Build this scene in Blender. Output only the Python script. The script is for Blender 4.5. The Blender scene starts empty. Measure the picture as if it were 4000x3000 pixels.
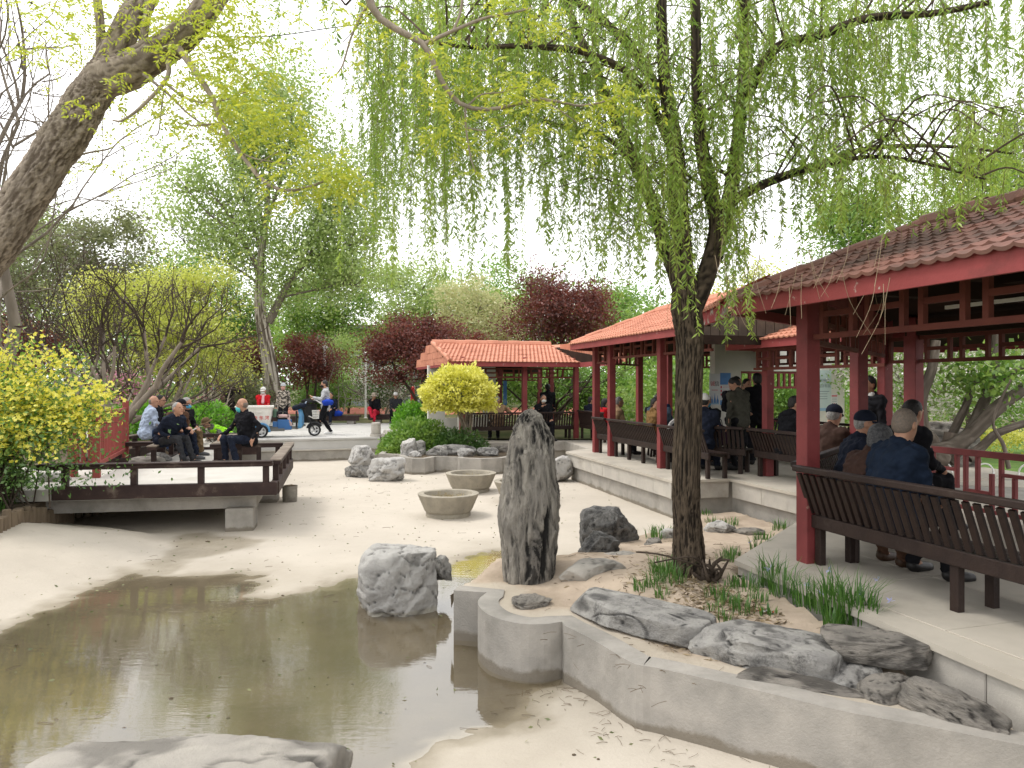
import bpy, math, random
import numpy as np
from mathutils import Vector, Matrix

# ------------------------------------------------------------------ camera, sky, sun, exposure
scene = bpy.context.scene
EYE = 1.55                       # eye height over the pavilion floor (z = 0)
FPX = 2889.0                     # focal length in pixels of the 4000 x 3000 photograph
cam = bpy.data.objects.new('camera', bpy.data.cameras.new('camera'))
scene.collection.objects.link(cam)
cam.data.lens = 26.0
cam.data.sensor_width = 36.0
cam.data.clip_start = 0.05
cam.data.clip_end = 2000.0
cam.location = (0, 0, EYE)
cam.rotation_euler = (math.radians(90), 0, 0)
scene.camera = cam

SUN_EL, SUN_AZ = 58.0, 285.0     # sun high to the left of the view (compass degrees, +Y = 0, clockwise)
world = bpy.data.worlds.new('World')
scene.world = world
world.use_nodes = True
wn, wl = world.node_tree.nodes, world.node_tree.links
wn.clear()
w_out = wn.new('ShaderNodeOutputWorld')
w_sky = wn.new('ShaderNodeTexSky')
w_sky.sky_type = 'NISHITA'
w_sky.sun_disc = False
w_sky.sun_elevation = math.radians(SUN_EL)
w_sky.sun_rotation = math.radians(SUN_AZ)
w_sky.air_density = 1.0
w_sky.dust_density = 3.0
w_hs = wn.new('ShaderNodeHueSaturation')
w_hs.inputs['Saturation'].default_value = 0.35
w_bg = wn.new('ShaderNodeBackground')
w_bg.inputs['Strength'].default_value = 0.10
# the thin bright cloud deck that whitens the whole sky
w_cl = wn.new('ShaderNodeBackground')
w_co = wn.new('ShaderNodeTexCoord')
w_no = wn.new('ShaderNodeTexNoise')
w_no.inputs['Scale'].default_value = 1.6
w_no.inputs['Detail'].default_value = 5.0
w_mr = wn.new('ShaderNodeMapRange')
w_mr.inputs['From Min'].default_value = 0.3
w_mr.inputs['From Max'].default_value = 0.7
w_mr.inputs['To Min'].default_value = 1.25
w_mr.inputs['To Max'].default_value = 1.6
w_cl.inputs['Color'].default_value = (1.0, 0.985, 0.965, 1)
w_add = wn.new('ShaderNodeAddShader')
wl.new(w_sky.outputs[0], w_hs.inputs['Color'])
wl.new(w_hs.outputs[0], w_bg.inputs['Color'])
wl.new(w_co.outputs['Generated'], w_no.inputs['Vector'])
wl.new(w_no.outputs['Fac'], w_mr.inputs['Value'])
wl.new(w_mr.outputs[0], w_cl.inputs['Strength'])
wl.new(w_bg.outputs[0], w_add.inputs[0])
wl.new(w_cl.outputs[0], w_add.inputs[1])
wl.new(w_add.outputs[0], w_out.inputs['Surface'])

sun = bpy.data.objects.new('sun', bpy.data.lights.new('sun', 'SUN'))
scene.collection.objects.link(sun)
sun.data.energy = 1.5
sun.data.angle = math.radians(14)
sun.data.color = (1.0, 0.95, 0.87)
_az, _el = math.radians(SUN_AZ), math.radians(SUN_EL)
_sd = Vector((math.sin(_az) * math.cos(_el), math.cos(_az) * math.cos(_el), math.sin(_el)))
sun.rotation_euler = (-_sd).to_track_quat('-Z', 'Y').to_euler()

scene.view_settings.view_transform = 'Standard'
scene.view_settings.look = 'None'
scene.view_settings.gamma = 1.0
scene.view_settings.use_curve_mapping = False
scene.view_settings.exposure = 0.13
scene.render.engine = 'CYCLES'
scene.cycles.max_bounces = 6
scene.cycles.transparent_max_bounces = 6
scene.cycles.use_denoising = True
scene.cycles.caustics_reflective = False
scene.cycles.caustics_refractive = False

# ------------------------------------------------------------------ small maths
U = np.array([-0.2917, 0.9565, 0.0])     # away from the camera along the pavilions
V = np.array([0.9565, 0.2917, 0.0])      # across the pavilions, to the right
EDIR = np.array([0.569, 0.822, 0.0])     # the slanting pavilion ends
ZUP = np.array([0.0, 0.0, 1.0])
def G(px, py, z):
    y = (EYE - z) * FPX / (py - 1500.0)
    return np.array([(px - 2000.0) / FPX * y, y, z])
def D(px, py, y):
    return np.array([(px - 2000.0) / FPX * y, y, EYE + (1500.0 - py) / FPX * y])
def A(*p): return np.array(p, float)
def unit(v):
    v = np.asarray(v, float)
    return v / max(1e-9, np.linalg.norm(v))
def yaw_of(d): return math.atan2(-d[0], d[1])
def hexc(h):
    h = h.lstrip('#')
    c = [int(h[i:i + 2], 16) / 255.0 for i in (0, 2, 4)]
    return tuple(x / 12.92 if x <= 0.04045 else ((x + 0.055) / 1.055) ** 2.4 for x in c)

_rng0 = np.random.RandomState(7)
_perm = np.concatenate([_rng0.permutation(256)] * 3)
_grad = _rng0.normal(size=(256, 3)); _grad /= np.linalg.norm(_grad, axis=1)[:, None]
def perlin(p):
    p = np.asarray(p, float)
    i = np.floor(p).astype(int); f = p - i
    i &= 255
    w = f * f * f * (f * (f * 6 - 15) + 10)
    out = 0.0
    for dx in (0, 1):
        wx = w[..., 0] if dx else 1 - w[..., 0]
        for dy in (0, 1):
            wy = w[..., 1] if dy else 1 - w[..., 1]
            for dz in (0, 1):
                wz = w[..., 2] if dz else 1 - w[..., 2]
                h = _perm[_perm[_perm[i[..., 0] + dx] + i[..., 1] + dy] + i[..., 2] + dz]
                g = _grad[h]
                d = g[..., 0] * (f[..., 0] - dx) + g[..., 1] * (f[..., 1] - dy) + g[..., 2] * (f[..., 2] - dz)
                out = out + wx * wy * wz * d
    return out * 1.6
def fbm(p, o=4, gain=0.5):
    s, a, q = 0.0, 1.0, np.asarray(p, float)
    for _ in range(o):
        s = s + a * perlin(q); q = q * 2.03 + 17.1; a *= gain
    return s
def ridged(p, o=4):
    s, a, q = 0.0, 0.5, np.asarray(p, float)
    for _ in range(o):
        s = s + a * (1 - np.abs(perlin(q)) * 1.6); q = q * 2.1 + 9.3; a *= 0.5
    return s
def sstep(x, a, b):
    t = np.clip((x - a) / (b - a), 0, 1)
    return t * t * (3 - 2 * t)
def poly_sd(pts, poly):
    """signed distance to a polygon in plan, negative inside"""
    poly = np.asarray(poly, float)[:, :2]; p = pts[:, :2]
    d = np.full(len(p), 1e18); ins = np.zeros(len(p), bool)
    n = len(poly)
    for k in range(n):
        a, b = poly[k], poly[(k + 1) % n]
        e = b - a; w = p - a
        t = np.clip((w @ e) / max(1e-12, e @ e), 0, 1)
        q = w - t[:, None] * e
        d = np.minimum(d, (q * q).sum(1))
        c = ((a[1] > p[:, 1]) != (b[1] > p[:, 1]))
        with np.errstate(divide='ignore', invalid='ignore'):
            xi = (b[0] - a[0]) * (p[:, 1] - a[1]) / (b[1] - a[1]) + a[0]
        ins ^= c & (p[:, 0] < xi)
    d = np.sqrt(d)
    return np.where(ins, -d, d)

# ------------------------------------------------------------------ mesh building
COL = scene.collection
def link(o, parent=None):
    COL.objects.link(o)
    if parent is not None: o.parent = parent
    return o
def tag(o, label=None, cat=None, group=None, kind=None):
    if label: o['label'] = label
    if cat: o['category'] = cat
    if group: o['group'] = group
    if kind: o['kind'] = kind
    return o
def thing(name, label, cat, loc=(0, 0, 0), yaw=0.0, group=None):
    o = link(bpy.data.objects.new(name, None))
    o.empty_display_size = 0.2
    o.location = tuple(loc); o.rotation_euler = (0, 0, yaw)
    return tag(o, label, cat, group)
def copy_tree(o, parent=None):
    c = o.copy(); COL.objects.link(c); c.parent = parent
    for ch in list(o.children): copy_tree(ch, c)
    return c

def mesh_np(name, verts, faces, mats, midx=None, smooth=False, attrs=None):
    """faces: an (n,k) array, or a list of such arrays"""
    me = bpy.data.meshes.new(name)
    verts = np.asarray(verts, np.float32).reshape(-1, 3)
    fl = faces if isinstance(faces, list) and np.ndim(faces[0]) == 2 else [faces]
    fl = [np.asarray(f, np.int32) for f in fl if len(f)]
    loops = np.concatenate([f.ravel() for f in fl])
    sizes = np.concatenate([np.full(len(f), f.shape[1], np.int32) for f in fl])
    starts = np.concatenate([[0], np.cumsum(sizes)[:-1]]).astype(np.int32)
    me.vertices.add(len(verts)); me.vertices.foreach_set('co', verts.ravel())
    me.loops.add(len(loops)); me.loops.foreach_set('vertex_index', loops)
    me.polygons.add(len(sizes)); me.polygons.foreach_set('loop_start', starts)
    me.polygons.foreach_set('loop_total', sizes)
    if midx is not None: me.polygons.foreach_set('material_index', np.asarray(midx, np.int32))
    me.polygons.foreach_set('use_smooth', np.full(len(sizes), bool(smooth)))
    for m in (mats if isinstance(mats, (list, tuple)) else [mats]): me.materials.append(m)
    for k, a in (attrs or {}).items():
        at = me.attributes.new(k, 'FLOAT', 'POINT'); at.data.foreach_set('value', np.asarray(a, np.float32))
    me.update(calc_edges=True)
    return me
def obj_np(name, verts, faces, mats, parent=None, **kw):
    return link(bpy.data.objects.new(name, mesh_np(name, verts, faces, mats, **kw)), parent)

BOXF = np.array([[0, 3, 2, 1], [4, 5, 6, 7], [0, 1, 5, 4], [1, 2, 6, 5], [2, 3, 7, 6], [3, 0, 4, 7]])
class MB:
    """collects shapes and links them as ONE mesh object"""
    def __init__(s): s.v, s.f3, s.f4, s.m3, s.m4, s.n = [], [], [], [], [], 0
    def add(s, v, f, m=0):
        v = np.asarray(v, float).reshape(-1, 3); f = np.asarray(f, int)
        if f.shape[1] == 3: s.f3.append(f + s.n); s.m3.append(np.full(len(f), m))
        else: s.f4.append(f + s.n); s.m4.append(np.full(len(f), m))
        s.v.append(v); s.n += len(v); return s
    def box(s, c, size, ax=None, m=0, bev=0.0):
        c = np.asarray(c, float); h = np.asarray(size, float) / 2
        R = np.eye(3) if ax is None else np.asarray(ax, float)   # rows are the axes
        if bev <= 0:
            q = np.array([[-1, -1, -1], [1, -1, -1], [1, 1, -1], [-1, 1, -1], [-1, -1, 1], [1, -1, 1], [1, 1, 1], [-1, 1, 1]]) * h
            return s.add(c + q @ R, BOXF, m)
        b = min(bev, h.min() * 0.9)
        q, f4, f3 = [], [], []
        sg = [(-1, -1, -1), (1, -1, -1), (1, 1, -1), (-1, 1, -1), (-1, -1, 1), (1, -1, 1), (1, 1, 1), (-1, 1, 1)]
        for k in range(3):
            for g in sg:
                g = np.array(g, float); p = g * h; off = g * b; off[k] = 0; q.append(p - off)
        q = np.array(q)
        for k in range(3):
            for face in BOXF:
                if np.ptp([sg[i][k] for i in face]) == 0: f4.append([i + 8 * k for i in face])
        for i in range(8):
            for j in range(i + 1, 8):
                df = [k for k in range(3) if sg[i][k] != sg[j][k]]
                if len(df) == 1:
                    a, b2 = [k for k in range(3) if k != df[0]]
                    f4.append([i + 8 * a, j + 8 * a, j + 8 * b2, i + 8 * b2])
            f3.append([i, i + 8, i + 16])
        q = c + q @ R; n0 = s.n
        s.add(q, f4, m)
        s.f3.append(np.array(f3) + n0); s.m3.append(np.full(8, m)); return s
    def bar(s, p0, p1, w, h, up=(0, 0, 1), m=0, bev=0.0):
        p0, p1 = np.asarray(p0, float), np.asarray(p1, float)
        L = np.linalg.norm(p1 - p0); x = (p1 - p0) / L
        y = unit(np.cross(np.asarray(up, float), x)); z = np.cross(x, y)
        return s.box((p0 + p1) / 2, (L, w, h), [x, y, z], m, bev)
    def tube(s, pts, rad, n=8, m=0, cap=True):
        pts = np.asarray(pts, float); N = len(pts)
        rad = np.broadcast_to(np.asarray(rad, float), (N,))
        v, f = tube_arrays(pts[None], rad[None], n)
        s.add(v, f, m)
        if cap:
            for e, r in ((0, 1), (N - 1, -1)):
                s.add(np.vstack([v[e * n:(e + 1) * n], pts[e]]), [[(k + 1) % n, k, n][::r] for k in range(n)], m)
        return s
    def lathe(s, prof, n=24, c=(0, 0, 0), m=0, wob=0.0):
        prof = np.asarray(prof, float); th = np.arange(n) * 2 * np.pi / n; k = len(prof)
        v = np.stack([prof[:, None, 0] * np.cos(th), prof[:, None, 0] * np.sin(th), np.repeat(prof[:, 1:2], n, 1)], -1)
        if wob: v = v * (1 + wob * fbm(v.reshape(-1, 3) * 4).reshape(k, n)[..., None])
        i = np.arange(k - 1)[:, None] * n; j = np.arange(n); j2 = (j + 1) % n
        f = np.stack([i + j, i + j2, i + n + j2, i + n + j], -1).reshape(-1, 4)
        return s.add(v.reshape(-1, 3) + np.asarray(c, float), f, m)
    def prism(s, poly, z0, z1, m=0, mtop=None):
        """an upright prism on a plan polygon (counter-clockwise); caps are n-gons turned to triangles"""
        from mathutils.geometry import tessellate_polygon
        poly = [tuple(p[:2]) for p in poly]; n = len(poly)
        z0 = np.broadcast_to(z0, (n,)); z1 = np.broadcast_to(z1, (n,))
        v = [(x, y, z0[i]) for i, (x, y) in enumerate(poly)] + [(x, y, z1[i]) for i, (x, y) in enumerate(poly)]
        tri = tessellate_polygon([[Vector((x, y, 0)) for x, y in poly]])
        n0 = s.n
        s.add(v, [[i, (i + 1) % n, n + (i + 1) % n, n + i] for i in range(n)], m)
        up = []
        for t in tri:
            a, b, c = (np.array(poly[i]) for i in t)
            cr = (b[0] - a[0]) * (c[1] - a[1]) - (b[1] - a[1]) * (c[0] - a[0])
            up.append(list(t) if cr > 0 else list(t)[::-1])
        up = np.array(up)
        s.f3.append(up + n + n0); s.m3.append(np.full(len(up), m if mtop is None else mtop))
        s.f3.append(up[:, ::-1] + n0); s.m3.append(np.full(len(up), m))
        return s
    def build(s, name, mats, parent=None, smooth=False, attrs=None):
        fl, ml = [], []
        if s.f3: fl.append(np.vstack(s.f3)); ml.append(np.concatenate(s.m3))
        if s.f4: fl.append(np.vstack(s.f4)); ml.append(np.concatenate(s.m4))
        return obj_np(name, np.vstack(s.v), fl, mats, parent, midx=np.concatenate(ml), smooth=smooth, attrs=attrs)

def tube_arrays(P, R, n=6):
    """many tubes at once: P (M,N,3), R (M,N) -> verts, quads"""
    P = np.asarray(P, float); M, N, _ = P.shape
    T = np.gradient(P, axis=1); T /= np.maximum(1e-9, np.linalg.norm(T, axis=2))[..., None]
    mt = T.mean(1)
    ref = np.where(np.abs(mt[:, 2:3]) > 0.8, np.array([[1.0, 0.03, 0]]), np.array([[0, 0.03, 1.0]]))
    X = np.cross(T, ref[:, None, :]); X /= np.maximum(1e-9, np.linalg.norm(X, axis=2))[..., None]
    Y = np.cross(T, X)
    th = np.arange(n) * 2 * np.pi / n
    v = P[:, :, None, :] + R[:, :, None, None] * (X[:, :, None, :] * np.cos(th)[:, None] + Y[:, :, None, :] * np.sin(th)[:, None])
    base = (np.arange(M)[:, None, None] * N + np.arange(N - 1)[None, :, None]) * n
    j = np.arange(n)[None, None, :]; j2 = (j + 1) % n
    f = np.stack([base + j, base + n + j, base + n + j2, base + j2], -1).reshape(-1, 4)
    return v.reshape(-1, 3), f

def spline(pts, n):
    """Catmull-Rom resample to n points (any width)"""
    p = np.asarray(pts, float); k = len(p)
    if k == 2: return p[0] + np.linspace(0, 1, n)[:, None] * (p[1] - p[0])
    q = np.vstack([2 * p[0] - p[1], p, 2 * p[-1] - p[-2]])
    t = np.linspace(0, k - 1 - 1e-9, n); i = t.astype(int); u = (t - i)[:, None]
    a, b, c, d = q[i], q[i + 1], q[i + 2], q[i + 3]
    return 0.5 * (2 * b + (c - a) * u + (2 * a - 5 * b + 4 * c - d) * u * u + (3 * b - a - 3 * c + d) * u ** 3)

def surface_nets(d, origin, res):
    ins = d < 0
    c = sum(ins[i:d.shape[0] - 1 + i, j:d.shape[1] - 1 + j, k:d.shape[2] - 1 + k].astype(np.int8) for i in (0, 1) for j in (0, 1) for k in (0, 1))
    mask = (c > 0) & (c < 8)
    cells = np.argwhere(mask); idx = np.full(mask.shape, -1, np.int64); idx[mask] = np.arange(len(cells))
    acc = np.zeros((len(cells), 3)); cnt = np.zeros(len(cells))
    cor = [(i, j, k) for i in (0, 1) for j in (0, 1) for k in (0, 1)]
    val = {o: d[cells[:, 0] + o[0], cells[:, 1] + o[1], cells[:, 2] + o[2]] for o in cor}
    for a in cor:
        for ax in range(3):
            if a[ax] == 0:
                b = tuple(1 if q == ax else a[q] for q in range(3))
                da, db = val[a], val[b]; cr = (da < 0) != (db < 0)
                t = np.where(cr, da / np.where(cr, da - db, 1), 0)
                pos = np.tile(np.array(a, float), (len(cells), 1)); pos[:, ax] += t
                acc += pos * cr[:, None]; cnt += cr
    verts = (cells + acc / cnt[:, None]) * res + origin
    faces = []
    for ax in range(3):
        o1, o2 = [q for q in range(3) if q != ax]
        sl0 = [slice(1, -1)] * 3; sl1 = [slice(1, -1)] * 3
        sl0[ax] = slice(0, -1); sl1[ax] = slice(1, None)
        a, b = ins[tuple(sl0)], ins[tuple(sl1)]
        e = np.argwhere(a != b)
        flip = a[tuple(e.T)]
        base = e.copy(); base[:, o1] += 1; base[:, o2] += 1
        def at(s1, s2):
            q = base.copy(); q[:, o1] -= s1; q[:, o2] -= s2
            return idx[q[:, 0], q[:, 1], q[:, 2]]
        f = np.stack([at(1, 1), at(0, 1), at(0, 0), at(1, 0)], 1)
        if ax == 1: f = f[:, ::-1]
        f = np.where(flip[:, None], f, f[:, ::-1])
        faces.append(f[(f >= 0).all(1)])
    return verts, np.vstack(faces)
def sdf_mesh(prims, res, cuts=(), noise=None):
    """prims: ('c',a,b,ra,rb,k) tapered capsules and ('e',c,r,R,k) ellipsoids, blended smoothly; cuts: (point, normal) planes"""
    lo, hi = [], []
    for q in prims:
        if q[0] == 'c':
            r = max(q[3], q[4]); lo.append(np.minimum(q[1], q[2]) - r); hi.append(np.maximum(q[1], q[2]) + r)
        else:
            r = max(q[2]); lo.append(np.asarray(q[1]) - r); hi.append(np.asarray(q[1]) + r)
    pad = 3 * res
    L0 = np.min(lo, 0) - pad; sh = np.ceil((np.max(hi, 0) + pad - L0) / res).astype(int) + 1
    d = np.full(sh, 1.0)
    for q, l, h in zip(prims, lo, hi):
        k = q[-1]; p = k + 3 * res
        i0 = np.maximum(0, np.floor((l - p - L0) / res).astype(int)); i1 = np.minimum(sh, np.ceil((h + p - L0) / res).astype(int) + 1)
        g = np.stack(np.meshgrid(*[L0[a] + res * np.arange(i0[a], i1[a]) for a in range(3)], indexing='ij'), -1)
        if q[0] == 'c':
            a, b = np.asarray(q[1], float), np.asarray(q[2], float); ab = b - a
            t = np.clip(((g - a) @ ab) / max(1e-12, ab @ ab), 0, 1)
            e = np.linalg.norm(g - a - t[..., None] * ab, axis=-1) - (q[3] + (q[4] - q[3]) * t)
        else:
            w = g - np.asarray(q[1], float)
            if q[3] is not None: w = w @ np.asarray(q[3], float).T
            r = np.asarray(q[2], float)
            k0 = np.linalg.norm(w / r, axis=-1); k1 = np.linalg.norm(w / (r * r), axis=-1)
            e = k0 * (k0 - 1) / np.maximum(1e-9, k1)
        s = tuple(slice(i0[a], i1[a]) for a in range(3)); o = d[s]
        hh = np.maximum(k - np.abs(o - e), 0) / max(k, 1e-9)
        d[s] = np.minimum(o, e) - hh * hh * k / 4
    if noise or cuts:
        g = np.stack(np.meshgrid(*[L0[a] + res * np.arange(sh[a]) for a in range(3)], indexing='ij'), -1)
        if noise:
            near = np.abs(d) < noise[1] * 3 + 2 * res
            d[near] += noise[1] * fbm(g[near] * noise[0] + noise[2], 2)
        for pt, nr in cuts: d = np.maximum(d, (g - np.asarray(pt, float)) @ np.asarray(nr, float))
    return surface_nets(d, L0, res)

# ------------------------------------------------------------------ materials (all procedural)
def _nt(name):
    m = bpy.data.materials.new(name); m.use_nodes = True
    nt = m.node_tree; nt.nodes.clear()
    out = nt.nodes.new('ShaderNodeOutputMaterial')
    return m, nt.nodes, nt.links, out
def _noise(n, l, vec, scale, detail=6, rough=0.6):
    x = n.new('ShaderNodeTexNoise'); x.inputs['Scale'].default_value = scale
    x.inputs['Detail'].default_value = detail; x.inputs['Roughness'].default_value = rough
    l.new(vec, x.inputs['Vector']); return x.outputs['Fac']
def _ramp(n, l, fac, a, b, c0=0.0, c1=1.0):
    r = n.new('ShaderNodeMapRange'); r.inputs['From Min'].default_value = a; r.inputs['From Max'].default_value = b
    r.inputs['To Min'].default_value = c0; r.inputs['To Max'].default_value = c1
    l.new(fac, r.inputs['Value']); return r.outputs[0]
def _mix(n, l, fac, a, b, mode='MIX'):
    x = n.new('ShaderNodeMix'); x.data_type = 'RGBA'; x.blend_type = mode
    if hasattr(fac, 'links') or hasattr(fac, 'is_linked'): l.new(fac, x.inputs[0])
    else: x.inputs[0].default_value = fac
    for s, q in ((x.inputs[6], a), (x.inputs[7], b)):
        if isinstance(q, tuple): s.default_value = (*q[:3], 1)
        else: l.new(q, s)
    return x.outputs[2]
def pmat(name, c1, c2=None, scale=4.0, lo=0.35, hi=0.65, rough=0.8, spec=0.3, bump=0.0, bscale=30.0, stretch=(1, 1, 1), stain=None, sscale=1.2,
         slo=0.5, shi=0.75, metal=0.0, world=False, speck=None, coat=0.0, tide=None):
    m, n, l, out = _nt(name)
    b = n.new('ShaderNodeBsdfPrincipled'); l.new(b.outputs[0], out.inputs[0])
    tc = n.new('ShaderNodeTexCoord'); vec = tc.outputs['Object']
    if world:
        ge = n.new('ShaderNodeNewGeometry'); vec = ge.outputs['Position']
    mp = n.new('ShaderNodeMapping'); mp.inputs['Scale'].default_value = stretch; l.new(vec, mp.inputs['Vector']); sv = mp.outputs[0]
    col = c1
    oi = n.new('ShaderNodeObjectInfo')
    if c2 is not None: col = _mix(n, l, _ramp(n, l, _noise(n, l, sv, scale), lo, hi), c1, c2)
    if stain is not None: col = _mix(n, l, _ramp(n, l, _noise(n, l, vec, sscale, 8, 0.65), slo, shi), col, stain)
    if speck is not None: col = _mix(n, l, _ramp(n, l, _noise(n, l, vec, speck[1], 3), speck[2], speck[2] + 0.08), col, speck[0])
    if tide is not None:                                     # a dried tide line and dirt splashed along the foot of pond walls
        ge2 = n.new('ShaderNodeNewGeometry'); sx = n.new('ShaderNodeSeparateXYZ'); l.new(ge2.outputs['Position'], sx.inputs[0])
        ad = n.new('ShaderNodeMath'); ad.operation = 'MULTIPLY_ADD'; ad.inputs[1].default_value = -.16; l.new(_noise(n, l, ge2.outputs['Position'], 3.2, 7, .7), ad.inputs[0]); l.new(sx.outputs['Z'], ad.inputs[2])
        col = _mix(n, l, _ramp(n, l, ad.outputs[0], tide[1] - .08, tide[1] - .05, .75, 0), col, tide[0])
    if isinstance(col, tuple): b.inputs['Base Color'].default_value = (*col, 1)
    else: l.new(col, b.inputs['Base Color'])
    b.inputs['Roughness'].default_value = rough
    b.inputs['Specular IOR Level'].default_value = spec
    b.inputs['Metallic'].default_value = metal
    if coat: b.inputs['Coat Weight'].default_value = coat
    if bump:
        bp = n.new('ShaderNodeBump'); bp.inputs['Strength'].default_value = min(1, bump); bp.inputs['Distance'].default_value = 0.02 * max(1, bump)
        l.new(_noise(n, l, sv, bscale, 8, 0.65), bp.inputs['Height']); l.new(bp.outputs[0], b.inputs['Normal'])
    return m
def leafmat(name, c1, c2, trans=0.45, gloss=0.06):
    m, n, l, out = _nt(name)
    at = n.new('ShaderNodeAttribute'); at.attribute_name = 'tint'
    col = _mix(n, l, at.outputs['Fac'], c1, c2)
    d = n.new('ShaderNodeBsdfDiffuse'); t = n.new('ShaderNodeBsdfTranslucent'); g = n.new('ShaderNodeBsdfGlossy')
    g.inputs['Roughness'].default_value = 0.45
    l.new(col, d.inputs[0]); l.new(col, t.inputs[0])
    m1 = n.new('ShaderNodeMixShader'); m1.inputs[0].default_value = trans; l.new(d.outputs[0], m1.inputs[1]); l.new(t.outputs[0], m1.inputs[2])
    m2 = n.new('ShaderNodeMixShader'); m2.inputs[0].default_value = gloss; l.new(m1.outputs[0], m2.inputs[1]); l.new(g.outputs[0], m2.inputs[2])
    l.new(m2.outputs[0], out.inputs[0]); return m
def barkmat(name, dark, light, pale=None, sc=6.0, bump=1.5, stretch=(1, 1, 0.25)):
    m = pmat(name, light, tuple(x * .6 for x in light), scale=sc, rough=0.92, spec=0.15, bump=bump, bscale=sc * 3, stretch=stretch, stain=pale, sscale=1.5, slo=0.55, shi=0.7)
    n, l = m.node_tree.nodes, m.node_tree.links
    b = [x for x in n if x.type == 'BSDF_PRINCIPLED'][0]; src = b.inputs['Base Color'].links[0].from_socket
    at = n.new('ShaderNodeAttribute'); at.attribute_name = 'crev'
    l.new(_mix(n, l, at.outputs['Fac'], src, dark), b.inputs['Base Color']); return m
# ================================================================== materials
H = hexc
M = {}
M['concrete'] = pmat('concrete', (.37, .345, .31), (.28, .265, .24), scale=3.5, rough=.9, spec=.2, bump=.35, bscale=60, stain=(.17, .16, .14), sscale=1.6, slo=.5, shi=.8, world=True, tide=((.16, .135, .10), -.60))
M['stone_face'] = pmat('stone_face', (.46, .43, .38), (.38, .355, .32), scale=3, rough=.85, spec=.25, bump=.3, bscale=70, stain=(.25, .225, .195), sscale=2.2, slo=.54, shi=.8, world=True)
M['floor'] = pmat('floor_stone', (.47, .43, .365), (.39, .355, .30), scale=1.2, rough=.8, spec=.25, bump=.15, bscale=90, stain=(.29, .265, .23), sscale=.9, slo=.5, shi=.8, world=True)
M['plaza'] = pmat('plaza_stone', (.50, .49, .47), (.44, .43, .41), scale=2, rough=.8, spec=.25, bump=.2, bscale=60, world=True)
M['redpaint'] = pmat('red_paint', (.215, .042, .043), (.165, .031, .032), scale=3, rough=.6, spec=.35, bump=.12, bscale=30, stain=(.09, .022, .02), sscale=4, slo=.55, shi=.8, speck=((.30, .17, .14), 16, .69))
M['fascia'] = pmat('fascia_paint', (.265, .052, .052), (.21, .042, .042), scale=2, rough=.6, spec=.3, bump=.15, bscale=30, stain=(.13, .035, .032), sscale=3, slo=.55, shi=.8, speck=((.40, .36, .31), 11, .66))
M['lattice'] = pmat('lattice_paint', (.13, .036, .024), (.10, .027, .02), scale=6, rough=.7, spec=.25, bump=.15)
M['darkwood'] = pmat('dark_bench_wood', (.017, .009, .0075), (.030, .017, .013), scale=5, rough=.6, spec=.3, bump=.35, bscale=22, stretch=(1, 1, 1), stain=(.075, .058, .046), sscale=7, slo=.6, shi=.9)
M['railwood'] = pmat('rail_wood', (.024, .012, .011), (.042, .023, .019), scale=5, rough=.6, spec=.3, bump=.3, bscale=22, stain=(.16, .125, .10), sscale=5, slo=.58, shi=.8)
M['worn'] = pmat('worn_rail_top', (.24, .205, .165), (.13, .10, .08), scale=4, rough=.75, spec=.25, bump=.3, stretch=(1, 1, 1))
M['soffit'] = pmat('soffit_wood', (.035, .022, .016), (.022, .014, .011), scale=4, rough=.9, spec=.1)
M['tile_old'] = pmat('tile_weathered', (.22, .105, .080), (.135, .075, .060), scale=3.0, rough=.75, spec=.25, bump=.25, bscale=40, stain=(.055, .043, .036), sscale=1.1, slo=.5, shi=.72, world=True)
M['tile_new'] = pmat('tile_orange', (.53, .235, .155), (.46, .195, .125), scale=2.0, rough=.7, spec=.25, bump=.15, bscale=30, stain=(.38, .15, .095), sscale=1.3, world=True)
M['white_wall'] = pmat('white_wall', (.62, .60, .55), (.54, .525, .48), scale=1.5, rough=.9, spec=.1, bump=.1, stain=(.42, .40, .36), sscale=1.6, slo=.58, shi=.85, world=True)
M['gable'] = pmat('gable_boards', (.11, .085, .065), (.07, .055, .045), scale=5, rough=.85, spec=.15, bump=.2)
M['red_fence'] = pmat('fence_paint', (.30, .072, .06), (.25, .06, .05), scale=3, rough=.65, spec=.25, bump=.1, stain=(.36, .15, .12), sscale=6, slo=.6, shi=.8)
M['deck'] = pmat('deck_stone', (.52, .50, .46), (.46, .44, .40), scale=1.6, rough=.85, spec=.2, bump=.2, bscale=60, stain=(.36, .34, .28), sscale=1.1, slo=.56, shi=.8, world=True)
M['soil'] = pmat('garden_soil', (.10, .078, .055), (.16, .125, .09), scale=5, rough=.95, spec=.1, bump=1.2, bscale=18, stain=(.055, .045, .032), sscale=3, world=True)
M['grassy'] = pmat('grassy_ground', (.055, .085, .025), (.16, .14, .075), scale=.6, rough=.95, spec=.1, bump=1.0, bscale=14, world=True)
M['sandsoil'] = pmat('sandy_soil', (.44, .345, .25), (.34, .265, .19), scale=4, rough=.95, spec=.1, bump=1.3, bscale=16, stain=(.20, .15, .105), sscale=1.6, slo=.55, shi=.8, world=True)
M['track'] = pmat('red_track', (.45, .17, .13), (.40, .15, .11), scale=2, rough=.9, spec=.1, world=True)
M['pot'] = pmat('pot_concrete', (.36, .325, .26), (.27, .245, .20), scale=5, rough=.9, spec=.2, bump=.7, bscale=28, speck=((.10, .09, .075), 28, .66))
M['log'] = pmat('log_wood', (.20, .155, .11), (.13, .10, .07), scale=8, rough=.9, spec=.1, bump=.5, stretch=(1, 1, .2))
M['metalgrey'] = pmat('grey_metal', (.16, .16, .15), rough=.5, metal=.6)
M['black'] = pmat('black_plastic', (.018, .018, .020), rough=.5)
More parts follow.
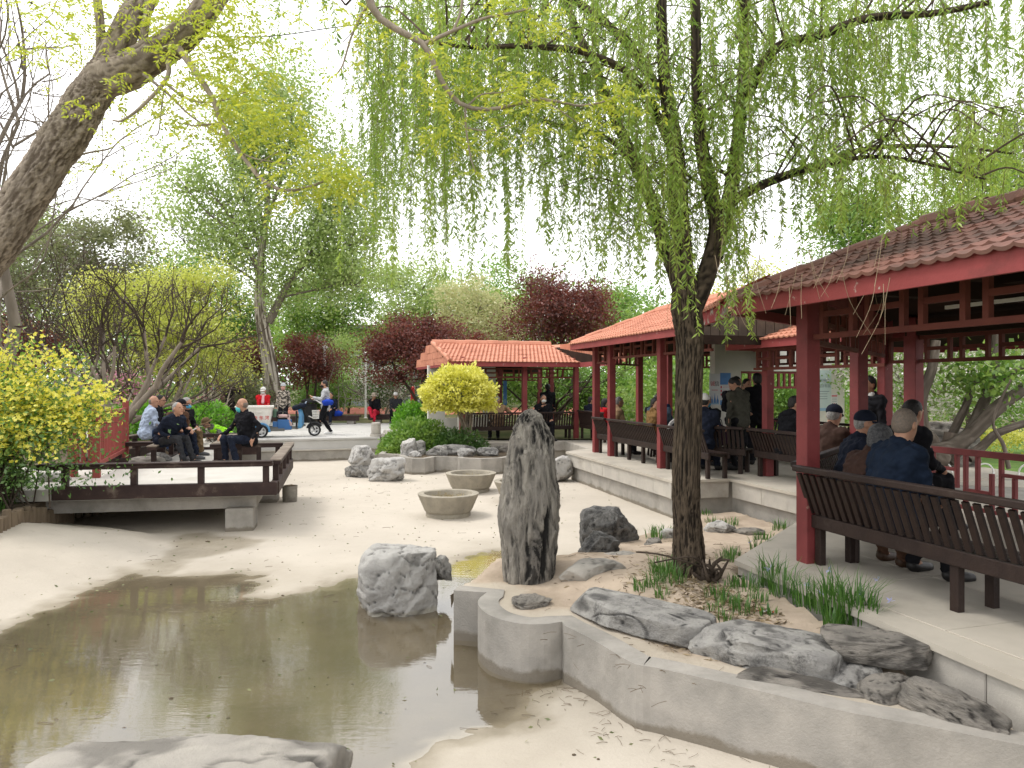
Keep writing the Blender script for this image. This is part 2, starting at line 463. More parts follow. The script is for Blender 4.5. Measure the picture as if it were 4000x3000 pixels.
M['white'] = pmat('white_paint', (.78, .77, .74), (.70, .69, .66), scale=3, rough=.6)
M['blue'] = pmat('blue_paint', (.022, .11, .30), (.03, .13, .34), scale=5, rough=.4, spec=.5)
M['rubber'] = pmat('rubber', (.02, .02, .02), rough=.8)
M['redtext'] = pmat('red_lettering', (.55, .03, .03), rough=.6)
M['darktext'] = pmat('dark_lettering', (.06, .06, .07), rough=.7)

# pond floor: pale cement, brown where wet, yellow-green where algae grows
def pond_mat():
    m, n, l, out = _nt('pond_cement')
    b = n.new('ShaderNodeBsdfPrincipled'); l.new(b.outputs[0], out.inputs[0])
    ge = n.new('ShaderNodeNewGeometry'); P = ge.outputs['Position']
    col = _mix(n, l, _ramp(n, l, _noise(n, l, P, .8, 8), .35, .7), (.50, .452, .385), (.44, .396, .335))
    col = _mix(n, l, _ramp(n, l, _noise(n, l, P, 9, 6), .6, .85), col, (.38, .335, .275))
    wet = n.new('ShaderNodeAttribute'); wet.attribute_name = 'wet'
    alg = n.new('ShaderNodeAttribute'); alg.attribute_name = 'algae'
    grn = _ramp(n, l, _noise(n, l, P, 60, 4), .35, .65)
    mud = _mix(n, l, _ramp(n, l, _noise(n, l, P, 1.6, 9, .7), .3, .7), (.070, .056, .035), (.145, .118, .078))
    mud = _mix(n, l, _ramp(n, l, grn, 0, 1, 0, .5), mud, (.12, .098, .062))
    dp = n.new('ShaderNodeAttribute'); dp.attribute_name = 'deep'
    damp = _mix(n, l, _ramp(n, l, _noise(n, l, P, 3, 8, .7), .3, .7), (.25, .215, .16), (.35, .31, .245))
    col = _mix(n, l, wet.outputs['Fac'], col, damp)
    col = _mix(n, l, dp.outputs['Fac'], col, mud)
    col = _mix(n, l, _ramp(n, l, _noise(n, l, P, 130, 3), .62, .72, 0, .35), col, (.22, .19, .15))
    col = _mix(n, l, alg.outputs['Fac'], col, (.33, .265, .05))
    l.new(col, b.inputs['Base Color'])
    b.inputs['Specular IOR Level'].default_value = .2
    rg = n.new('ShaderNodeMapRange'); rg.inputs['To Min'].default_value = .92; rg.inputs['To Max'].default_value = .55
    l.new(wet.outputs['Fac'], rg.inputs['Value']); l.new(rg.outputs[0], b.inputs['Roughness'])
    bp = n.new('ShaderNodeBump'); bp.inputs['Strength'].default_value = .5; bp.inputs['Distance'].default_value = .012
    l.new(_noise(n, l, P, 22, 9, .7), bp.inputs['Height']); l.new(bp.outputs[0], b.inputs['Normal'])
    return m
M['pond'] = pond_mat()
def water_mat():
    m, n, l, out = _nt('shallow_water')
    tr = n.new('ShaderNodeBsdfTransparent'); tr.inputs[0].default_value = (.99, .97, .91, 1)
    gl = n.new('ShaderNodeBsdfGlossy'); gl.inputs['Roughness'].default_value = .015
    fr = n.new('ShaderNodeFresnel'); fr.inputs['IOR'].default_value = 2.15
    ge = n.new('ShaderNodeNewGeometry')
    mp = n.new('ShaderNodeMapping'); mp.inputs['Scale'].default_value = (5, 14, 5); l.new(ge.outputs['Position'], mp.inputs['Vector'])
    bp = n.new('ShaderNodeBump'); bp.inputs['Strength'].default_value = .07; bp.inputs['Distance'].default_value = .012
    l.new(_noise(n, l, mp.outputs[0], 1.4, 4, .55), bp.inputs['Height'])
    l.new(bp.outputs[0], gl.inputs['Normal']); l.new(bp.outputs[0], fr.inputs['Normal'])
    iv_ = n.new('ShaderNodeMath'); iv_.operation = 'SUBTRACT'; iv_.inputs[0].default_value = 1; l.new(ge.outputs['Backfacing'], iv_.inputs[1])   # from below the surface lets the light through
    ml = n.new('ShaderNodeMath'); ml.operation = 'MULTIPLY'; l.new(fr.outputs[0], ml.inputs[0]); l.new(iv_.outputs[0], ml.inputs[1])
    mx = n.new('ShaderNodeMixShader'); l.new(ml.outputs[0], mx.inputs[0]); l.new(tr.outputs[0], mx.inputs[1]); l.new(gl.outputs[0], mx.inputs[2])
    l.new(mx.outputs[0], out.inputs[0]); return m
M['water'] = water_mat()

# ================================================================== ground, pond, banks
def structure(name, mb, mats, **kw):
    return tag(mb.build(name, mats, **kw), kind='structure')
mb = MB()
mb.add([(-900, 22.2, -.10), (900, 22.2, -.10), (900, 1200, -.10), (-900, 1200, -.10)], [[0, 1, 2, 3]])
mb.add([(-900, -60, -.95), (900, -60, -.95), (900, 22.2, -.95), (-900, 22.2, -.95)], [[0, 1, 2, 3]])
mb.add([(9.3, -60, -.10), (900, -60, -.10), (900, 22.2, -.10), (9.3, 22.2, -.10)], [[0, 1, 2, 3]])
structure('ground', mb, M['grassy'])

ZP = -.65
water_poly = [G(px, py, ZP) for px, py in [(-500, 2760), (0, 2452), (250, 2345), (430, 2268), (520, 2228), (600, 2250), (750, 2244), (900, 2234), (1005, 2250), (1045, 2285), (975, 2322), (1050, 2336), (1140, 2318), (1290, 2275),
    (1350, 2248), (1440, 2244), (1540, 2232), (1640, 2240), (1720, 2212), (1800, 2180), (1880, 2160), (1950, 2150), (2080, 2200), (2200, 2400), (2300, 2610), (2228, 2664), (2140, 2733),
    (2105, 2798), (1917, 2846), (1700, 2895), (1620, 2990), (1500, 3150), (700, 3500), (-900, 3500)]]
damp_poly = [G(px, py, ZP) for px, py in [(540, 2225), (600, 2185), (660, 2148), (692, 2112), (722, 2088), (800, 2084), (905, 2098), (1010, 2112), (975, 2150), (850, 2168), (735, 2190), (700, 2235), (600, 2262)]]
algae_poly = [G(px, py, ZP) for px, py in [(1715, 2235), (1800, 2190), (1870, 2168), (1960, 2150), (1975, 2190), (1900, 2240), (1800, 2252)]]
bank_poly = [G(px, py, ZP) for px, py in [(-900, 3300), (-400, 2700), (0, 2445), (250, 2338), (430, 2262), (560, 2205), (680, 2125), (706, 2092)]] + [A(-5.6, 11.15, 0), A(-7.0, 11.75, 0), A(-13, 12.2, 0), A(-13, 2, 0)]
gx = np.arange(-13, 7.01, .07); gy = np.arange(2.0, 22.6, .07)
X, Y = np.meshgrid(gx, gy); pts = np.stack([X.ravel(), Y.ravel(), np.zeros(X.size)], 1)
sd = poly_sd(pts, water_poly) + .16 * fbm(pts * 1.3 + 3, 4) + .05 * fbm(pts * 6, 2)
z = -.655 + np.clip(.055 * sd, -.045, .016) + .010 * fbm(pts * .9 + 5, 3) * sstep(np.abs(sd), 0, .6) + .0055 * fbm(pts * 5 + 8, 3)
bd = -poly_sd(pts, bank_poly)
z += np.where(bd > 0, np.minimum(.47, .215 * bd * sstep(bd, 0, .5)), 0) + np.where(bd > 0, .018 * fbm(pts * 2, 3), 0)
sdd = poly_sd(pts, damp_poly) + .12 * fbm(pts * 2.2 + 9, 4)
wet = np.maximum(1 - sstep(sd + .10 * fbm(pts * 2.5, 4), -.02, .24), .95 * (1 - sstep(sdd, -.10, .10)))
wet = np.maximum(wet, .35 * (1 - sstep(sd + .4 * fbm(pts * .9 + 4, 4), .1, .9)) * (bd < 0))
deep = sstep(-.655 - z, -.002, .012)
alg = sstep(-poly_sd(pts, algae_poly) + .10 * fbm(pts * 4, 3), -.02, .12)
pts[:, 2] = z
ny, nx = X.shape
i = (np.arange(ny - 1)[:, None] * nx + np.arange(nx - 1)).ravel()
tag(obj_np('pond_floor', pts, np.stack([i, i + 1, i + nx + 1, i + nx], 1), M['pond'], smooth=True, attrs={'wet': wet, 'algae': alg * .75, 'deep': deep}), kind='structure')
def pond_z(x, y):
    ix = int(np.clip(round((x + 13) / .07), 0, nx - 1)); iy = int(np.clip(round((y - 2) / .07), 0, ny - 1))
    return float(z[iy * nx + ix])
mb = MB(); mb.add([(-5.9, 2.2, -.6575), (1.2, 2.2, -.6575), (1.2, 11.6, -.6575), (-5.9, 11.6, -.6575)], [[0, 1, 2, 3]])
structure('water', mb, M['water'])

# left garden bed behind the log edging, and the earth beyond the deck
mb = MB(); mb.prism([(-6.42, 9.0), (-6.86, 11.5), (-13, 12.2), (-13, 2), (-5.9, 5.6), (-6.1, 7.2)], -.9, [-.12, -.12, -.02, -.02, -.12, -.12])
structure('garden_bed', mb, M['soil'])
mb = MB(); mb.prism([(-60, 12.0), (-7.9, 12.0), (-8.6, 14.6), (-9.0, 19.2), (-9.2, 22.3), (-60, 22.3)], -.9, -.03)
structure('garden_ground', mb, M['soil'])

# ================================================================== pavilion platforms (z = 0)
C1 = A(2.57, 6.42, 0)
P1c = A(1.96, 6.52, 0)
plat = [A(1.23, 16.96, 0), A(2.566, 11.88, 0), A(3.57, 12.10, 0), A(4.25, 9.82, 0), P1c, A(2.60, 4.10, 0), A(4.4, -2.2, 0), A(9.6, -2.2, 0), A(8.6, 3.0, 0), A(6.55, 8.4, 0), A(5.6, 11.4, 0), A(9.0, 12.6, 0), A(8.0, 18.4, 0), A(5.2, 22.4, 0)]
mb = MB(); mb.prism([p[:2] for p in plat], -.045, 0.0)
structure('platform_floor', mb, M['floor'])
def inset_edge(pl, d):
    """offset the open polyline d metres to its right-hand (inner) side"""
    q = []
    for k in range(len(pl)):
        n = np.zeros(3)
        for a, b in ((k - 1, k), (k, k + 1)):
            if a >= 0 and b < len(pl):
                t = unit(pl[b] - pl[a]); n = n + A(-t[1], t[0], 0)
        q.append(pl[k] + unit(n) * d)
    return q
edge = [A(4.6, 21.4, 0)] + plat[:7]
edge = [e for e in edge]
base = inset_edge(edge, .13)
mb = MB(); mb.prism([p[:2] for p in base] + [(9.5, -2.1), (8.5, 3.0), (6.5, 8.4), (8.9, 12.7), (7.9, 18.4), (5.2, 22.3)], -.9, -.05)
pb = structure('platform_base', mb, M['concrete'])
def stone_course(root, pl, z0, z1, thick, step, gap=.006, name='stone_block', mat=None, jitter=.1, seed=1, inset=0.0):
    r = random.Random(seed)
    for k in range(len(pl) - 1):
        a, b = pl[k], pl[k + 1]; L = np.linalg.norm(b - a)
        if L < .05: continue
        t = (b - a) / L; n = A(-t[1], t[0], 0); m = max(1, int(round(L / step))); cut = [0]
        for q in range(1, m): cut.append(L * q / m + r.uniform(-jitter, jitter) * step)
        cut.append(L)
        for q in range(m):
            s0, s1 = cut[q] + gap / 2, cut[q + 1] - gap / 2
            mbx = MB(); o = r.uniform(0, .004)
            mbx.box(a + t * (s0 + s1) / 2 + n * (thick / 2 + inset + o) + A(0, 0, (z0 + z1) / 2), (s1 - s0, thick, z1 - z0), [t, n, ZUP], bev=.006)
            mbx.build(name, mat or M['stone_face'], root)
stone_course(pb, edge, -.31, -.047, .10, .75, seed=3, inset=.03)

# paving slabs on the near pavilion floor, joints left open
r_ = random.Random(5)
O1 = C1; A1 = -U; B1 = V
fl = bpy.data.objects['platform_floor']
for ia in range(-1, 8):
    for ib in range(0, 5):
        a0, b0 = ia * 1.05 - .35, ib * 1.0 - .38
        c = O1 + A1 * (a0 + .525) + B1 * (b0 + .5)
        corners = [O1 + A1 * (a0 + s) + B1 * (b0 + q) for s, q in ((0.004, .004), (1.046, .004), (1.046, .996), (.004, .996))]
        if poly_sd(np.array(corners), plat).max() > -.03: continue
        mbx = MB(); mbx.box(c + ZUP * (.002 + r_.uniform(0, .0015)), (1.042, .992, .008), [A1, B1, ZUP], bev=.002)
        mbx.build('paving_slab', M['floor'], fl)

# ================================================================== foreground planter wall (grey cement)
ZW = -.23
wall_px = [(1772, 2306), (1902, 2314), (1872, 2338), (1868, 2362), (1895, 2392), (1945, 2416), (2035, 2436), (2125, 2438), (2196, 2428), (2203, 2442), (2322, 2502), (2467, 2588), (2553, 2606), (2713, 2641), (3001, 2707), (3303, 2780), (3604, 2834), (4000, 2912)]
outer = [G(px, py, ZW) for px, py in wall_px]
t_ = unit(outer[-1] - outer[-2]); outer.append(outer[-1] + t_ * 3.0)
back = [G(px, py, ZW) for px, py in [(1772, 2306), (1800, 2275), (1864, 2241), (1946, 2205)]] + [A(.35, 7.35, 0), A(.75, 7.9, 0), A(.95, 8.6, 0), A(1.05, 9.6, 0), A(1.9, 10.2, 0), A(2.5, 10.9, 0), A(2.7, 11.7, 0)]
def wall_strip(mbx, pl, z0, z1, thick, m=0):
    """a wall with real thickness along a polyline, outer face on the line"""
    inn = inset_edge(pl, thick); n = len(pl)
    v = [(*p[:2], z0) for p in pl] + [(*p[:2], z1) for p in pl] + [(*p[:2], z0) for p in inn] + [(*p[:2], z1) for p in inn]
    f = []
    for k in range(n - 1):
        f += [[k, k + 1, n + k + 1, n + k], [n + k, n + k + 1, 3 * n + k + 1, 3 * n + k], [2 * n + k + 1, 2 * n + k, 3 * n + k, 3 * n + k + 1]]
    f += [[0, n, 3 * n, 2 * n], [n - 1, 2 * n - 1 + 0, 4 * n - 1, 3 * n - 1]]
    mbx.add(v, f, m)
op = np.array(outer)
# smooth the lobe a little
lobe = spline(op[1:9], 22)
op2 = [op[0]] + [p for p in lobe] + [p for p in spline(op[9:], 26)]
mb = MB(); wall_strip(mb, op2, -.75, ZW, .17)
pw = tag(mb.build('planter_wall', M['concrete'], smooth=False), 'low curved grey cement planter wall with rounded lobe beside the puddle', 'planter wall')
# earth and cement inside the planter
mb = MB()
inner_poly = [p for p in op2] + [A(4.6, -.4, 0), A(4.4, -2.2, 0)][:1] + [A(2.62, 3.9, 0), A(2.34, 4.73, 0), P1c, A(2.35, 7.15, 0), A(4.25, 9.9, 0), A(3.6, 12.0, 0), A(2.65, 11.9, 0)] + back[::-1][1:]
gx2 = np.arange(-.7, 4.8, .055); gy2 = np.arange(.2, 12.3, .055)
X2, Y2 = np.meshgrid(gx2, gy2); q = np.stack([X2.ravel(), Y2.ravel(), np.zeros(X2.size)], 1)
sdi = poly_sd(q, inner_poly)
dout = np.min([np.linalg.norm(q[:, None, :2] - np.array(op2)[None, :, :2], axis=2).min(1)], 0)
dplat = poly_sd(q, plat)
zz = np.full(len(q), ZW - .012)
zz += .13 * sstep(dout, .45, 1.1) * sstep(q[:, 1], 3.9, 4.8) * (1 - sstep(q[:, 1], 6.8, 8.2))
zz -= .27 * sstep(q[:, 1], 7.3, 10.5)
zz += .03 * fbm(q * 1.7, 3) * sstep(dout, .2, .6) + .008 * fbm(q * 9, 2) * sstep(dout, .15, .4)
zz -= .45 * sstep(sdi, -.02, .10) * sstep(q[:, 1], 6.3, 6.7)
q[:, 2] = zz
cem = 1 - sstep(dout + .05 * fbm(q * 3, 3), .28, .42)
ny2, nx2 = X2.shape
i = (np.arange(ny2 - 1)[:, None] * nx2 + np.arange(nx2 - 1)).ravel()
fq = np.stack([i, i + 1, i + nx2 + 1, i + nx2], 1)
keep = (sdi[fq].max(1) < .06)
keep &= ~((sdi[fq].max(1) > -.02) & (q[fq[:, 0], 1] < 6.4))
def planter_mat():
    m, n, l, out = _nt('planter_earth')
    b = n.new('ShaderNodeBsdfPrincipled'); l.new(b.outputs[0], out.inputs[0])
    ge = n.new('ShaderNodeNewGeometry'); P = ge.outputs['Position']
    sand = _mix(n, l, _ramp(n, l, _noise(n, l, P, 3, 8), .35, .7), (.47, .385, .30), (.37, .30, .235))
    sand = _mix(n, l, _ramp(n, l, _noise(n, l, P, 1.1, 8), .5, .68), sand, (.25, .20, .145))
    cm = _mix(n, l, _ramp(n, l, _noise(n, l, P, 2.2, 8), .35, .7), (.47, .415, .34), (.39, .34, .275))
    at = n.new('ShaderNodeAttribute'); at.attribute_name = 'cement'
    l.new(_mix(n, l, at.outputs['Fac'], sand, cm), b.inputs['Base Color'])
    b.inputs['Roughness'].default_value = .95; b.inputs['Specular IOR Level'].default_value = .1
    bp = n.new('ShaderNodeBump'); bp.inputs['Strength'].default_value = .8; bp.inputs['Distance'].default_value = .02
    l.new(_noise(n, l, P, 18, 8, .7), bp.inputs['Height']); l.new(bp.outputs[0], b.inputs['Normal'])
    return m
tag(obj_np('planter_earth', q, fq[keep], planter_mat(), smooth=True, attrs={'cement': cem}), kind='structure')
def soil_z(x, y):
    ix = int(np.clip(round((x + .7) / .055), 0, nx2 - 1)); iy = int(np.clip(round((y - .2) / .055), 0, ny2 - 1))
    return float(q_z[iy * nx2 + ix])
q_z = zz.copy()

# ================================================================== plaza beyond the pond
PA, PB = A(-8.6, 20.15, 0), A(-3.85, 21.6, 0)
tp = unit(PB - PA); npz = A(-tp[1], tp[0], 0)
mb = MB(); mb.prism([PA[:2], PB[:2], (PB + A(-.3, 1.0, 0))[:2], (-2.2, 24.0), (-1.9, 29.2), (-30, 31.0), (-30, 23.0), (PA + A(-.5, .6, 0))[:2]], -.9, -.004)
plaza = structure('plaza', mb, M['plaza'])
pl0 = [PA + tp * .4, PB]
stone_course(plaza, pl0, -.055, .006, .32, 1.35, seed=8, name='coping_stone', mat=M['plaza'], inset=-.03)
stone_course(plaza, pl0, -.30, -.058, .12, 1.1, seed=9, inset=.0)
stone_course(plaza, [PA + tp * .4 - npz * .06, PB - npz * .06 + tp * .9], -.345, -.303, .12, 1.6, seed=10, name='ledge_stone', inset=0)
mb = MB(); wall_strip(mb, [PA - npz * .02 + tp * .4, PB - npz * .02 + tp * .9], -.75, -.347, .14)
mb.build('lower_wall', M['concrete'], plaza)
# paving joints: rows of pavers near the edge, the material takes over beyond
r_ = random.Random(12)
for ir in range(7):
    for ic in range(24):
        s0 = .45 + ic * .60 + (ir % 2) * .3; w0 = .31 + ir * .45
        if s0 > 5.4 - ir * .02: continue
        mbx = MB(); mbx.box(PA + tp * (s0 + .3) + npz * (w0 + .225) + ZUP * (.0005 + r_.uniform(0, .0025)), (.592, .442, .012), [tp, npz, ZUP])
        mbx.build('paver', M['plaza'], plaza)
mb = MB(); mb.prism([(-30, 31.2), (-2.0, 29.4), (1.5, 33), (1.5, 41), (-30, 41)], -.2, -.06)
structure('lawn', mb, M['grassy'])
mb = MB(); mb.prism([(-40, 41), (6, 38.5), (6, 50), (-40, 50)], -.2, -.05)
structure('path', mb, M['track'])
# lower pond wall that runs from the plaza corner to the far pavilion
mb = MB(); wall_strip(mb, [PB + tp * .2 - npz * .45, A(-3.0, 21.0, 0), A(-2.2, 21.3, 0), A(-1.3, 21.6, 0), A(.4, 22.0, 0)], -.75, -.33, .3)
tag(mb.build('pond_wall', M['concrete']), 'low cement pond wall running on from the plaza corner behind the boulders', 'wall')
# far planter with scalloped front
ZF = -.25
far_px = [(1479, 1772), (1556, 1776), (1572, 1786), (1610, 1791), (1660, 1791), (1693, 1786), (1700, 1783), (1787, 1786), (1795, 1789), (1880, 1792), (1960, 1789), (2010, 1780), (2090, 1768)]
fo = [G(px, py, ZF) for px, py in far_px]
fo = [fo[0] + A(-.05, 1.3, 0)] + fo + [fo[-1] + A(.1, 1.6, 0)]
mb = MB(); wall_strip(mb, fo, -.75, ZF, .16)
tag(mb.build('far_planter_wall', M['concrete']), 'scalloped cement planter wall below the round yellow bush', 'planter wall')
mb = MB(); mb.prism([p[:2] for p in inset_edge(fo, .1)] + [(1.2, 21.9), (-3.3, 21.9)], -.75, ZF - .03)
structure('far_planter_earth', mb, M['soil'])
# far pavilion platform
ZF3 = -.14
F0 = A(-1.45, 21.45, 0)
fp = [F0 - V * .45 - U * .35, G(2157, 1725, ZF3) * A(1, 1, 0), G(2209, 1723, ZF3) * A(1, 1, 0), G(2300, 1750, ZF3) * A(1, 1, 0), A(2.6, 19.4, 0), A(4.6, 20.3, 0), A(4.2, 26.5, 0), A(-3.4, 27.2, 0)]
mb = MB(); mb.prism([p[:2] for p in fp], -.9, ZF3)
p3f = structure('far_platform_floor', mb, M['floor'])
stone_course(p3f, fp[:5], ZF3 - .27, ZF3 - .004, .1, .8, seed=21, inset=-.05)

# ================================================================== roofs, posts, lattices
TILE = {}
def tile_mesh(key, w, l, mat, waves=2, amp=.02):
    k = (key, round(w, 3), round(l, 3))
    if k in TILE: return TILE[k]
    n = waves * 5; xs = np.linspace(-w / 2, w / 2, n + 1)
    prof = amp * (1 - np.abs(np.sin(np.pi * waves * (xs + w / 2) / w)) ** .8 * 1.0)
    prof = prof - amp * .2
    v = [(x, -.01, p + .030) for x, p in zip(xs, prof)] + [(x, l, p + .006) for x, p in zip(xs, prof)] + [(x, -.012, p + .006) for x, p in zip(xs, prof)]
    N = n + 1
    f = [[i, i + 1, N + i + 1, N + i] for i in range(n)] + [[2 * N + i, 2 * N + i + 1, i + 1, i] for i in range(n)]
    TILE[k] = mesh_np('tile', v, f, mat, smooth=False)
    return TILE[k]
def tile_slope(roof, p0, p1, q0, q1, mat, key, w=.25, ex=.205, limit=300, seed=1):
    """lay tiles from the eave p0-p1 up to q0-q1; those past the limit go into one joined part"""
    r = random.Random(seed)
    p0, p1, q0, q1 = (np.asarray(k, float) for k in (p0, p1, q0, q1))
    x = unit(p1 - p0); up = (q0 - p0) - x * ((q0 - p0) @ x); H_ = np.linalg.norm(up); y = up / H_; nz = np.cross(x, y)
    if nz[2] < 0: nz = -nz
    rows = int(H_ / ex + .5); me = tile_mesh(key, w, ex * 1.25, mat)
    vs = np.empty(len(me.vertices) * 3, np.float32); me.vertices.foreach_get('co', vs); vs = vs.reshape(-1, 3)
    fs = np.array([p.vertices[:] for p in me.polygons])
    spots = []
    for i in range(rows):
        f = i * ex / H_
        a, b = p0 + (q0 - p0) * f, p1 + (q1 - p1) * f
        s0, s1 = (a - p0) @ x, (b - p0) @ x
        k = math.floor(s0 / w) - 1
        while True:
            c = (k + .5 + .25 * (i % 2)) * w; k += 1
            if c < s0 + .02: continue
            if c > s1 - .02: break
            spots.append(p0 + x * c + y * (i * ex - .05) + nz * r.uniform(0, .006))
    spots.sort(key=lambda s: np.linalg.norm(s[:2]))
    many = MB()
    for j, s in enumerate(spots):
        yy = unit(y + x * r.uniform(-.012, .012)); xx = unit(x - yy * (x @ yy)); R = np.array([xx, yy, nz])
        if j < limit:
            o = bpy.data.objects.new('tile', me); COL.objects.link(o); o.parent = roof
            o.matrix_local = Matrix([[xx[0], yy[0], nz[0], s[0]], [xx[1], yy[1], nz[1], s[1]], [xx[2], yy[2], nz[2], s[2]], [0, 0, 0, 1]])
        else: many.add(s + vs @ R, fs)
    if many.v: tag(many.build('tile_field', mat, roof), kind='stuff')
def slab(mbx, poly, th, m=0, mb_=1):
    """a sloping slab: polygon on top, same polygon th lower as underside"""
    p = np.asarray(poly, float); n = len(p)
    mbx.add(p, [list(range(n))], m) if n in (3, 4) else None
    mbx.add(p - ZUP * th, [list(range(n))[::-1]], mb_)
    mbx.add(np.vstack([p, p - ZUP * th]), [[k, n + k, n + (k + 1) % n, (k + 1) % n] for k in range(n)], mb_)
def board(mbx, a, b, h, th, out, m=0):
    """a fascia board hanging below the line a-b"""
    a, b = np.asarray(a, float), np.asarray(b, float); t = unit(b - a)
    mbx.box((a + b) / 2 - ZUP * h / 2 + np.asarray(out) * th / 2, (np.linalg.norm(b - a), th, h), [t, unit(np.asarray(out) - t * (np.asarray(out) @ t)), np.cross(t, unit(np.asarray(out) - t * (np.asarray(out) @ t)))], m)
def ridge_cap(root, pts, mat, w=.13, h=.1, step=.34, name='ridge_tile'):
    for k in range(len(pts) - 1):
        a, b = np.asarray(pts[k], float), np.asarray(pts[k + 1], float); L = np.linalg.norm(b - a); n = max(1, int(L / step)); t = (b - a) / L
        sd = unit(np.cross(ZUP, t)); up = np.cross(t, sd)
        for j in range(n):
            c0 = a + t * (L * j / n); c1 = a + t * (L * (j + 1) / n + .02); lift = .012 * (j % 2)
            mbx = MB(); prof = [(-w / 2, -.03), (-w / 2, .02), (-w * .28, h * .8), (0, h), (w * .28, h * .8), (w / 2, .02), (w / 2, -.03)]
            v = [c + sd * x + up * (y + lift) for c in (c0, c1) for x, y in prof]; N = len(prof)
            mbx.add(v, [[i, i + 1, N + i + 1, N + i] for i in range(N - 1)])
            mbx.add(v[:N] , [[0, 1, 2, 6], [2, 3, 4, 6], [4, 5, 6, 6]][:2]); mbx.build(name, mat, root)
def lattice(root, a, b, z0, z1, inward, name='lattice_panel', wide=.34, nar=.17, th=.045, mat=None, mid=True):
    """a hanging fret panel: rails, pairs of uprights and short cross bars"""
    a, b = np.asarray(a, float) * A(1, 1, 0), np.asarray(b, float) * A(1, 1, 0); L = np.linalg.norm(b - a); t = (b - a) / L
    n = A(-t[1], t[0], 0); mbx = MB(); ax = [t, n, ZUP]
    def hb(s0, s1, z): mbx.box(a + t * (s0 + s1) / 2 + ZUP * z, (s1 - s0, th * .9, th), ax)
    def vb(s, za, zb): mbx.box(a + t * s + ZUP * (za + zb) / 2, (th, th, zb - za), ax)
    hb(0, L, z0 + th / 2); hb(0, L, z1 - th / 2)
    s = nar * .6; k = 0
    while s < L - .05:
        vb(s, z0 + th, z1 - th)
        w = wide if k % 2 == 0 else nar
        if k % 2 == 0 and s + w < L and mid: hb(s + th / 2, s + w - th / 2, z0 + (z1 - z0) * .52)
        s += w; k += 1
    return mbx.build(name, mat or M['lattice'], root)
def post(root, p, z0, z1, w=.14, ax=None, mat=None):
    mbx = MB(); mbx.box(np.asarray(p, float) * A(1, 1, 0) + ZUP * (z0 + z1) / 2, (w, w, z1 - z0), ax if ax is not None else [U, V, ZUP], bev=.006)
    return mbx.build('post', mat or M['redpaint'], root)
def beam(root, a, b, w, h, mat=None, name='beam'):
    mbx = MB(); mbx.bar(a, b, w, h); return mbx.build(name, mat or M['soffit'], root)

def pavilion(label, O, a, b, ze, zr, rb, width, length, endslope, tmat, key, posts_front, zf=0.0, seed=1, lat=(1.93, 2.36), lat_spans=None, gable=False, tiles_end=False, w=.25, ex=.205, name='pavilion', fas=.15, limit=300):
    """a = along the front away from the visible end, b = inwards; ze = eave top, zr = ridge, rb = ridge distance from the front posts"""
    root = thing(name, label, 'pavilion', (0, 0, 0), 0, None)
    ov = .44; bb = width + ov
    eb = endslope                      # how far the far end corner lies along -a
    E0, E1 = O + a * -ov + b * -ov + ZUP * ze, O + a * length + b * -ov + ZUP * ze
    R0, R1 = O + a * -ov + b * rb + ZUP * zr, O + a * length + b * rb + ZUP * zr
    B0, B1 = O + a * -(ov + eb) + b * bb + ZUP * ze, O + a * length + b * bb + ZUP * ze
    mbx = MB()
    slab(mbx, [E0, E1, R1, R0], .05); slab(mbx, [R0, R1, B1, B0], .05); slab(mbx, [E0, R0, B0], .05)
    roof = mbx.build('roof', [tmat, M['soffit']], root)
    tile_slope(roof, E0, E1, R0, R1, tmat, key, w, ex, limit, seed)
    if tiles_end: tile_slope(roof, B0, E0, R0, R0, tmat, key, w, ex, 60, seed + 1)
    ridge_cap(roof, [R0 - a * .02, R1], tmat, .2, .12); ridge_cap(roof, [E0 + ZUP * .02, R0 + ZUP * .02], tmat, .13, .06)
    for p, q_, o in ((E0, E1, -b), (E0, B0, unit(np.cross(ZUP, B0 - E0)) * A(1, 1, 0)), (B0, B1, b)):
        mbx = MB(); o = unit(o)
        if (o @ ((E0 + B1) / 2 - (p + q_) / 2)) > 0: o = -o
        board(mbx, p + ZUP * .012 - o * .004, q_ + ZUP * .012 - o * .004, fas, .035, o); mbx.build('fascia', M['fascia'], root)
    for s in posts_front: post(root, O + a * s, zf, ze + .15, ax=[a, b, ZUP])
    return root, dict(E0=E0, E1=E1, R0=R0, R1=R1, B0=B0, B1=B1)

# --- near pavilion
near, nr = pavilion('nearest red pavilion with weathered brown tiled roof on the right', C1, -U, V, 2.31, 3.115, 1.735, 3.4, 8.2, 2.65, M['tile_old'], 'old', (0, 3.5, 6.9), seed=2)
lattice(near, C1 + -U * .09, C1 - U * 3.42, 1.93, 2.33, V); lattice(near, C1 - U * 3.58, C1 - U * 6.8, 1.93, 2.33, V)
E2, E3 = C1 + EDIR * 2.4, C1 + EDIR * 4.32
for p in (E2, E3): post(near, p, 0, 2.6, ax=[U, V, ZUP])
lattice(near, C1 + EDIR * .1, E2 - EDIR * .1, 1.90, 2.30, V); lattice(near, E2 + EDIR * .1, E3 - EDIR * .1, 1.90, 2.30, V)
bk = [C1 + V * 3.4 + U * s for s in (2.19, -1.0, -4.2)]
for p in bk: post(near, p, 0, 2.4)
for p, q_ in zip(bk[:-1], bk[1:]): lattice(near, p - U * .08, q_ + U * .08, 1.82, 2.16, -V)
lattice(near, E3 + U * 0, bk[0] + U * .08, 1.82, 2.16, -V)
for s in (0, -3.5, -6.9):
    beam(near, C1 + U * s + ZUP * 2.42, C1 + U * s + V * 3.4 + ZUP * 2.42, .12, .16)
beam(near, C1 + EDIR * .1 + ZUP * 2.36, E3 + ZUP * 2.36, .1, .14, M['redpaint'])
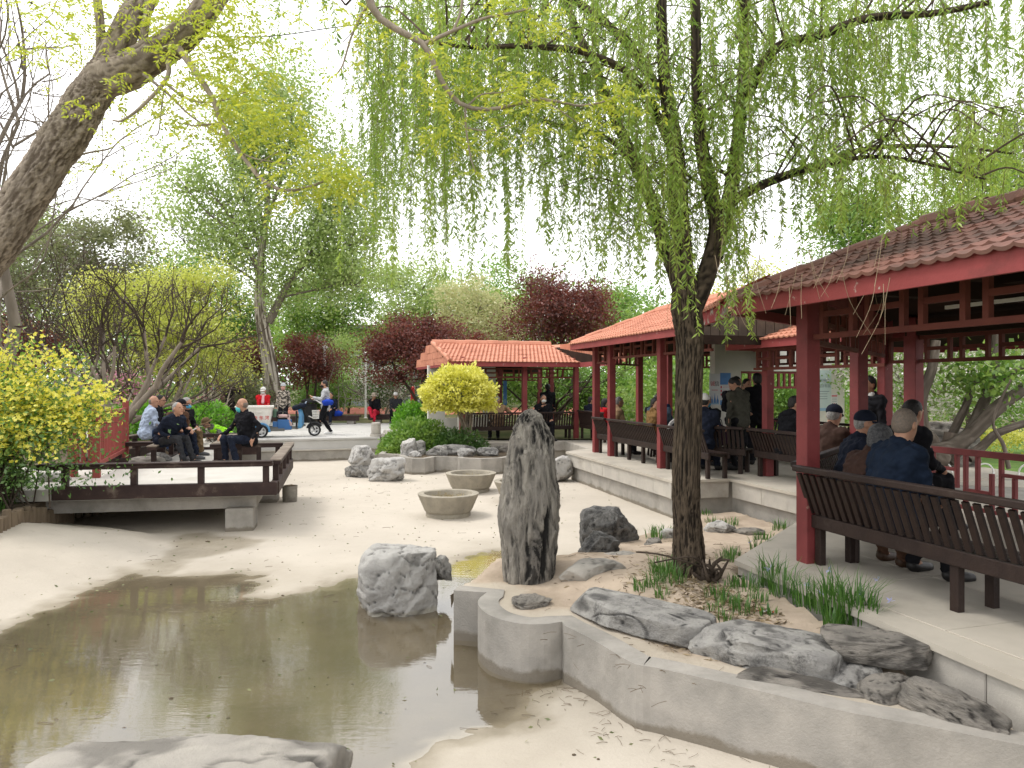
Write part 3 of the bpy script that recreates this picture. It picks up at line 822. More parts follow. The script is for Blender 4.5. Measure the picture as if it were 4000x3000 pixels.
beam(near, C1 + U * .1 + ZUP * 2.42, C1 - U * 8.1 + ZUP * 2.42, .11, .14); beam(near, C1 + V * 3.4 + U * 2.3 + ZUP * 2.27, C1 + V * 3.4 - U * 8.1 + ZUP * 2.27, .11, .2)
for s in (.8, 1.7, 2.6): beam(near, C1 + V * s + U * .5 + ZUP * (2.32 + .36 * min(s, 3.4 - s)), C1 + V * s - U * 8.1 + ZUP * (2.32 + .36 * min(s, 3.4 - s)), .07, .09)
mbx = MB(); mbx.bar(C1 + V * 1.2 - U * .3 + ZUP * 2.22, C1 + V * 1.2 - U * 6 + ZUP * 2.22, .03, .03); mbx.build('conduit', M['white'], near)
# --- orange wing roof that joins the middle pavilion to the near one
wing = thing('pavilion_wing', 'short orange tiled roof wing with peeling fascia between the near and middle pavilions', 'pavilion', (0, 0, 0))
w0, w1, w2, w3 = A(2.12, 8.60, 2.33), A(1.99, 6.80, 2.31), A(2.62, 7.45, 2.56), A(2.66, 8.9, 2.62)
mbx = MB(); slab(mbx, [w1, w2, w3, w0], .05); wr = mbx.build('roof', [M['tile_new'], M['soffit']], wing)
tile_slope(wr, w0, w1, w3, w2, M['tile_new'], 'new', .25, .205, 300, 5)
mbx = MB(); board(mbx, w0, w1, .15, .035, A(-1, 0, 0)); mbx.build('fascia', pmat('peeling_paint', (.24, .022, .026), (.30, .27, .23), scale=9, lo=.52, hi=.6, rough=.8, bump=.3), wing)
# --- middle pavilion
U2 = unit(A(-.2560, .9667, 0)); V2 = A(U2[1], -U2[0], 0)
M1 = A(1.913, 16.8, 0)
mid, mr = pavilion('middle red pavilion with bright orange tiled roof behind the willow trunk', M1, -U2, V2, 2.47, 3.27, 1.735, 3.4, 5.25, 2.65, M['tile_new'], 'new', (0, .9, 3.3), seed=3)
S = lambda s, k=0.0: M1 - U2 * s + V2 * k
lattice(mid, S(.08), S(.82), 2.0, 2.5, V2); lattice(mid, S(.98), S(3.22), 2.08, 2.5, V2); lattice(mid, S(3.38), S(5.1), 2.08, 2.5, V2)
Em = [M1 + EDIR * s for s in (2.3, 4.2)]
for p in Em: post(mid, p, 0, 2.7)
lattice(mid, M1 + EDIR * .1, Em[0], 2.0, 2.45, V2)
for s in (-2.3, .2, 2.7, 5.0): post(mid, S(s, 3.4), 0, 2.5)
for s0, s1 in ((-2.2, .1), (.3, 2.6), (2.8, 4.9)): lattice(mid, S(s0, 3.4), S(s1, 3.4), 1.95, 2.3, V2)
for s in (.9, 3.3): beam(mid, S(s) + ZUP * 2.55, S(s, 3.4) + ZUP * 2.55, .12, .16)
beam(mid, S(-.2) + ZUP * 2.56, S(5.2) + ZUP * 2.56, .11, .14); beam(mid, S(-2.4, 3.4) + ZUP * 2.42, S(5.2, 3.4) + ZUP * 2.42, .11, .2)
beam(mid, S(0, .1) + ZUP * 2.5, Em[1] + ZUP * 2.5, .1, .14)
r_ = random.Random(4)
for j in range(26):                                        # upright boards of the near gable
    k = -.36 + j * .165
    top = 2.36 + (3.2 - 2.36) * (1 - abs(k - 1.735) / 2.2)
    if top < 2.46: continue
    mbx = MB(); mbx.box(S(5.22 + r_.uniform(0, .008), k) + ZUP * (2.30 + top) / 2, (.02, .155, top - 2.30), [U2, V2, ZUP]); mbx.build('gable_board', M['gable'], mid)
beam(mid, S(5.26, -.4) + ZUP * 2.25, S(5.26, 3.8) + ZUP * 2.25, .08, .14, M['soffit'])
# --- lower linking corridor with the white wall
M4 = A(4.08, 12.6, 0)
lk, lr = pavilion('low orange roofed linking corridor with white poster wall between two pavilions', M4 + V * .18 - U * .1, -U, V, 2.27, 2.98, 1.735, 3.4, 2.5, -.3, M['tile_new'], 'new', (.1, 3.1), seed=6, limit=200)
lattice(lk, M4 - U * .08, M4 - U * 2.95, 1.78, 2.14, V)
wa, wb = A(4.43, 16.35, 0), A(7.75, 17.36, 0); tw = unit(wb - wa); nw = A(-tw[1], tw[0], 0); axw = [tw, nw, ZUP]
def wseg(s0, s1, z0, z1):
    mbx = MB(); mbx.box(wa + tw * (s0 + s1) / 2 + ZUP * (z0 + z1) / 2, (s1 - s0, .2, z1 - z0), axw); return mbx
mbx = MB()
for a_ in ((0, .66, 0, 2.6), (.662, 2.55, 0, .42), (.662, 2.55, 1.84, 2.6), (2.552, 3.45, 0, 2.6)):
    c = wa + tw * (a_[0] + a_[1]) / 2 + ZUP * (a_[2] + a_[3]) / 2
    mbx.box(c, (a_[1] - a_[0], .2, a_[3] - a_[2]), axw)
wl_ = mbx.build('wall', M['white_wall'], lk)
mbx = MB()
W = lambda s, zz_: wa + tw * s - nw * .02 + ZUP * zz_
for s0, s1, zz_ in ((.67, 2.54, 1.81), (.67, 2.54, 1.47), (.67, 2.54, .45), (.67, 2.54, .72)): mbx.bar(W(s0, zz_), W(s1, zz_), .06, .05)
for s in (.69, .93, 2.28, 2.52): mbx.bar(W(s, .47), W(s, 1.79), .055, .05, up=nw)
for j in range(10): mbx.bar(W(.95 + j * .15, 1.49), W(.95 + j * .15, 1.79), .05, .045, up=nw)
for j in range(5):
    for s in (.81, 2.40): mbx.bar(W(s - .11, .8 + j * .14), W(s + .11, .8 + j * .14), .04, .035)
mbx.build('window_lattice', M['redpaint'], lk)
# --- far pavilion
far, fr = pavilion('farthest hip roofed orange tiled pavilion behind the standing stone', F0, V, U, 2.19, 2.84, 2.2, 4.6, 3.5, .0, M['tile_new'], 'new', (0, 1.9, 3.55), zf=ZF3, seed=9, tiles_end=True)
bend = fr['E1']; cn0, cn1 = bend, bend - U * 2.9
rd0 = fr['R1']; rd1 = fr['R1'] - U * 2.2 + V * .8
mbx = MB(); slab(mbx, [cn0, cn1, rd1, rd0], .05); cr = mbx.build('roof', [M['tile_new'], M['soffit']], far)
tile_slope(cr, cn0, cn1, rd0, rd1, M['tile_new'], 'new', .25, .205, 150, 11)
mbx = MB(); board(mbx, cn0, cn1, .14, .035, -V); mbx.build('fascia', M['fascia'], far)
Q = lambda s, k=0.0: F0 + V * s + U * k
for s0, s1 in ((.1, 1.8), (2.0, 3.45)): lattice(far, Q(s0), Q(s1), 1.72, 2.02, U)
for s in (.2, 2.4, 3.9): post(far, Q(s, 4.4), ZF3, 2.1)
for s0, s1 in ((-.3, .1), (.3, 2.3), (2.5, 3.8)): lattice(far, Q(s0, 4.4), Q(s1, 4.4), 1.66, 1.96, U)
post(far, Q(3.55, 2.2), ZF3, 2.1); beam(far, Q(-.3) + ZUP * 2.12, Q(3.6) + ZUP * 2.12, .1, .14); beam(far, Q(-.3, 4.4) + ZUP * 2.05, Q(4, 4.4) + ZUP * 2.05, .1, .2)
for s in (-.15, .85): 
    mbx = MB(); mbx.box(Q(s - .1, 2.6) + ZUP * 1.0, (.55, .18, 2.3), [V, U, ZUP]); mbx.build('wall_pier', M['white_wall'], far)
mbx = MB(); mbx.box(Q(1.95, 4.2) * A(1, 1, 0) + ZUP * 1.0, (.42, .2, 2.3), [V, U, ZUP]); mbx.build('wall_pier', M['white_wall'], far)
mbx = MB(); mbx.box(Q(.9, 4.2) * A(1, 1, 0) + ZUP * .1, (1.7, .16, .55), [V, U, ZUP]); mbx.build('wall_base', M['white_wall'], far)

# ================================================================== benches with slatted leaning backs
def bench(label, p0, p1, inn, zf=0.0, sh=.43, bh=.83, lean=.15, step=.080, legs=1.45, depth=.38, group=None, endpost=False):
    p0, p1 = np.asarray(p0, float), np.asarray(p1, float); L = np.linalg.norm(p1 - p0); t = (p1 - p0) / L
    n = unit(np.asarray(inn, float) - t * (np.asarray(inn, float) @ t)); ax = [t, n, ZUP]
    root = thing('slatted_bench', label, 'bench', (p0 + p1) / 2 + ZUP * zf, 0, group)
    o = -(p1 - p0) / 2
    def P(s, k, z_): return o + t * s + n * k + ZUP * z_
    mbx = MB(); mbx.box(P(L / 2, -lean, bh), (L, .075, .05), ax, bev=.008); mbx.build('top_rail', M['darkwood'], root)
    mbx = MB(); mbx.box(P(L / 2, 0, sh - .055), (L, .045, .11), ax, bev=.006); mbx.build('seat_rail', M['darkwood'], root)
    mbx = MB(); mbx.box(P(L / 2, depth - .02, sh - .05), (L, .04, .09), ax, bev=.006); mbx.build('seat_rail', M['darkwood'], root)
    for k in range(4):
        mbx = MB(); mbx.box(P(L / 2, .035 + (k + .5) * (depth - .07) / 4, sh - .012), (L - .01, (depth - .07) / 4 - .012, .022), ax); mbx.build('seat_board', M['darkwood'], root)
    m = int(L / step); sl = None
    for k in range(m):
        c = P((k + .5) * L / m, -lean * .5, (bh + sh) / 2 - .015)
        if sl is None:
            d = unit(n * -lean + ZUP * (bh - sh)); mbx = MB(); mbx.box((0, 0, 0), (.046 if step > .078 else .04, .022, (bh - sh) - .03), [t, unit(np.cross(d, t)), d])
            sl = mbx.build('slat', M['darkwood'], root); sl.location = tuple(c)
        else:
            q_ = sl.copy(); COL.objects.link(q_); q_.parent = root; q_.location = tuple(c)
    nl = max(2, int(round(L / legs)) + 1)
    for k in range(nl):
        s = .1 + (L - .2) * k / (nl - 1)
        for kk in (.03, depth - .04):
            mbx = MB(); mbx.box(P(s, kk, (sh - .05) / 2), (.07, .06, sh - .055), ax, bev=.004); mbx.build('leg', M['darkwood'], root)
    return root
BG = 'slatted benches along the pavilions'
near_b = bench('long dark slatted bench in the near pavilion under the three seated elders', C1 - U * .02 - V * .0, C1 - U * 5.6, V, legs=1.35)
bench('short dark bench along the slanted end of the near pavilion behind its front post', C1 + EDIR * .12, C1 + EDIR * 2.25, A(.822, -.569, 0), lean=.14)
bench('dark slatted bench in the middle pavilion behind the willow trunk', S(3.38), S(5.0), V2, bh=.79, lean=.12, step=.075)
bench('long dark slatted bench between the second and third posts of the middle pavilion', S(.98), S(3.22), V2, bh=.79, lean=.12, step=.075, legs=.8)
bench('very short slatted bench at the far corner posts of the middle pavilion', S(.08), S(.82), V2, bh=.79, lean=.12, step=.075, legs=.7)
M3 = S(3.3)
bench('dark slatted bench behind the man in the white cap', M3 + A(.35, -.25, 0), M4 - A(.08, -.06, 0), A(.6, .8, 0), bh=.79, lean=.08)
bench('dark slatted bench of the linking corridor left of the near post', M4 - U * .1, M4 - U * 2.9, V, bh=.79, lean=.14)
bench('dark slatted bench in the far pavilion behind the round yellow bush', Q(.15), Q(1.8), U, zf=ZF3, lean=.08)
bench('dark slatted bench in the far pavilion right of the standing stone', Q(2.0), Q(3.45), U, zf=ZF3, lean=.08)
bench('dark boarded bench on the far pavilion walkway below the red bag', Q(3.62) - U * .15, Q(3.62) - U * 2.0, V, zf=ZF3 + .05, lean=.06, step=.05)
bench('dark bench at the back of the middle pavilion', S(.3, 3.3), S(4.6, 3.3), -V2, bh=.79, lean=.1, step=.11)
# fret railing on the garden side of the near pavilion
ra, rb_ = C1 + V * 3.4 + U * 2.05, C1 + V * 3.4 - U * 4.0
rl = thing('fret_railing', 'dark red fretwork railing along the garden side of the near pavilion', 'railing', (0, 0, 0))
t_ = unit(rb_ - ra); L = np.linalg.norm(rb_ - ra); ax = [t_, A(-t_[1], t_[0], 0), ZUP]
def rbar(s0, s1, z0, z1, nm):
    mbx = MB(); mbx.box(ra + t_ * (s0 + s1) / 2 + ZUP * (z0 + z1) / 2, (s1 - s0, .05, z1 - z0), ax, bev=.003); mbx.build(nm, M['redpaint'], rl)
rbar(0, L, .70, .775, 'top_rail'); rbar(0, L, .06, .105, 'bottom_rail')
s = .12; k = 0
while s < L - .3:
    rbar(s, s + .04, .107, .70, 'baluster')
    if k % 2 == 0: rbar(s + .04, s + .34, .50, .54, 'cross_bar'); rbar(s + .34, s + .38, .30, .698, 'baluster'); rbar(s + .16, s + .20, .107, .498, 'baluster')
    else: rbar(s + .04, s + .34, .27, .31, 'cross_bar'); rbar(s + .34, s + .38, .107, .52, 'baluster'); rbar(s + .16, s + .20, .312, .698, 'baluster')
    s += .46; k += 1

# ================================================================== timber bridge deck on the left
ZD, ZR = .06, .42
DK0, DK1 = A(-8.6, 10.02, 0), A(-3.52, 10.95, 0)             # front edge
DK2 = A(-4.32, 14.44, 0)                                      # back right corner
deck_poly = [DK0, DK1, DK2, A(-5.62, 14.08, 0), A(-6.35, 16.9, 0), A(-6.35, 17.3, 0), A(-7.1, 20.5, 0), A(-8.5, 20.2, 0), A(-7.6, 17.0, 0), A(-6.75, 13.75, 0), A(-9.4, 13.1, 0)]
mb = MB(); mb.prism([p[:2] for p in deck_poly], -.10, ZD)
dk = structure('bridge_deck', mb, [M['deck'], M['deck']])
mb = MB()
c0 = [DK0 + A(0, .25, 0), DK1 + A(-.35, .25, 0), DK2 + A(-.3, -.3, 0), A(-9.3, 12.8, 0)]
mb.prism([p[:2] for p in c0], -.32, -.102); mb.build('deck_slab', M['concrete'], dk)
td = unit(DK1 - DK0); nd = A(-td[1], td[0], 0)
for s, w_ in ((-.52, .40), (-3.9, .40)):
    for kk in (.14, 2.8):
        mbx = MB(); mbx.box(DK1 + td * s + nd * (kk + .2) + ZUP * -.5, (w_, .4, .40), [td, nd, ZUP], bev=.01); mbx.build('pier', M['concrete'], dk)
def lowrail(label, pts, n_posts, skirt=None, z=ZR, end=(.14, .14), zb=ZD, w=.15, worn=False):
    root = thing('low_rail', label, 'railing', (0, 0, 0))
    for k in range(len(pts) - 1):
        a, b = np.asarray(pts[k], float), np.asarray(pts[k + 1], float); L = np.linalg.norm(b - a); t = (b - a) / L
        mbx = MB(); mbx.bar(a - t * end[0] + ZUP * (z - .055), b + t * end[1] + ZUP * (z - .055), w, .055, bev=.006); mbx.build('rail_beam', M['railwood'], root)
        mbx = MB(); mbx.bar(a - t * end[0] + ZUP * (z - .0135), b + t * end[1] + ZUP * (z - .0135), w + .02, .025, bev=.006); mbx.build('rail_cap', M['worn'] if worn else M['railwood'], root)
        m = n_posts[k]
        for j in range(m):
            s = .1 + (L - .2) * (j / max(1, m - 1)) if m > 1 else L / 2
            mbx = MB(); mbx.box(a + t * s + ZUP * (z + zb - .085) / 2, (.085, .085, z - zb - .085), [t, A(-t[1], t[0], 0), ZUP], bev=.004); mbx.build('rail_post', M['railwood'], root)
        if skirt is not None:
            mbx = MB(); mbx.bar(a - t * .06 + ZUP * skirt, b + t * .06 + ZUP * skirt, .12, .19, bev=.008); mbx.build('edge_beam', M['railwood'], root)
    return root
f_in, s_in = nd * .06, A(-td[1], td[0], 0)
lowrail('long low dark wooden rail along the front edge of the bridge deck', [DK1 + td * -2.94 + nd * .02, DK1 + td * -.02 + nd * .02], (4,), skirt=.005, end=(.25, .0))
lowrail('weathered low rail on the pond side of the bridge deck running back to the plaza', [DK1 + A(-.03, .14, 0), DK2 + A(0, -.06, 0)], (5,), skirt=.005, end=(-.02, .02), worn=True)
lowrail('low dark rail under the bald man in black', [A(-5.60, 13.92, 0), A(-4.42, 14.28, 0)], (4,), skirt=None, end=(.08, .0))
lowrail('pale worn low rail going back from behind the bald man in black', [A(-5.66, 14.12, 0), A(-6.30, 16.7, 0)], (4,), end=(0, .1), worn=True, skirt=.0)
lowrail('worn low rail the four seated men share on the bridge', [A(-6.62, 13.62, 0), A(-7.9, 18.6, 0)], (7,), end=(.1, .1), worn=True, skirt=.0)
lowrail('dark low rail crossing the bridge in front of the stone bollard', [A(-7.25, 16.75, 0), A(-5.95, 17.1, 0)], (3,), end=(.1, .1), skirt=.02)
lowrail('dark low rail between the red fence and the seated men', [A(-8.1, 14.25, 0), A(-6.85, 14.55, 0)], (4,), end=(.3, .1), skirt=.02)
lowrail('worn low rail under the man in the pale blue jacket', [A(-8.35, 14.6, 0), A(-8.5, 17.6, 0)], (4,), end=(.2, .1), worn=True, skirt=.02)
# red picket fence
fa, fb = A(-6.60, 11.75, 0), A(-7.55, 14.45, 0)
fc = thing('picket_fence', 'dull red upright slat fence on the deck behind the yellow flowering bush', 'fence', (0, 0, 0))
t_ = unit(fb - fa); L = np.linalg.norm(fb - fa); ax = [t_, A(-t_[1], t_[0], 0), ZUP]
def fbx(s0, s1, z0, z1, w_, nm, off=0.0):
    mbx = MB(); mbx.box(fa + t_ * (s0 + s1) / 2 + ax[1] * off + ZUP * (z0 + z1) / 2, (s1 - s0, w_, z1 - z0), ax, bev=.004); mbx.build(nm, M['red_fence'], fc)
for s in (0, L): fbx(s - .055, s + .055, ZD, 1.22, .11, 'fence_post')
fbx(.06, L - .06, 1.03, 1.09, .06, 'fence_rail'); fbx(.06, L - .06, .24, .31, .06, 'fence_rail')
for k in range(19): fbx(.12 + k * (L - .24) / 18.6, .12 + k * (L - .24) / 18.6 + .062, .312, 1.028, .03, 'picket')
t_ = A(-1, .15, 0); fa2 = fa
fbx2 = MB(); fbx2.box(fa + A(-.45, .12, .65), (.11, .11, 1.2), bev=.004); fbx2.build('fence_post', M['red_fence'], fc)
for k in range(3):
    mbx = MB(); mbx.box(fa + A(-.12 - k * .12, .04 + k * .02, .67), (.062, .03, .74)); mbx.build('picket', M['red_fence'], fc)
mbx = MB(); mbx.bar(fa + A(-.06, .01, .28), fa + A(-.40, .1, .28), .05, .06); mbx.build('fence_rail', M['red_fence'], fc)

# log edging of the left bed
r_ = random.Random(31)
def logs(pts, n, label, zb):
    root = thing('log_edging', label, 'edging', (0, 0, 0))
    pl = spline(pts, n)
    for k, p in enumerate(pl):
        h = r_.uniform(.15, .235); ra_ = r_.uniform(.047, .06); zb_ = pond_z(p[0], p[1]) - .06
        mbx = MB(); nn = 9; lean = A(r_.uniform(-.02, .02), r_.uniform(-.02, .02), 0)
        mbx.tube([p * A(1, 1, 0) + ZUP * zb_, p * A(1, 1, 0) + ZUP * (zb_ + h + .05) + lean, p * A(1, 1, 0) + ZUP * (zb_ + h + .06) + lean], [ra_, ra_, ra_ * .86], nn); mbx.build('log_post', M['log'], root, smooth=False)
logs([A(-5.95, 6.6, 0), A(-6.30, 9.05, 0), A(-6.55, 10.2, 0), A(-6.78, 11.35, 0)], 46, 'row of short sawn log posts edging the left bank below the yellow bush', -.25)
logs([A(-7.5, 11.75, 0), A(-7.0, 12.3, 0), A(-6.95, 13.2, 0)], 12, 'row of short log posts under the red picket fence', 0)
# ================================================================== rocks
def rockmat(name, base, mid_, dark, sc=3.0, bump=1.4, stretch=(1, 1, 1), lo=.54, top=None):
    m, n, l, out = _nt(name)
    b = n.new('ShaderNodeBsdfPrincipled'); l.new(b.outputs[0], out.inputs[0])
    tc = n.new('ShaderNodeTexCoord'); mp = n.new('ShaderNodeMapping'); mp.inputs['Scale'].default_value = stretch
    l.new(tc.outputs['Object'], mp.inputs['Vector']); v = mp.outputs[0]
    col = _mix(n, l, _ramp(n, l, _noise(n, l, v, sc, 9, .65), .35, .65), base, mid_)
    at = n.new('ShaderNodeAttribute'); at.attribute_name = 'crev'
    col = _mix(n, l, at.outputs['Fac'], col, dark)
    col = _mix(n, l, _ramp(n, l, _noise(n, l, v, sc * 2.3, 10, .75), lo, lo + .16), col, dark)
    l.new(col, b.inputs['Base Color'])
    b.inputs['Roughness'].default_value = .88; b.inputs['Specular IOR Level'].default_value = .22
    bp = n.new('ShaderNodeBump'); bp.inputs['Strength'].default_value = .9; bp.inputs['Distance'].default_value = .02 * bump
    l.new(_noise(n, l, v, sc * 5, 10, .72), bp.inputs['Height']); l.new(bp.outputs[0], b.inputs['Normal'])
    return m
M['rock_white'] = rockmat('pale_limestone', (.48, .465, .44), (.36, .35, .335), (.11, .107, .10), 3.4, 1.8, lo=.60)
M['rock_grey'] = rockmat('grey_limestone', (.44, .425, .395), (.25, .243, .232), (.06, .058, .057), 4.2, 2.6, lo=.52)
M['rock_dark'] = rockmat('dark_limestone', (.22, .215, .205), (.075, .074, .074), (.022, .022, .023), 5.0, 2.6, lo=.5)
M['rock_layer'] = rockmat('layered_grey_rock', (.35, .32, .28), (.20, .187, .168), (.045, .041, .038), 4.0, 2.6, (1, 1, 4.0), lo=.54)
M['rock_stand'] = rockmat('standing_stone_rock', (.44, .405, .35), (.26, .24, .215), (.025, .024, .023), 6, 4.0, (1.8, 1.8, .38), lo=.53)
M['rock_sand'] = rockmat('sand_grey_rock', (.37, .345, .305), (.29, .272, .245), (.12, .112, .10), 3.0, 1.2, lo=.62)

def ico(sub):
    import bmesh
    bm = bmesh.new(); bmesh.ops.create_icosphere(bm, subdivisions=sub, radius=1)
    v = np.array([q.co[:] for q in bm.verts]); f = np.array([[q.index for q in p.verts] for p in bm.faces]); bm.free()
    return v, f
_ICO = {}
def rock(label, c, size, yaw=0.0, mat='rock_grey', sub=5, seed=1, cuts=7, layer=0.0, rough=.07, group=None, tilt=(0, 0), pn=3.2, name='rock', flat=None, grain=(1, 1, 1), fine=.02, parent=None):
    """a boulder: superquadric with flat breaks, ridged cracks and layering, sitting at c (its base centre)"""
    if sub not in _ICO: _ICO[sub] = ico(sub)
    v, f = _ICO[sub]; r = np.random.RandomState(seed)
    d = v.copy(); k = (np.abs(d) ** pn).sum(1) ** (1 / pn); p = d / k[:, None]
    for _ in range(cuts + 5 if rough > .04 else cuts):
        n = r.normal(size=3); n[2] *= .6; n /= np.linalg.norm(n); h = r.uniform(.62, .92)
        e = p @ n - h
        p = p - np.where(e > 0, e * .92, 0)[:, None] * n
    p = p / np.abs(p).max(0)
    s = np.asarray(size, float) / 2
    p = p * s
    sc = 1.0 / max(s)
    q = p * np.asarray(grain) * sc + seed * 3.7
    big = fbm(q * 1.3, 3); rd = ridged(q * 2.4, 4); fn = fbm(q * 7, 3)
    disp = rough * (big * .8 + (rd - .55) * 1.0) + fine * fn
    nt_ = unit(r.normal(size=3) * A(.5, .5, .25) + A(0, 0, 1)); tt_ = (p @ nt_) * sc * 2.6 + .45 * big + seed; sw = tt_ - np.floor(tt_); disp += rough * .45 * (sstep(sw, 0, .82) * (1 - sstep(sw, .9, 1)) - .5)
    nt2 = unit(r.normal(size=3)); t2 = (p @ nt2) * sc * 1.7 + .35 * fbm(q * 2 + 5, 2); s2 = t2 - np.floor(t2); disp -= .05 * np.exp(-((s2 - .5) / .018) ** 2)
    if layer: disp += layer * (ridged(np.stack([p[:, 0] * sc * .7, p[:, 1] * sc * .7, p[:, 2] * sc * 7 + big * .8], 1) + seed, 2) - .5)
    cr = ridged(q * 1.7 + 31, 2); crack = sstep(cr, .68, .75) * .06
    disp -= crack
    nrm = p / s; nrm = nrm / np.maximum(1e-6, np.linalg.norm(nrm, axis=1))[:, None]
    p = p + nrm * (disp * min(s) * 2)[:, None]
    if flat is not None: p[:, 2] = np.where(p[:, 2] > flat * s[2], flat * s[2] + (p[:, 2] - flat * s[2]) * .25, p[:, 2])
    p[:, 2] += s[2] * .86
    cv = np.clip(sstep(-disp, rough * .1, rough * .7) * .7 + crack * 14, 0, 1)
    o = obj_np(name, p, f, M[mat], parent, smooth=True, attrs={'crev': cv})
    o.location = tuple(c); o.rotation_euler = (math.radians(tilt[0]), math.radians(tilt[1]), yaw)
    if parent is None: tag(o, label, 'rock', group)
    return o
yu = yaw_of(U) + math.pi / 2
# --- the standing stone
def standing_stone():
    prof = [(0.0, -.262, .248), (.10, -.272, .262), (.26, -.282, .285), (.42, -.288, .300), (.60, -.298, .310), (.72, -.300, .308), (.86, -.286, .300), (1.00, -.268, .288), (1.14, -.238, .275), (1.26, -.210, .262), (1.36, -.185, .248), (1.42, -.160, .215), (1.51, -.125, .170), (1.57, -.085, .125), (1.605, -.045, .075), (1.62, .0, .035)]
    nz_, nt = 230, 260
    pr = np.array(prof); zq = np.linspace(0, 1.62, nz_); zq = 1.62 * (1 - (1 - zq / 1.62) ** 1.15)
    xl = np.interp(zq, pr[:, 0], pr[:, 1]); xr = np.interp(zq, pr[:, 0], pr[:, 2])
    cx, rx = (xl + xr) / 2, (xr - xl) / 2; ry = np.interp(zq, [0, .5, 1.2, 1.5, 1.62], [.24, .25, .20, .11, .02])
    th = np.arange(nt) * 2 * np.pi / nt
    c, s = np.cos(th), np.sin(th); e = .78
    rx = rx * .86; X = cx[:, None] + rx[:, None] * np.sign(c) * np.abs(c) ** e; Yy = ry[:, None] * np.sign(s) * np.abs(s) ** e
    Z = np.repeat(zq[:, None], nt, 1)
    P = np.stack([X, Yy, Z], -1)
    lean = fbm(P * A(2.2, 2.2, .8) + 4, 3)
    st = np.stack([X * 11 + lean * 1.6 + Z * .8, Yy * 11, Z * 1.5 + lean], -1)
    r1 = ridged(st, 4); r2 = ridged(np.stack([X * 26 + lean * 3, Yy * 26, Z * 4.0], -1) + 7, 3); b = fbm(P * A(3, 3, 1.4), 3)
    disp = .026 * (r1 - .52) * 1.8 + .022 * (r2 - .5) + .018 * b
    gr = np.exp(-((X - .14 - .22 * (Z - .45) * .3) / .022) ** 2) * (Yy < 0) * sstep(Z, .02, .2) * (1 - sstep(Z, .62, .85))   # the deep groove low on the right
    disp = disp - .032 * gr + .03 * np.exp(-((X + .21) / .06) ** 2) * np.exp(-((Z - .62) / .13) ** 2) * (Yy < .05)
    N = np.stack([(X - cx[:, None]) / np.maximum(.02, rx[:, None]), Yy / np.maximum(.02, ry[:, None]), np.zeros_like(X)], -1); N /= np.maximum(1e-6, np.linalg.norm(N, axis=2))[..., None]
    P = P + N * (disp * np.minimum(1, rx / .1)[:, None])[..., None]
    v = np.vstack([P.reshape(-1, 3), [[cx[-1], 0, 1.625]]])
    i = np.arange(nz_ - 1)[:, None] * nt; j = np.arange(nt); j2 = (j + 1) % nt
    f = np.stack([i + j, i + j2, i + nt + j2, i + nt + j], -1).reshape(-1, 4)
    cap = [[(nz_ - 1) * nt + k, (nz_ - 1) * nt + (k + 1) % nt, nz_ * nt] for k in range(nt)]
    dark = sstep(fbm(P * A(3.2, 3.2, 1.2) + 9, 3) + .9 * (X - .06), .18, .42) * .8  # patchy darkening that paints the shaded right side into the stone's colour
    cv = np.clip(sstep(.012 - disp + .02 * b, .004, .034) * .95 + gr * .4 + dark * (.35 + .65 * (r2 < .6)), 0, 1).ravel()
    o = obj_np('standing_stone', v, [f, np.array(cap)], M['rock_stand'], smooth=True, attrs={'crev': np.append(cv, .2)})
    o.location = (.155, 6.83, -.30)
    tag(o, 'tall upright grooved dark grey stone standing at the planter corner', 'standing stone')
standing_stone()
# --- rock in the puddle
rock('pale blocky boulder standing alone in the puddle', (-1.14, 7.42, -1.05), (.86, .66, 1.02), .10, 'rock_white', 6, 14, 4, 0, .045, pn=5.5, tilt=(0, 4), fine=.012)
rock('small dark lump of stone stuck to the right of the puddle boulder', (-.74, 7.62, -.46), (.28, .34, .26), .3, 'rock_grey', 4, 12, 5, 0, .09)
# --- big flat rock at the viewer's feet
rock('large flat grey rock at the bottom edge of the puddle in front', (-1.72, 3.72, -1.02), (2.15, .95, .76), .02, 'rock_sand', 6, 27, 4, .04, .05, pn=3.0, fine=.012, flat=.80)
# --- rocks along the planter
rock('long pale slab with a dark weathered side along the planter wall', (.87, 5.52, -.30), (1.32, .46, .30), yaw_of(A(.93, -.80, 0)) + math.pi / 2, 'rock_grey', 6, 31, 3, .04, .045, pn=4.2, flat=.55, grain=(.7, 1.3, 1), fine=.012)
rock('bulky dark grey rock with hollows in the planter below the iris tuft', (1.62, 4.80, -.36), (1.0, .52, .38), yaw_of(A(.93, -.70, 0)) + math.pi / 2, 'rock_grey', 6, 33, 4, .02, .06, pn=3.4, flat=.62)
rock('flat layered slab at the platform corner in the planter', (2.27, 4.60, -.15), (.66, .40, .17), yaw_of(A(.95, -.45, 0)) + math.pi / 2, 'rock_layer', 5, 35, 4, .09, .05, pn=4, flat=.6)
rock('squat rock propping up the flat layered slab', (2.06, 4.52, -.40), (.50, .32, .26), .5, 'rock_grey', 5, 36, 3, 0, .05)
rock('slanting layered slab sliding down to the right end of the planter', (2.34, 4.02, -.30), (.62, .22, .22), yaw_of(A(.52, -.86, 0)) + math.pi / 2, 'rock_layer', 5, 37, 5, .09, .06, pn=3.8, tilt=(-6, 8))
rock('rounded stone half hidden above the slanting slab', (2.20, 4.27, -.40), (.40, .30, .28), .2, 'rock_layer', 5, 38, 2, 0, .02, pn=2.6)
rock('low scaly rock sunk in the cement of the planter wall top', (1.70, 4.44, -.29), (.82, .26, .12), yaw_of(A(.93, -.40, 0)) + math.pi / 2, 'rock_layer', 5, 39, 3, .12, .07, pn=2.4)
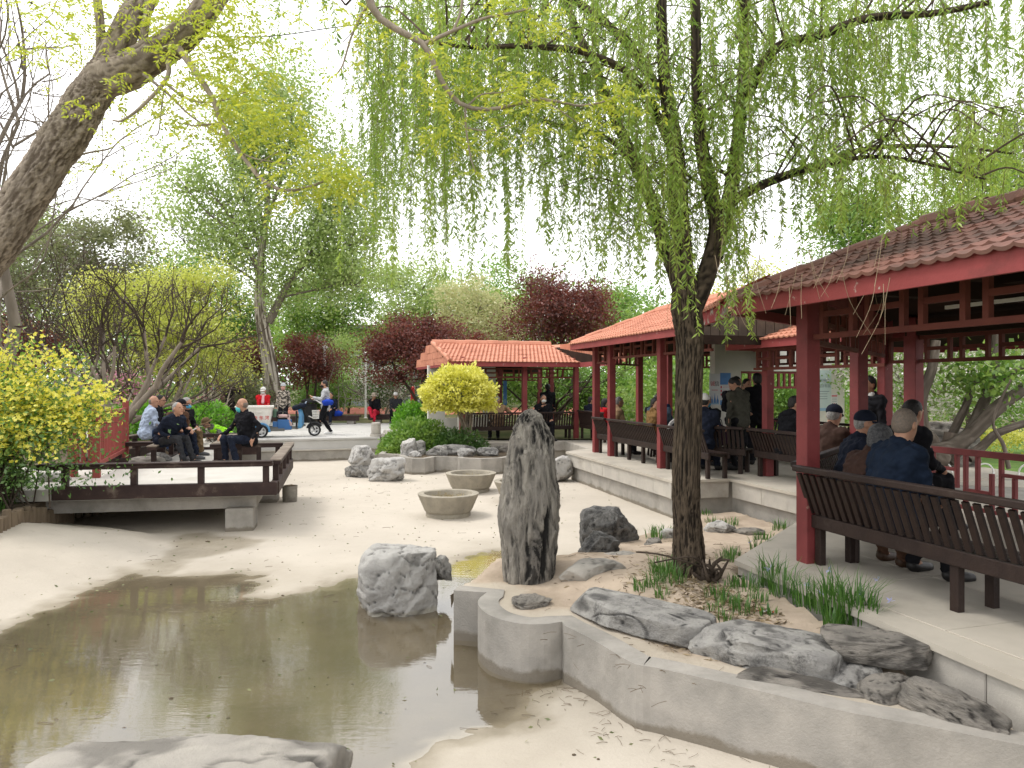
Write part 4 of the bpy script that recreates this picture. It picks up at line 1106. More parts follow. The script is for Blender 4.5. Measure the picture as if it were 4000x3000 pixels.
rock('small layered stone bedded on the rounded wall lobe', (.17, 5.98, -.29), (.34, .22, .14), .1, 'rock_layer', 5, 40, 3, .1, .07)
rock('smooth sandy rock right of the standing stone foot', (.70, 6.65, -.31), (.68, .46, .30), .2, 'rock_sand', 5, 41, 4, 0, .05, pn=2.5)
rock('dark stacked rock lying below the black block', (.97, 8.0, -.42), (.48, .38, .44), .3, 'rock_dark', 5, 43, 5, .05, .08)
rock('black jagged rock block at the back edge of the planter', (1.26, 9.4, -.60), (.74, .50, .62), .1, 'rock_dark', 5, 48, 4, 0, .06, pn=5)
rock('grey sandy low rock beside the dark stacked rock', (1.12, 7.6, -.34), (.40, .28, .17), .4, 'rock_sand', 5, 45, 4, .04, .06)
rock('stump shaped brown stone beside a grass tuft', (1.72, 9.0, -.52), (.22, .20, .22), .0, 'rock_layer', 4, 46, 3, 0, .05)
rock('small pale grey rock left of the willow trunk', (2.05, 9.65, -.56), (.24, .22, .24), .0, 'rock_white', 4, 47, 5, 0, .08)
rock('flat pale rock right of the willow below the platform', (2.92, 10.3, -.55), (.46, .36, .20), .2, 'rock_white', 5, 48, 5, .06, .06)
rock('low layered stones next to the flat pale rock', (3.25, 10.2, -.55), (.46, .30, .13), -.3, 'rock_layer', 4, 49, 4, .08, .06)
rock('small low stone at the foot of the planter back edge', (2.4, 10.4, -.56), (.36, .3, .14), .4, 'rock_sand', 4, 50, 4, 0, .06)
# --- boulders on the pond floor
rock('rounded pale boulder resting on a smaller stone', (-3.55, 17.6, -.38), (.66, .60, .50), .3, 'rock_white', 5, 61, 6, 0, .06, pn=3)
rock('small grey stone underneath the rounded pale boulder', (-3.56, 17.45, -.72), (.50, .42, .42), .0, 'rock_grey', 4, 62, 5, 0, .09)
rock('little grey stone wedged left of the stacked boulders', (-3.84, 17.5, -.70), (.22, .26, .34), .0, 'rock_grey', 4, 63, 5, 0, .09)
rock('wide pale boulder with a cleft beside the stacked pair', (-2.80, 16.75, -.72), (.92, .66, .64), -.12, 'rock_white', 5, 64, 7, 0, .06, pn=3.2)
rock('pale rounded boulder against the middle platform corner', (1.02, 16.75, -.72), (.66, .60, .70), .1, 'rock_white', 5, 65, 6, 0, .06)
# --- rocks by the bridge
rock('marbled grey boulder at the left end of the bridge', (-6.75, 11.15, -.36), (.66, .46, .42), .25, 'rock_white', 5, 66, 6, 0, .06, tilt=(0, -6))
rock('grey boulder behind the marbled one under the bush', (-7.05, 11.35, -.28), (.48, .4, .50), .6, 'rock_white', 5, 67, 6, 0, .07)
rock('low sandy boulder behind the red fence on the deck', (-6.95, 14.1, -.06), (.66, .36, .25), .1, 'rock_sand', 4, 68, 3, 0, .03)
rock('flat grey stone lying behind the sandy boulder', (-6.85, 14.35, .02), (.5, .3, .22), .1, 'rock_grey', 4, 69, 3, 0, .04)
# --- rockery of the far planter
for j, (lb, px, py, yy, sz, mt, sd_) in enumerate([
    ('tall pale rock at the left end of the far planter', 1593, 1790, 18.95, (.44, .36, .58), 'rock_white', 71),
    ('small pale stone at the front lip of the far planter', 1622, 1800, 18.7, (.34, .24, .20), 'rock_white', 72),
    ('grey rock stacked behind the tall pale rock', 1640, 1752, 19.4, (.34, .32, .42), 'rock_grey', 73),
    ('small rounded stone under the stacked grey rock', 1645, 1775, 19.2, (.24, .22, .22), 'rock_white', 74),
    ('long low folded slab in the far planter', 1760, 1790, 19.1, (1.35, .5, .34), 'rock_grey', 75),
    ('whitish veined rock at the front of the far planter', 1818, 1797, 18.75, (.46, .3, .27), 'rock_white', 76),
    ('rounded grey rock right of the veined one', 1905, 1795, 18.9, (.56, .4, .28), 'rock_grey', 77),
    ('dark layered rock beside the yellow bush trunk', 1880, 1745, 20.1, (.72, .5, .30), 'rock_layer', 78),
    ('small layered stones stacked near the far platform', 1960, 1760, 20.0, (.6, .4, .22), 'rock_layer', 79),
    ('angular stone on the lip of the far planter', 1730, 1785, 18.95, (.3, .26, .3), 'rock_grey', 80),
    ('brown grey rock on the plaza end beside the bollard', 1512, 1712, 21.2, (.38, .34, .30), 'rock_sand', 81)]):
    p = D(px, py, yy); base = {81: -.05}.get(sd_, -.33)
    rock(lb, (p[0], p[1], base), sz, (j * .37) % .6 - .3, mt, 4 if max(sz) < .5 else 5, sd_, 6, .03, .08)
# big layered rock in the garden seen through the near pavilion
rock('broad layered rock in the garden seen through the near pavilion', (8.25, 14.2, -.25), (1.25, .9, 1.15), .1, 'rock_layer', 5, 90, 6, .09, .05, pn=4)
rock('tall pale rockery stone behind the posts of the near pavilion', (7.42, 15.0, -.1), (.62, .6, 1.55), .1, 'rock_white', 5, 91, 8, 0, .09)

# ================================================================== stone basins, bucket, bollards, litter
def basin(label, c, s=1.0, seed=1):
    root = thing('stone_basin', label, 'planter', (c[0], c[1], ZP - .01), seed * 1.3, 'round cement basins on the pond floor')
    pr = [(.36, 0), (.372, .0), (.372, .075), (.365, .085), (.395, .12), (.50, .365), (.508, .385), (.505, .395), (.41, .398), (.398, .385), (.36, .27), (0.001, .26)]
    mbx = MB(); mbx.lathe([(a * s, b * s) for a, b in pr], 56, wob=.012); mbx.build('bowl', M['pot'], root, smooth=False)
    r = np.random.RandomState(seed)
    n = 420; a = r.uniform(0, 6.283, n); q = np.sqrt(r.uniform(0, 1, n)) * .36 * s; p = np.stack([q * np.cos(a), q * np.sin(a), .262 * s + r.uniform(0, .03, n)], 1)
    d = r.normal(size=(n, 3)); d[:, 2] = np.abs(d[:, 2]) * .5; d /= np.linalg.norm(d, axis=1)[:, None]
    v, f = tube_arrays(np.stack([p, p + d * r.uniform(.04, .12, n)[:, None]], 1), np.full((n, 2), .0035), 3)
    tag(obj_np('dry_straw', v, f, pmat('straw', (.42, .34, .18), (.30, .24, .12), scale=9, rough=.9) if 'straw' not in M else M['straw'], root), kind='stuff')
M['straw'] = pmat('straw', (.42, .34, .18), (.28, .22, .11), scale=9, rough=.9)
basin('nearest round cement basin left of the standing stone', (-1.06, 12.32), 1.0, 1)
basin('round cement basin behind the nearest one', (-.84, 15.1), 1.02, 2)
basin('cement basin half hidden behind the standing stone', (.17, 13.9), 1.0, 3)
bk_ = thing('metal_bucket', 'battered grey metal bucket beside the bridge pier', 'bucket', (-4.13, 13.75, ZP - .005))
mbx = MB(); mbx.lathe([(.001, .0), (.128, .0), (.130, .012), (.134, .10), (.137, .11), (.134, .12), (.136, .22), (.139, .228), (.136, .236), (.138, .305), (.143, .312), (.138, .316), (.130, .305), (.126, .02), (.001, .018)], 32)
mbx.build('bucket_body', pmat('bucket_metal', (.30, .28, .24), (.20, .185, .16), scale=6, rough=.6, metal=.25, stain=(.10, .085, .07), sscale=4, speck=((.10, .22, .24), 4, .68)), bk_)
mbx = MB(); mbx.tube([(-.13, .03, .29), (-.07, -.02, .32), (.03, .03, .325), (.13, -.02, .30)], .012, 6); mbx.tube([(-.10, -.08, .30), (.0, -.1, .325), (.10, -.06, .31)], .014, 6); mbx.build('stick', M['log'], bk_)
def bollard(label, c):
    root = thing('stone_bollard', label, 'bollard', c)
    mbx = MB(); mbx.lathe([(.001, 0), (.175, 0), (.175, .055), (.165, .075), (.165, .09)], 28); mbx.build('plinth', M['stone_face'], root)
    mbx = MB(); mbx.lathe([(.14, .091), (.14, .31), (.135, .315), (.135, .325), (.14, .33), (.14, .385), (.132, .41), (.10, .42), (.001, .42)], 28); mbx.build('shaft', M['stone_face'], root)
bollard('pale stone bollard on the plaza edge by the green shrub', (-4.0, 21.75, 0))
bollard('pale stone bollard at the bridge end near the crouching worker', tuple(D(826, 1712, 19.0) * A(1, 1, 0) + A(0, 0, .02)))
sb_ = thing('stone_plinth', 'square stone block carrying the bollard at the bridge end', 'stone block', (float(D(826, 1712, 19.0)[0]) + .02, 18.9, -.28))
mbx = MB(); mbx.box((0, 0, .15), (.75, .6, .29), bev=.02); mbx.build('plinth_block', M['stone_face'], sb_)
# litter and twigs
M['twig'] = pmat('twig', (.10, .075, .05), (.16, .12, .08), scale=8, rough=.9)
r = np.random.RandomState(77)
def twigs(name, pts_, n, ln, rad, zf, mat, spread):
    c = pts_[r.randint(0, len(pts_), n)] + r.normal(size=(n, 3)) * A(spread, spread, 0)
    c = np.array([q for q in c if q[1] > 2.2]); n = len(c)
    a = r.uniform(0, 6.283, n); L = r.uniform(ln[0], ln[1], n); d = np.stack([np.cos(a), np.sin(a), np.zeros(n)], 1)
    c[:, 2] = [zf(q[0], q[1]) + .006 for q in c]
    mid_ = c + d * L[:, None] / 2 + r.normal(size=(n, 3)) * A(.15, .15, 0) * L[:, None] * .4 + A(0, 0, .004)
    v, f = tube_arrays(np.stack([c, mid_, c + d * L[:, None]], 1), np.repeat(rad * r.uniform(.5, 1.2, n)[:, None], 3, 1), 4)
    tag(obj_np(name, v, f, mat), 'scattered twigs and leaf bits on the ground', 'debris', kind='stuff')
foot = np.array([p + A(0, -.12, 0) for p in op2[20:44]] + [A(.2, 5.2, 0), A(.0, 5.0, 0)])
twigs('twig_litter', foot, 150, (.02, .11), .0016, pond_z, M['twig'], .16)
twigs('twig_litter', np.stack([r.uniform(-5, 2, 300), r.uniform(3, 17, 300), np.zeros(300)], 1), 170, (.03, .14), .0022, lambda x, y: max(pond_z(x, y), -.66), M['twig'], .2)
twigs('twig_litter', np.stack([r.uniform(.4, 3, 200), r.uniform(4.4, 9, 200), np.zeros(200)], 1), 420, (.03, .13), .002, soil_z, M['twig'], .25)
# pebbles and leaf scraps in and around the puddle
pv, pf = [], []
iv, if_ = ico(1)
for k in range(150):
    x, y = r.uniform(-5, .6), r.uniform(3.2, 11); s_ = r.uniform(.004, .013) * (1 if r.rand() < .95 else 1.8)
    pf.append(if_ + len(pv) * len(iv)); pv.append(iv * A(s_ * r.uniform(.8, 1.6), s_, s_ * .6) + A(x, y, max(pond_z(x, y), -.664) + s_ * .2))
tag(obj_np('pebbles', np.vstack(pv), np.vstack(pf), M['soil'], smooth=True), 'small dark pebbles and scraps lying around the puddle', 'debris', kind='stuff')
# red and white snack wrapper in the grass
wp = thing('snack_wrapper', 'crumpled red and white wrapper among the iris leaves', 'litter', (1.84, 5.36, soil_z(1.84, 5.36) + .012), -.5); wp.scale = (.75, .6, .5)
mbx = MB(); gxx = np.linspace(-.07, .07, 9); vv = []
for i_, x in enumerate(gxx):
    for j_ in range(5): vv.append((x, (j_ - 2) * .018, .012 * math.sin(i_ * 1.7) + .014 * math.cos(j_ * 1.3) + .01))
vv = np.array(vv); ff = [[a_ * 5 + b_, a_ * 5 + b_ + 1, a_ * 5 + b_ + 6, a_ * 5 + b_ + 5] for a_ in range(8) for b_ in range(4)]
mbx.add(vv, ff[8:28], 0); mbx.build('wrapper_body', pmat('wrapper_print', (.8, .8, .78), (.05, .05, .05), scale=55, lo=.5, hi=.56, rough=.4), wp)
mbx = MB(); mbx.add(vv, ff[:8] + ff[28:], 0); mbx.build('wrapper_end', pmat('wrapper_red', (.6, .03, .02), rough=.4), wp)
# ================================================================== plants
def leaf_quads(c, d, size, width, rs, bend=0.0, fold=0.0):
    """diamond leaves: c base points, d unit directions, size lengths; returns verts, quads"""
    n = len(c); s = rs.normal(size=(n, 3)); s -= d * (s * d).sum(1)[:, None]; s /= np.maximum(1e-6, np.linalg.norm(s, axis=1))[:, None]
    up = np.cross(s, d); L = np.broadcast_to(size, (n,))[:, None]; Wd = np.broadcast_to(width, (n,))[:, None]
    mid_ = c + d * L * .45 + up * L * bend
    v = np.stack([c, mid_ + s * Wd / 2, c + d * L, mid_ - s * Wd / 2], 1).reshape(-1, 3)
    return v, np.arange(n * 4).reshape(n, 4)
def leaf_obj(name, parts, mat, parent=None, tint=None):
    vs, fs, n = [], [], 0
    for v, f in parts: vs.append(v); fs.append(f + n); n += len(v)
    v = np.vstack(vs); f = np.vstack(fs)
    if tint is None: tint = np.repeat(np.random.RandomState(len(v) % 1000).rand(len(f)), f.shape[1])
    return obj_np(name, v, f, mat, parent, attrs={'tint': tint})
def rdir(rs, n, zbias=0.0, zs=1.0):
    d = rs.normal(size=(n, 3)); d[:, 2] = d[:, 2] * zs + zbias
    return d / np.maximum(1e-6, np.linalg.norm(d, axis=1))[:, None]
LM = {}
LM['willow'] = leafmat('willow_leaf', (.165, .31, .03), (.43, .55, .085), .5)
LM['acacia'] = leafmat('locust_leaf', (.33, .43, .03), (.62, .64, .065), .5)
LM['poplar'] = leafmat('poplar_leaf', (.25, .38, .08), (.50, .60, .22), .48)
LM['green'] = leafmat('fresh_green_leaf', (.11, .26, .03), (.32, .47, .09), .45)
LM['dgreen'] = leafmat('deep_green_leaf', (.05, .13, .022), (.14, .26, .05), .4)
LM['hedge'] = leafmat('clipped_hedge_leaf', (.10, .30, .015), (.24, .50, .04), .4)
LM['yellowgreen'] = leafmat('yellow_green_leaf', (.44, .50, .06), (.72, .74, .18), .5)
LM['gold'] = leafmat('golden_leaf', (.58, .57, .05), (.86, .83, .22), .4)
LM['plum'] = leafmat('purple_plum_leaf', (.085, .022, .018), (.24, .060, .038), .4)
LM['olive'] = leafmat('olive_leaf', (.12, .15, .06), (.27, .29, .12), .4)
LM['grass'] = leafmat('grass_blade', (.035, .12, .012), (.12, .26, .04), .4)
LM['seed'] = leafmat('dry_seed_heads', (.045, .032, .024), (.10, .065, .045), .2)
LM['petal'] = leafmat('yellow_petal', (.84, .77, .06), (.92, .88, .22), .35)
LM['blossom'] = leafmat('white_blossom', (.72, .66, .62), (.84, .80, .76), .4)
LM['pink'] = leafmat('pink_blossom', (.55, .16, .30), (.72, .34, .46), .4)
LM['iris'] = leafmat('iris_petal', (.30, .30, .62), (.62, .64, .80), .4)
LM['cream'] = leafmat('creamy_blossom_tree', (.40, .42, .16), (.72, .70, .40), .45)
BK = {}
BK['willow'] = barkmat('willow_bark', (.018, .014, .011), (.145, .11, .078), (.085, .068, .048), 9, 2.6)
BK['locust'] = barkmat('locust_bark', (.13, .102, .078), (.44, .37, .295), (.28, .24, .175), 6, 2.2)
BK['grey'] = barkmat('grey_bark', (.12, .10, .08), (.25, .215, .175), None, 5, .8)
BK['dark'] = barkmat('dark_bark', (.035, .026, .021), (.085, .065, .05), None, 5, .8)
BK['tan'] = barkmat('tan_smooth_bark', (.17, .135, .105), (.32, .27, .215), None, 4, .5)
BK['white'] = barkmat('white_poplar_bark', (.085, .065, .048), (.62, .56, .48), (.40, .33, .25), 1.6, .9, (1, 1, .14))

def hero_trunk(name, pts_, rad, mat, parent, n=56, ring=.03, ridge=.018, f_th=9.0, f_s=2.2, seed=1, bumps=()):
    P0 = np.asarray(pts_, float); L = np.linalg.norm(np.diff(P0, axis=0), axis=1).sum(); N = max(8, int(L / ring))
    q = spline(np.hstack([P0, np.asarray(rad, float)[:, None]]), N); C, R = q[:, :3], q[:, 3]
    T = np.gradient(C, axis=0); T /= np.linalg.norm(T, axis=1)[:, None]
    ref = A(0, 1, .1) if abs(T[:, 1].mean()) < .7 else A(1, 0, .1)
    X = np.cross(T, ref); X /= np.linalg.norm(X, axis=1)[:, None]; Y_ = np.cross(T, X)
    th = np.arange(n) * 2 * np.pi / n; s = np.linspace(0, L, N)
    r0 = R.mean()
    nz = np.stack([np.cos(th)[None] * f_th * r0 * np.ones((N, 1)), np.sin(th)[None] * f_th * r0 * np.ones((N, 1)), np.repeat(s[:, None] * f_s, n, 1)], -1) + seed * 5.1
    wv = fbm(nz * .6 + 3, 2)[..., None] * .5
    k = 3.0
    rd = ridged(nz * A(k, k, 1) + wv, 3); rd2 = ridged(nz * A(k * 2.3, k * 2.3, 2.6) + 8 + wv, 2); bg = fbm(nz * A(1, 1, .5), 3)
    disp = ridge * ((rd - .55) * 1.7 + (rd2 - .5) * .7) + bg * r0 * .10
    for sb, tb, amp, ws, wt in bumps:
        dt = np.angle(np.exp(1j * (th[None] - tb)))
        disp = disp + amp * np.exp(-((s[:, None] - sb) / ws) ** 2 - (dt / wt) ** 2)
    RR = R[:, None] + disp * np.minimum(1, R / r0)[:, None]
    v = C[:, None] + X[:, None] * (RR * np.cos(th))[..., None] + Y_[:, None] * (RR * np.sin(th))[..., None]
    i = np.arange(N - 1)[:, None] * n; j = np.arange(n); j2 = (j + 1) % n
    f = np.stack([i + j, i + n + j, i + n + j2, i + j2], -1).reshape(-1, 4)
    return obj_np(name, v.reshape(-1, 3), f, mat, parent, smooth=True, attrs={'crev': np.clip(sstep(.53 - rd, -.03, .16) * .9 + sstep(.46 - rd2, 0, .15) * .5, 0, 1).ravel()})

def branch_tubes(paths, nseg, sides):
    """paths: list of (points, r0, r1)"""
    P = np.stack([spline(p, nseg) for p, a, b in paths]); R = np.stack([a + (b - a) * np.linspace(0, 1, nseg) ** .8 for p, a, b in paths])
    return tube_arrays(P, R, sides)

def tree(label, base, h, crown_c, crown_r, lm, bk, n, ls, seed, r0=.15, clumps=60, sig=.45, name='tree', cat='tree', group=None, lw=.5, zbias=-.1, limbs=7, shell=.55, trunk_top=.75, stems=1, fork=.3, gaps=0.0, trunk=True, lean=(0, 0), mix=None, twigs=True, droop=0.0, squash=.7):
    """trunk, limbs to the clumps, and a crown of leaf-sized faces gathered in clumps"""
    rs = np.random.RandomState(seed); root = thing(name, label, cat, base, 0, group)
    cc, cr = np.asarray(crown_c, float), np.asarray(crown_r, float)
    d = rdir(rs, clumps); rad = (shell + (1 - shell) * rs.rand(clumps)) ** .6 * rs.uniform(.75, 1.12, clumps)
    rad[:clumps // 4] *= rs.uniform(.2, .8, clumps // 4)
    cl = cc + d * rad[:, None] * cr
    cl = cl[cl[:, 2] > .05 * h]
    w = rs.uniform(.35, 1.6, len(cl)) ** 1.2
    if gaps: w = w * (rs.rand(len(cl)) > gaps)
    # trunk and limbs
    paths = []; thick = []
    top = A(cc[0] * trunk_top + lean[0], cc[1] * trunk_top + lean[1], cc[2] + cr[2] * .35)
    axes = []
    for k in range(stems):
        off = rdir(rs, 1, 0, 0)[0] * r0 * 1.2 * (stems > 1)
        e = top + rdir(rs, 1)[0] * cr * (.55 if stems > 1 else .12)
        ax = spline([off, off + (e - off) * .35 + rdir(rs, 1, 0, .2)[0] * h * .03, off + (e - off) * .7 + rdir(rs, 1, 0, .2)[0] * h * .03, e], 24); axes.append(ax)
        thick.append((ax, r0 * (1 if stems == 1 else .6), r0 * .18))
    if trunk:
        v, f = branch_tubes(thick, 24, 10); obj_np('trunk', v, f, BK[bk], root, smooth=True)
    lp = []; nodes = [np.hstack([ax, np.linspace(0, 1, 24)[:, None]]) for ax in axes]; nd = np.vstack(nodes)
    nd = nd[nd[:, 3] > fork]
    idx = rs.permutation(len(cl)); subs = []
    for j in idx[:limbs * stems]:
        c = cl[j]; cand = nd[nd[:, 2] < c[2] - .05 * h * 0 - .1 * np.linalg.norm(c[:2] - cc[:2])]
        if not len(cand): cand = nd
        a = cand[np.argmin(np.linalg.norm(cand[:, :3] - c, axis=1) + rs.rand(len(cand)) * cr[2] * .4)]
        p = spline([a[:3], a[:3] + (c - a[:3]) * .5 + A(0, 0, -.06 * h * (1 - droop * 2)) * .5 + rdir(rs, 1)[0] * .04 * h, c], 12)
        lp.append((p, r0 * .42 * (1.1 - .6 * a[3]), r0 * .07)); subs.append(p)
    allp = np.vstack(subs) if subs else nd[:, :3]
    for j in idx[limbs * stems:]:
        c = cl[j]; a = allp[np.argmin(np.linalg.norm(allp - c, axis=1) + (allp[:, 2] > c[2]) * .3 * cr[2])]
        lp.append((spline([a, a + (c - a) * .5 + rdir(rs, 1)[0] * .03 * h, c], 12), r0 * .15, r0 * .03))
    if twigs:
        tw = []
        for c in cl:
            for _ in range(3):
                e = c + rs.normal(size=3) * sig * .8 + A(0, 0, -droop); tw.append((np.array([c, (c + e) / 2 + rs.normal(size=3) * sig * .1, e]), r0 * .035, r0 * .015))
        v1, f1 = branch_tubes(tw, 4, 3); v0, f0 = branch_tubes(lp, 12, 5)
        obj_np('branches', np.vstack([v0, v1]), np.vstack([f0, f1 + len(v0)]), BK[bk], root, smooth=True)
    n = int(n * 1.5); k = rs.choice(len(cl), n, p=w / w.sum())
    g = rs.normal(size=(n, 3)) * A(1, 1, squash) * sig * rs.uniform(.5, 1.15, len(cl))[k][:, None]
    c = cl[k] + g; c[:, 2] -= droop * rs.rand(n) ** 2
    c[:, 2] = np.maximum(c[:, 2], .04)
    dd = rdir(rs, n, zbias, .8); sz = ls * rs.uniform(.6, 1.25, n)
    v, f = leaf_quads(c, dd, sz, sz * lw, rs)
    tint = np.repeat(np.clip(rs.rand(len(cl))[k] * .55 + rs.rand(n) * .45, 0, 1), 4)
    if mix:
        m2 = rs.rand(n) < mix[1] * (rs.rand(len(cl))[k] * 2)
        a_, b_ = ~m2, m2
        v4 = v.reshape(-1, 4, 3)
        obj_np('crown', v4[a_].reshape(-1, 3), np.arange(a_.sum() * 4).reshape(-1, 4), LM[lm], root, attrs={'tint': tint.reshape(-1, 4)[a_].ravel()})
        if b_.any(): obj_np(mix[2], v4[b_].reshape(-1, 3), np.arange(b_.sum() * 4).reshape(-1, 4), LM[mix[0]], root, attrs={'tint': tint.reshape(-1, 4)[b_].ravel()})
    else: obj_np('crown', v, f, LM[lm], root, attrs={'tint': tint})
    return root
def TR(label, px, yy, zb, top_py, half_px, *a, bottom=None, **k):
    """place a tree of the photograph by its foot (column px, depth yy), its top row and half width"""
    x = (px - 2000) / FPX * yy; h = EYE + (1500 - top_py) / FPX * yy - zb; r = half_px / FPX * yy
    lo_ = h * .3 if bottom is None else EYE + (1500 - bottom) / FPX * yy - zb
    dx = k.pop('dx', 0) / FPX * yy
    return tree(label, (x, yy, zb), h, (dx, 0, (h + lo_) / 2), (r, k.pop('dep', r * .8), (h - lo_) / 2), *a, **k)

def bare(label, base, h, seed, bk='dark', spread=.55, levels=5, r0=.07, stems=5, tips=None, name='bare_tree', up=.25, nk=3, group=None, len0=.36, first=.12, dirs=None, tipn=3, tips_size=.05):
    rs = np.random.RandomState(seed); root = thing(name, label, 'tree', base, 0, group)
    cur = []
    for k in range(stems):
        a = rs.uniform(0, 6.283); o = A(math.cos(a), math.sin(a), 0) * r0 * (stems > 1)
        d = unit(A(math.cos(a) * spread, math.sin(a) * spread, 1) + rs.normal(size=3) * .12) if dirs is None else unit(np.asarray(dirs[k], float))
        cur.append((o, d, h * len0 * rs.uniform(.8, 1.2), r0 * rs.uniform(.7, 1.1)))
    thick, thin, ends = [], [], []
    for lev in range(levels):
        nxt = []
        for o, d, L, r in cur:
            e = o + d * L; m_ = o + d * L * .5 + rs.normal(size=3) * L * .05
            (thick if lev < 2 else thin).append((np.array([o, m_, e]), r, r * .62))
            if lev == levels - 1: ends.append(e); ends.append(m_)
            for c in range(nk if lev else max(2, nk - 1)):
                t = 1.0 if c == 0 else rs.uniform(.35, .95); q = o + (e - o) * t
                nd_ = unit(d + rs.normal(size=3) * (.30 if c == 0 else .55) + A(0, 0, up))
                nxt.append((q, nd_, L * rs.uniform(.55, .85), r * (.62 if c == 0 else .48)))
        cur = nxt
    v, f = branch_tubes(thick, 6, 8); obj_np('trunk', v, f, BK[bk], root, smooth=True)
    v, f = branch_tubes(thin, 4, 4); obj_np('branches', v, f, BK[bk if bk != 'tan' else 'dark'], root, smooth=True)
    if tips:
        E = np.array(ends); n = len(E) * tipn; c = E[rs.randint(0, len(E), n)] + rs.normal(size=(n, 3)) * .07
        sz = tips_size * rs.uniform(.6, 1.3, n)
        leaf_obj('seed_heads', [leaf_quads(c, rdir(rs, n, .2), sz, sz * .7, rs)], LM[tips], root)
    return root

def bush(label, base, rad, lm, n, ls, seed, name='bush', cat='bush', lw=.55, shape='dome', core=None, group=None, zb=.35, thick=.25, inner=.0):
    """a dense clipped or loose bush: leaves through an outer layer, stems inside"""
    rs = np.random.RandomState(seed); root = thing(name, label, cat, base, 0, group); rad = np.asarray(rad, float)
    d = rdir(rs, n)
    if shape == 'dome': d[:, 2] = np.abs(d[:, 2]); d[:, 2] -= .15 * rs.rand(n)
    lump = 1 + .10 * fbm(d * 2.2 + seed, 3) + .05 * fbm(d * 7 + seed, 2)
    q = 1 - thick * rs.rand(n) ** 1.5
    c = d * (rad * 1.0) * (q * lump)[:, None]
    c[:, 2] = np.maximum(c[:, 2], .02 if shape == 'dome' else -9)
    dd = d * .7 + rdir(rs, n) * .8 + A(0, 0, zb); dd /= np.linalg.norm(dd, axis=1)[:, None]; sz = ls * rs.uniform(.6, 1.3, n)
    tint = np.repeat(np.clip(.5 + .6 * fbm(c * 3 / max(rad), 2) + .4 * (rs.rand(n) - .5), 0, 1), 4)
    v, f = leaf_quads(c, dd, sz, sz * lw, rs); obj_np('foliage', v, f, LM[lm], root, attrs={'tint': tint})
    st = []
    for k in range(26):
        e = rdir(rs, 1, .3)[0] * rad * .85; e[2] = abs(e[2]) if shape == 'dome' else e[2]
        o = A(0, 0, 0) if shape == 'dome' else A(0, 0, -rad[2] * .9)
        st.append((np.array([o, o + (e - o) * .5 + rs.normal(size=3) * .05, e]), .012 * max(1, max(rad)), .004))
    v, f = branch_tubes(st, 5, 4); obj_np('stems', v, f, BK['dark'], root)
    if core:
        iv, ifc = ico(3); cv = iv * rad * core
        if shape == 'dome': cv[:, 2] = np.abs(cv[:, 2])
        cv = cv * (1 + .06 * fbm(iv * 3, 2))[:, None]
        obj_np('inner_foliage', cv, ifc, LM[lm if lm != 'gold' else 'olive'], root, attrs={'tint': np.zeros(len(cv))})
    return root

def tufts(name, label, spots, lm, blades, hgt, seed, spread=.10, width=.011, cat='grass', kind='stuff', flowers=None):
    rs = np.random.RandomState(seed); vs, fs, n0 = [], [], 0; fl = []
    for (x, y, z_, s) in spots:
        n = int(blades * s); a = rs.uniform(0, 6.283, n); r_o = np.sqrt(rs.rand(n)) * spread * s
        b = np.stack([x + r_o * np.cos(a), y + r_o * np.sin(a), np.full(n, z_ - .01)], 1)
        H_ = hgt * s * rs.uniform(.45, 1.1, n); ln = rs.uniform(.1, .6, n); a2 = a + rs.normal(size=n) * .6
        o = np.stack([np.cos(a2), np.sin(a2), np.zeros(n)], 1); sd_ = np.stack([-np.sin(a2), np.cos(a2), np.zeros(n)], 1) * (width * rs.uniform(.6, 1.2, n))[:, None] / 2
        m_ = b + o * (H_ * ln * .3)[:, None] + ZUP * (H_ * .6)[:, None]; t_ = b + o * (H_ * ln)[:, None] + ZUP * (H_ * (1 - .35 * ln))[:, None]
        v = np.stack([b - sd_, b + sd_, m_ + sd_ * .9, m_ - sd_ * .9, t_], 1).reshape(-1, 3); k = np.arange(n)[:, None] * 5 + n0
        fs.append(np.hstack([k, k + 1, k + 2, k + 3])); fs.append(np.hstack([k + 3, k + 2, k + 4, k + 4])); vs.append(v); n0 += n * 5
        if flowers and s > .7: fl += [m_[q] * .45 + t_[q] * .55 + A(0, 0, .012) for q in rs.choice(n, min(n, flowers), replace=False)]
    v = np.vstack(vs); f4 = np.vstack(fs[0::2]); f3 = np.vstack(fs[1::2])[:, :3]
    o = obj_np(name, v, [f3, f4], LM[lm], None, attrs={'tint': np.repeat(rs.rand(n0 // 5), 5)})
    tag(o, label, cat, kind=kind)
    if fl:
        c = np.repeat(np.array(fl), 6, 0); n = len(c); dd = rdir(rs, n, .35); vv, ff = leaf_quads(c, dd, np.full(n, .036), np.full(n, .014), rs)
        tag(leaf_obj('iris_flowers', [(vv, ff)], LM['iris']), 'pale violet iris flowers in the grass tufts', 'flowers', kind='stuff')
    return o

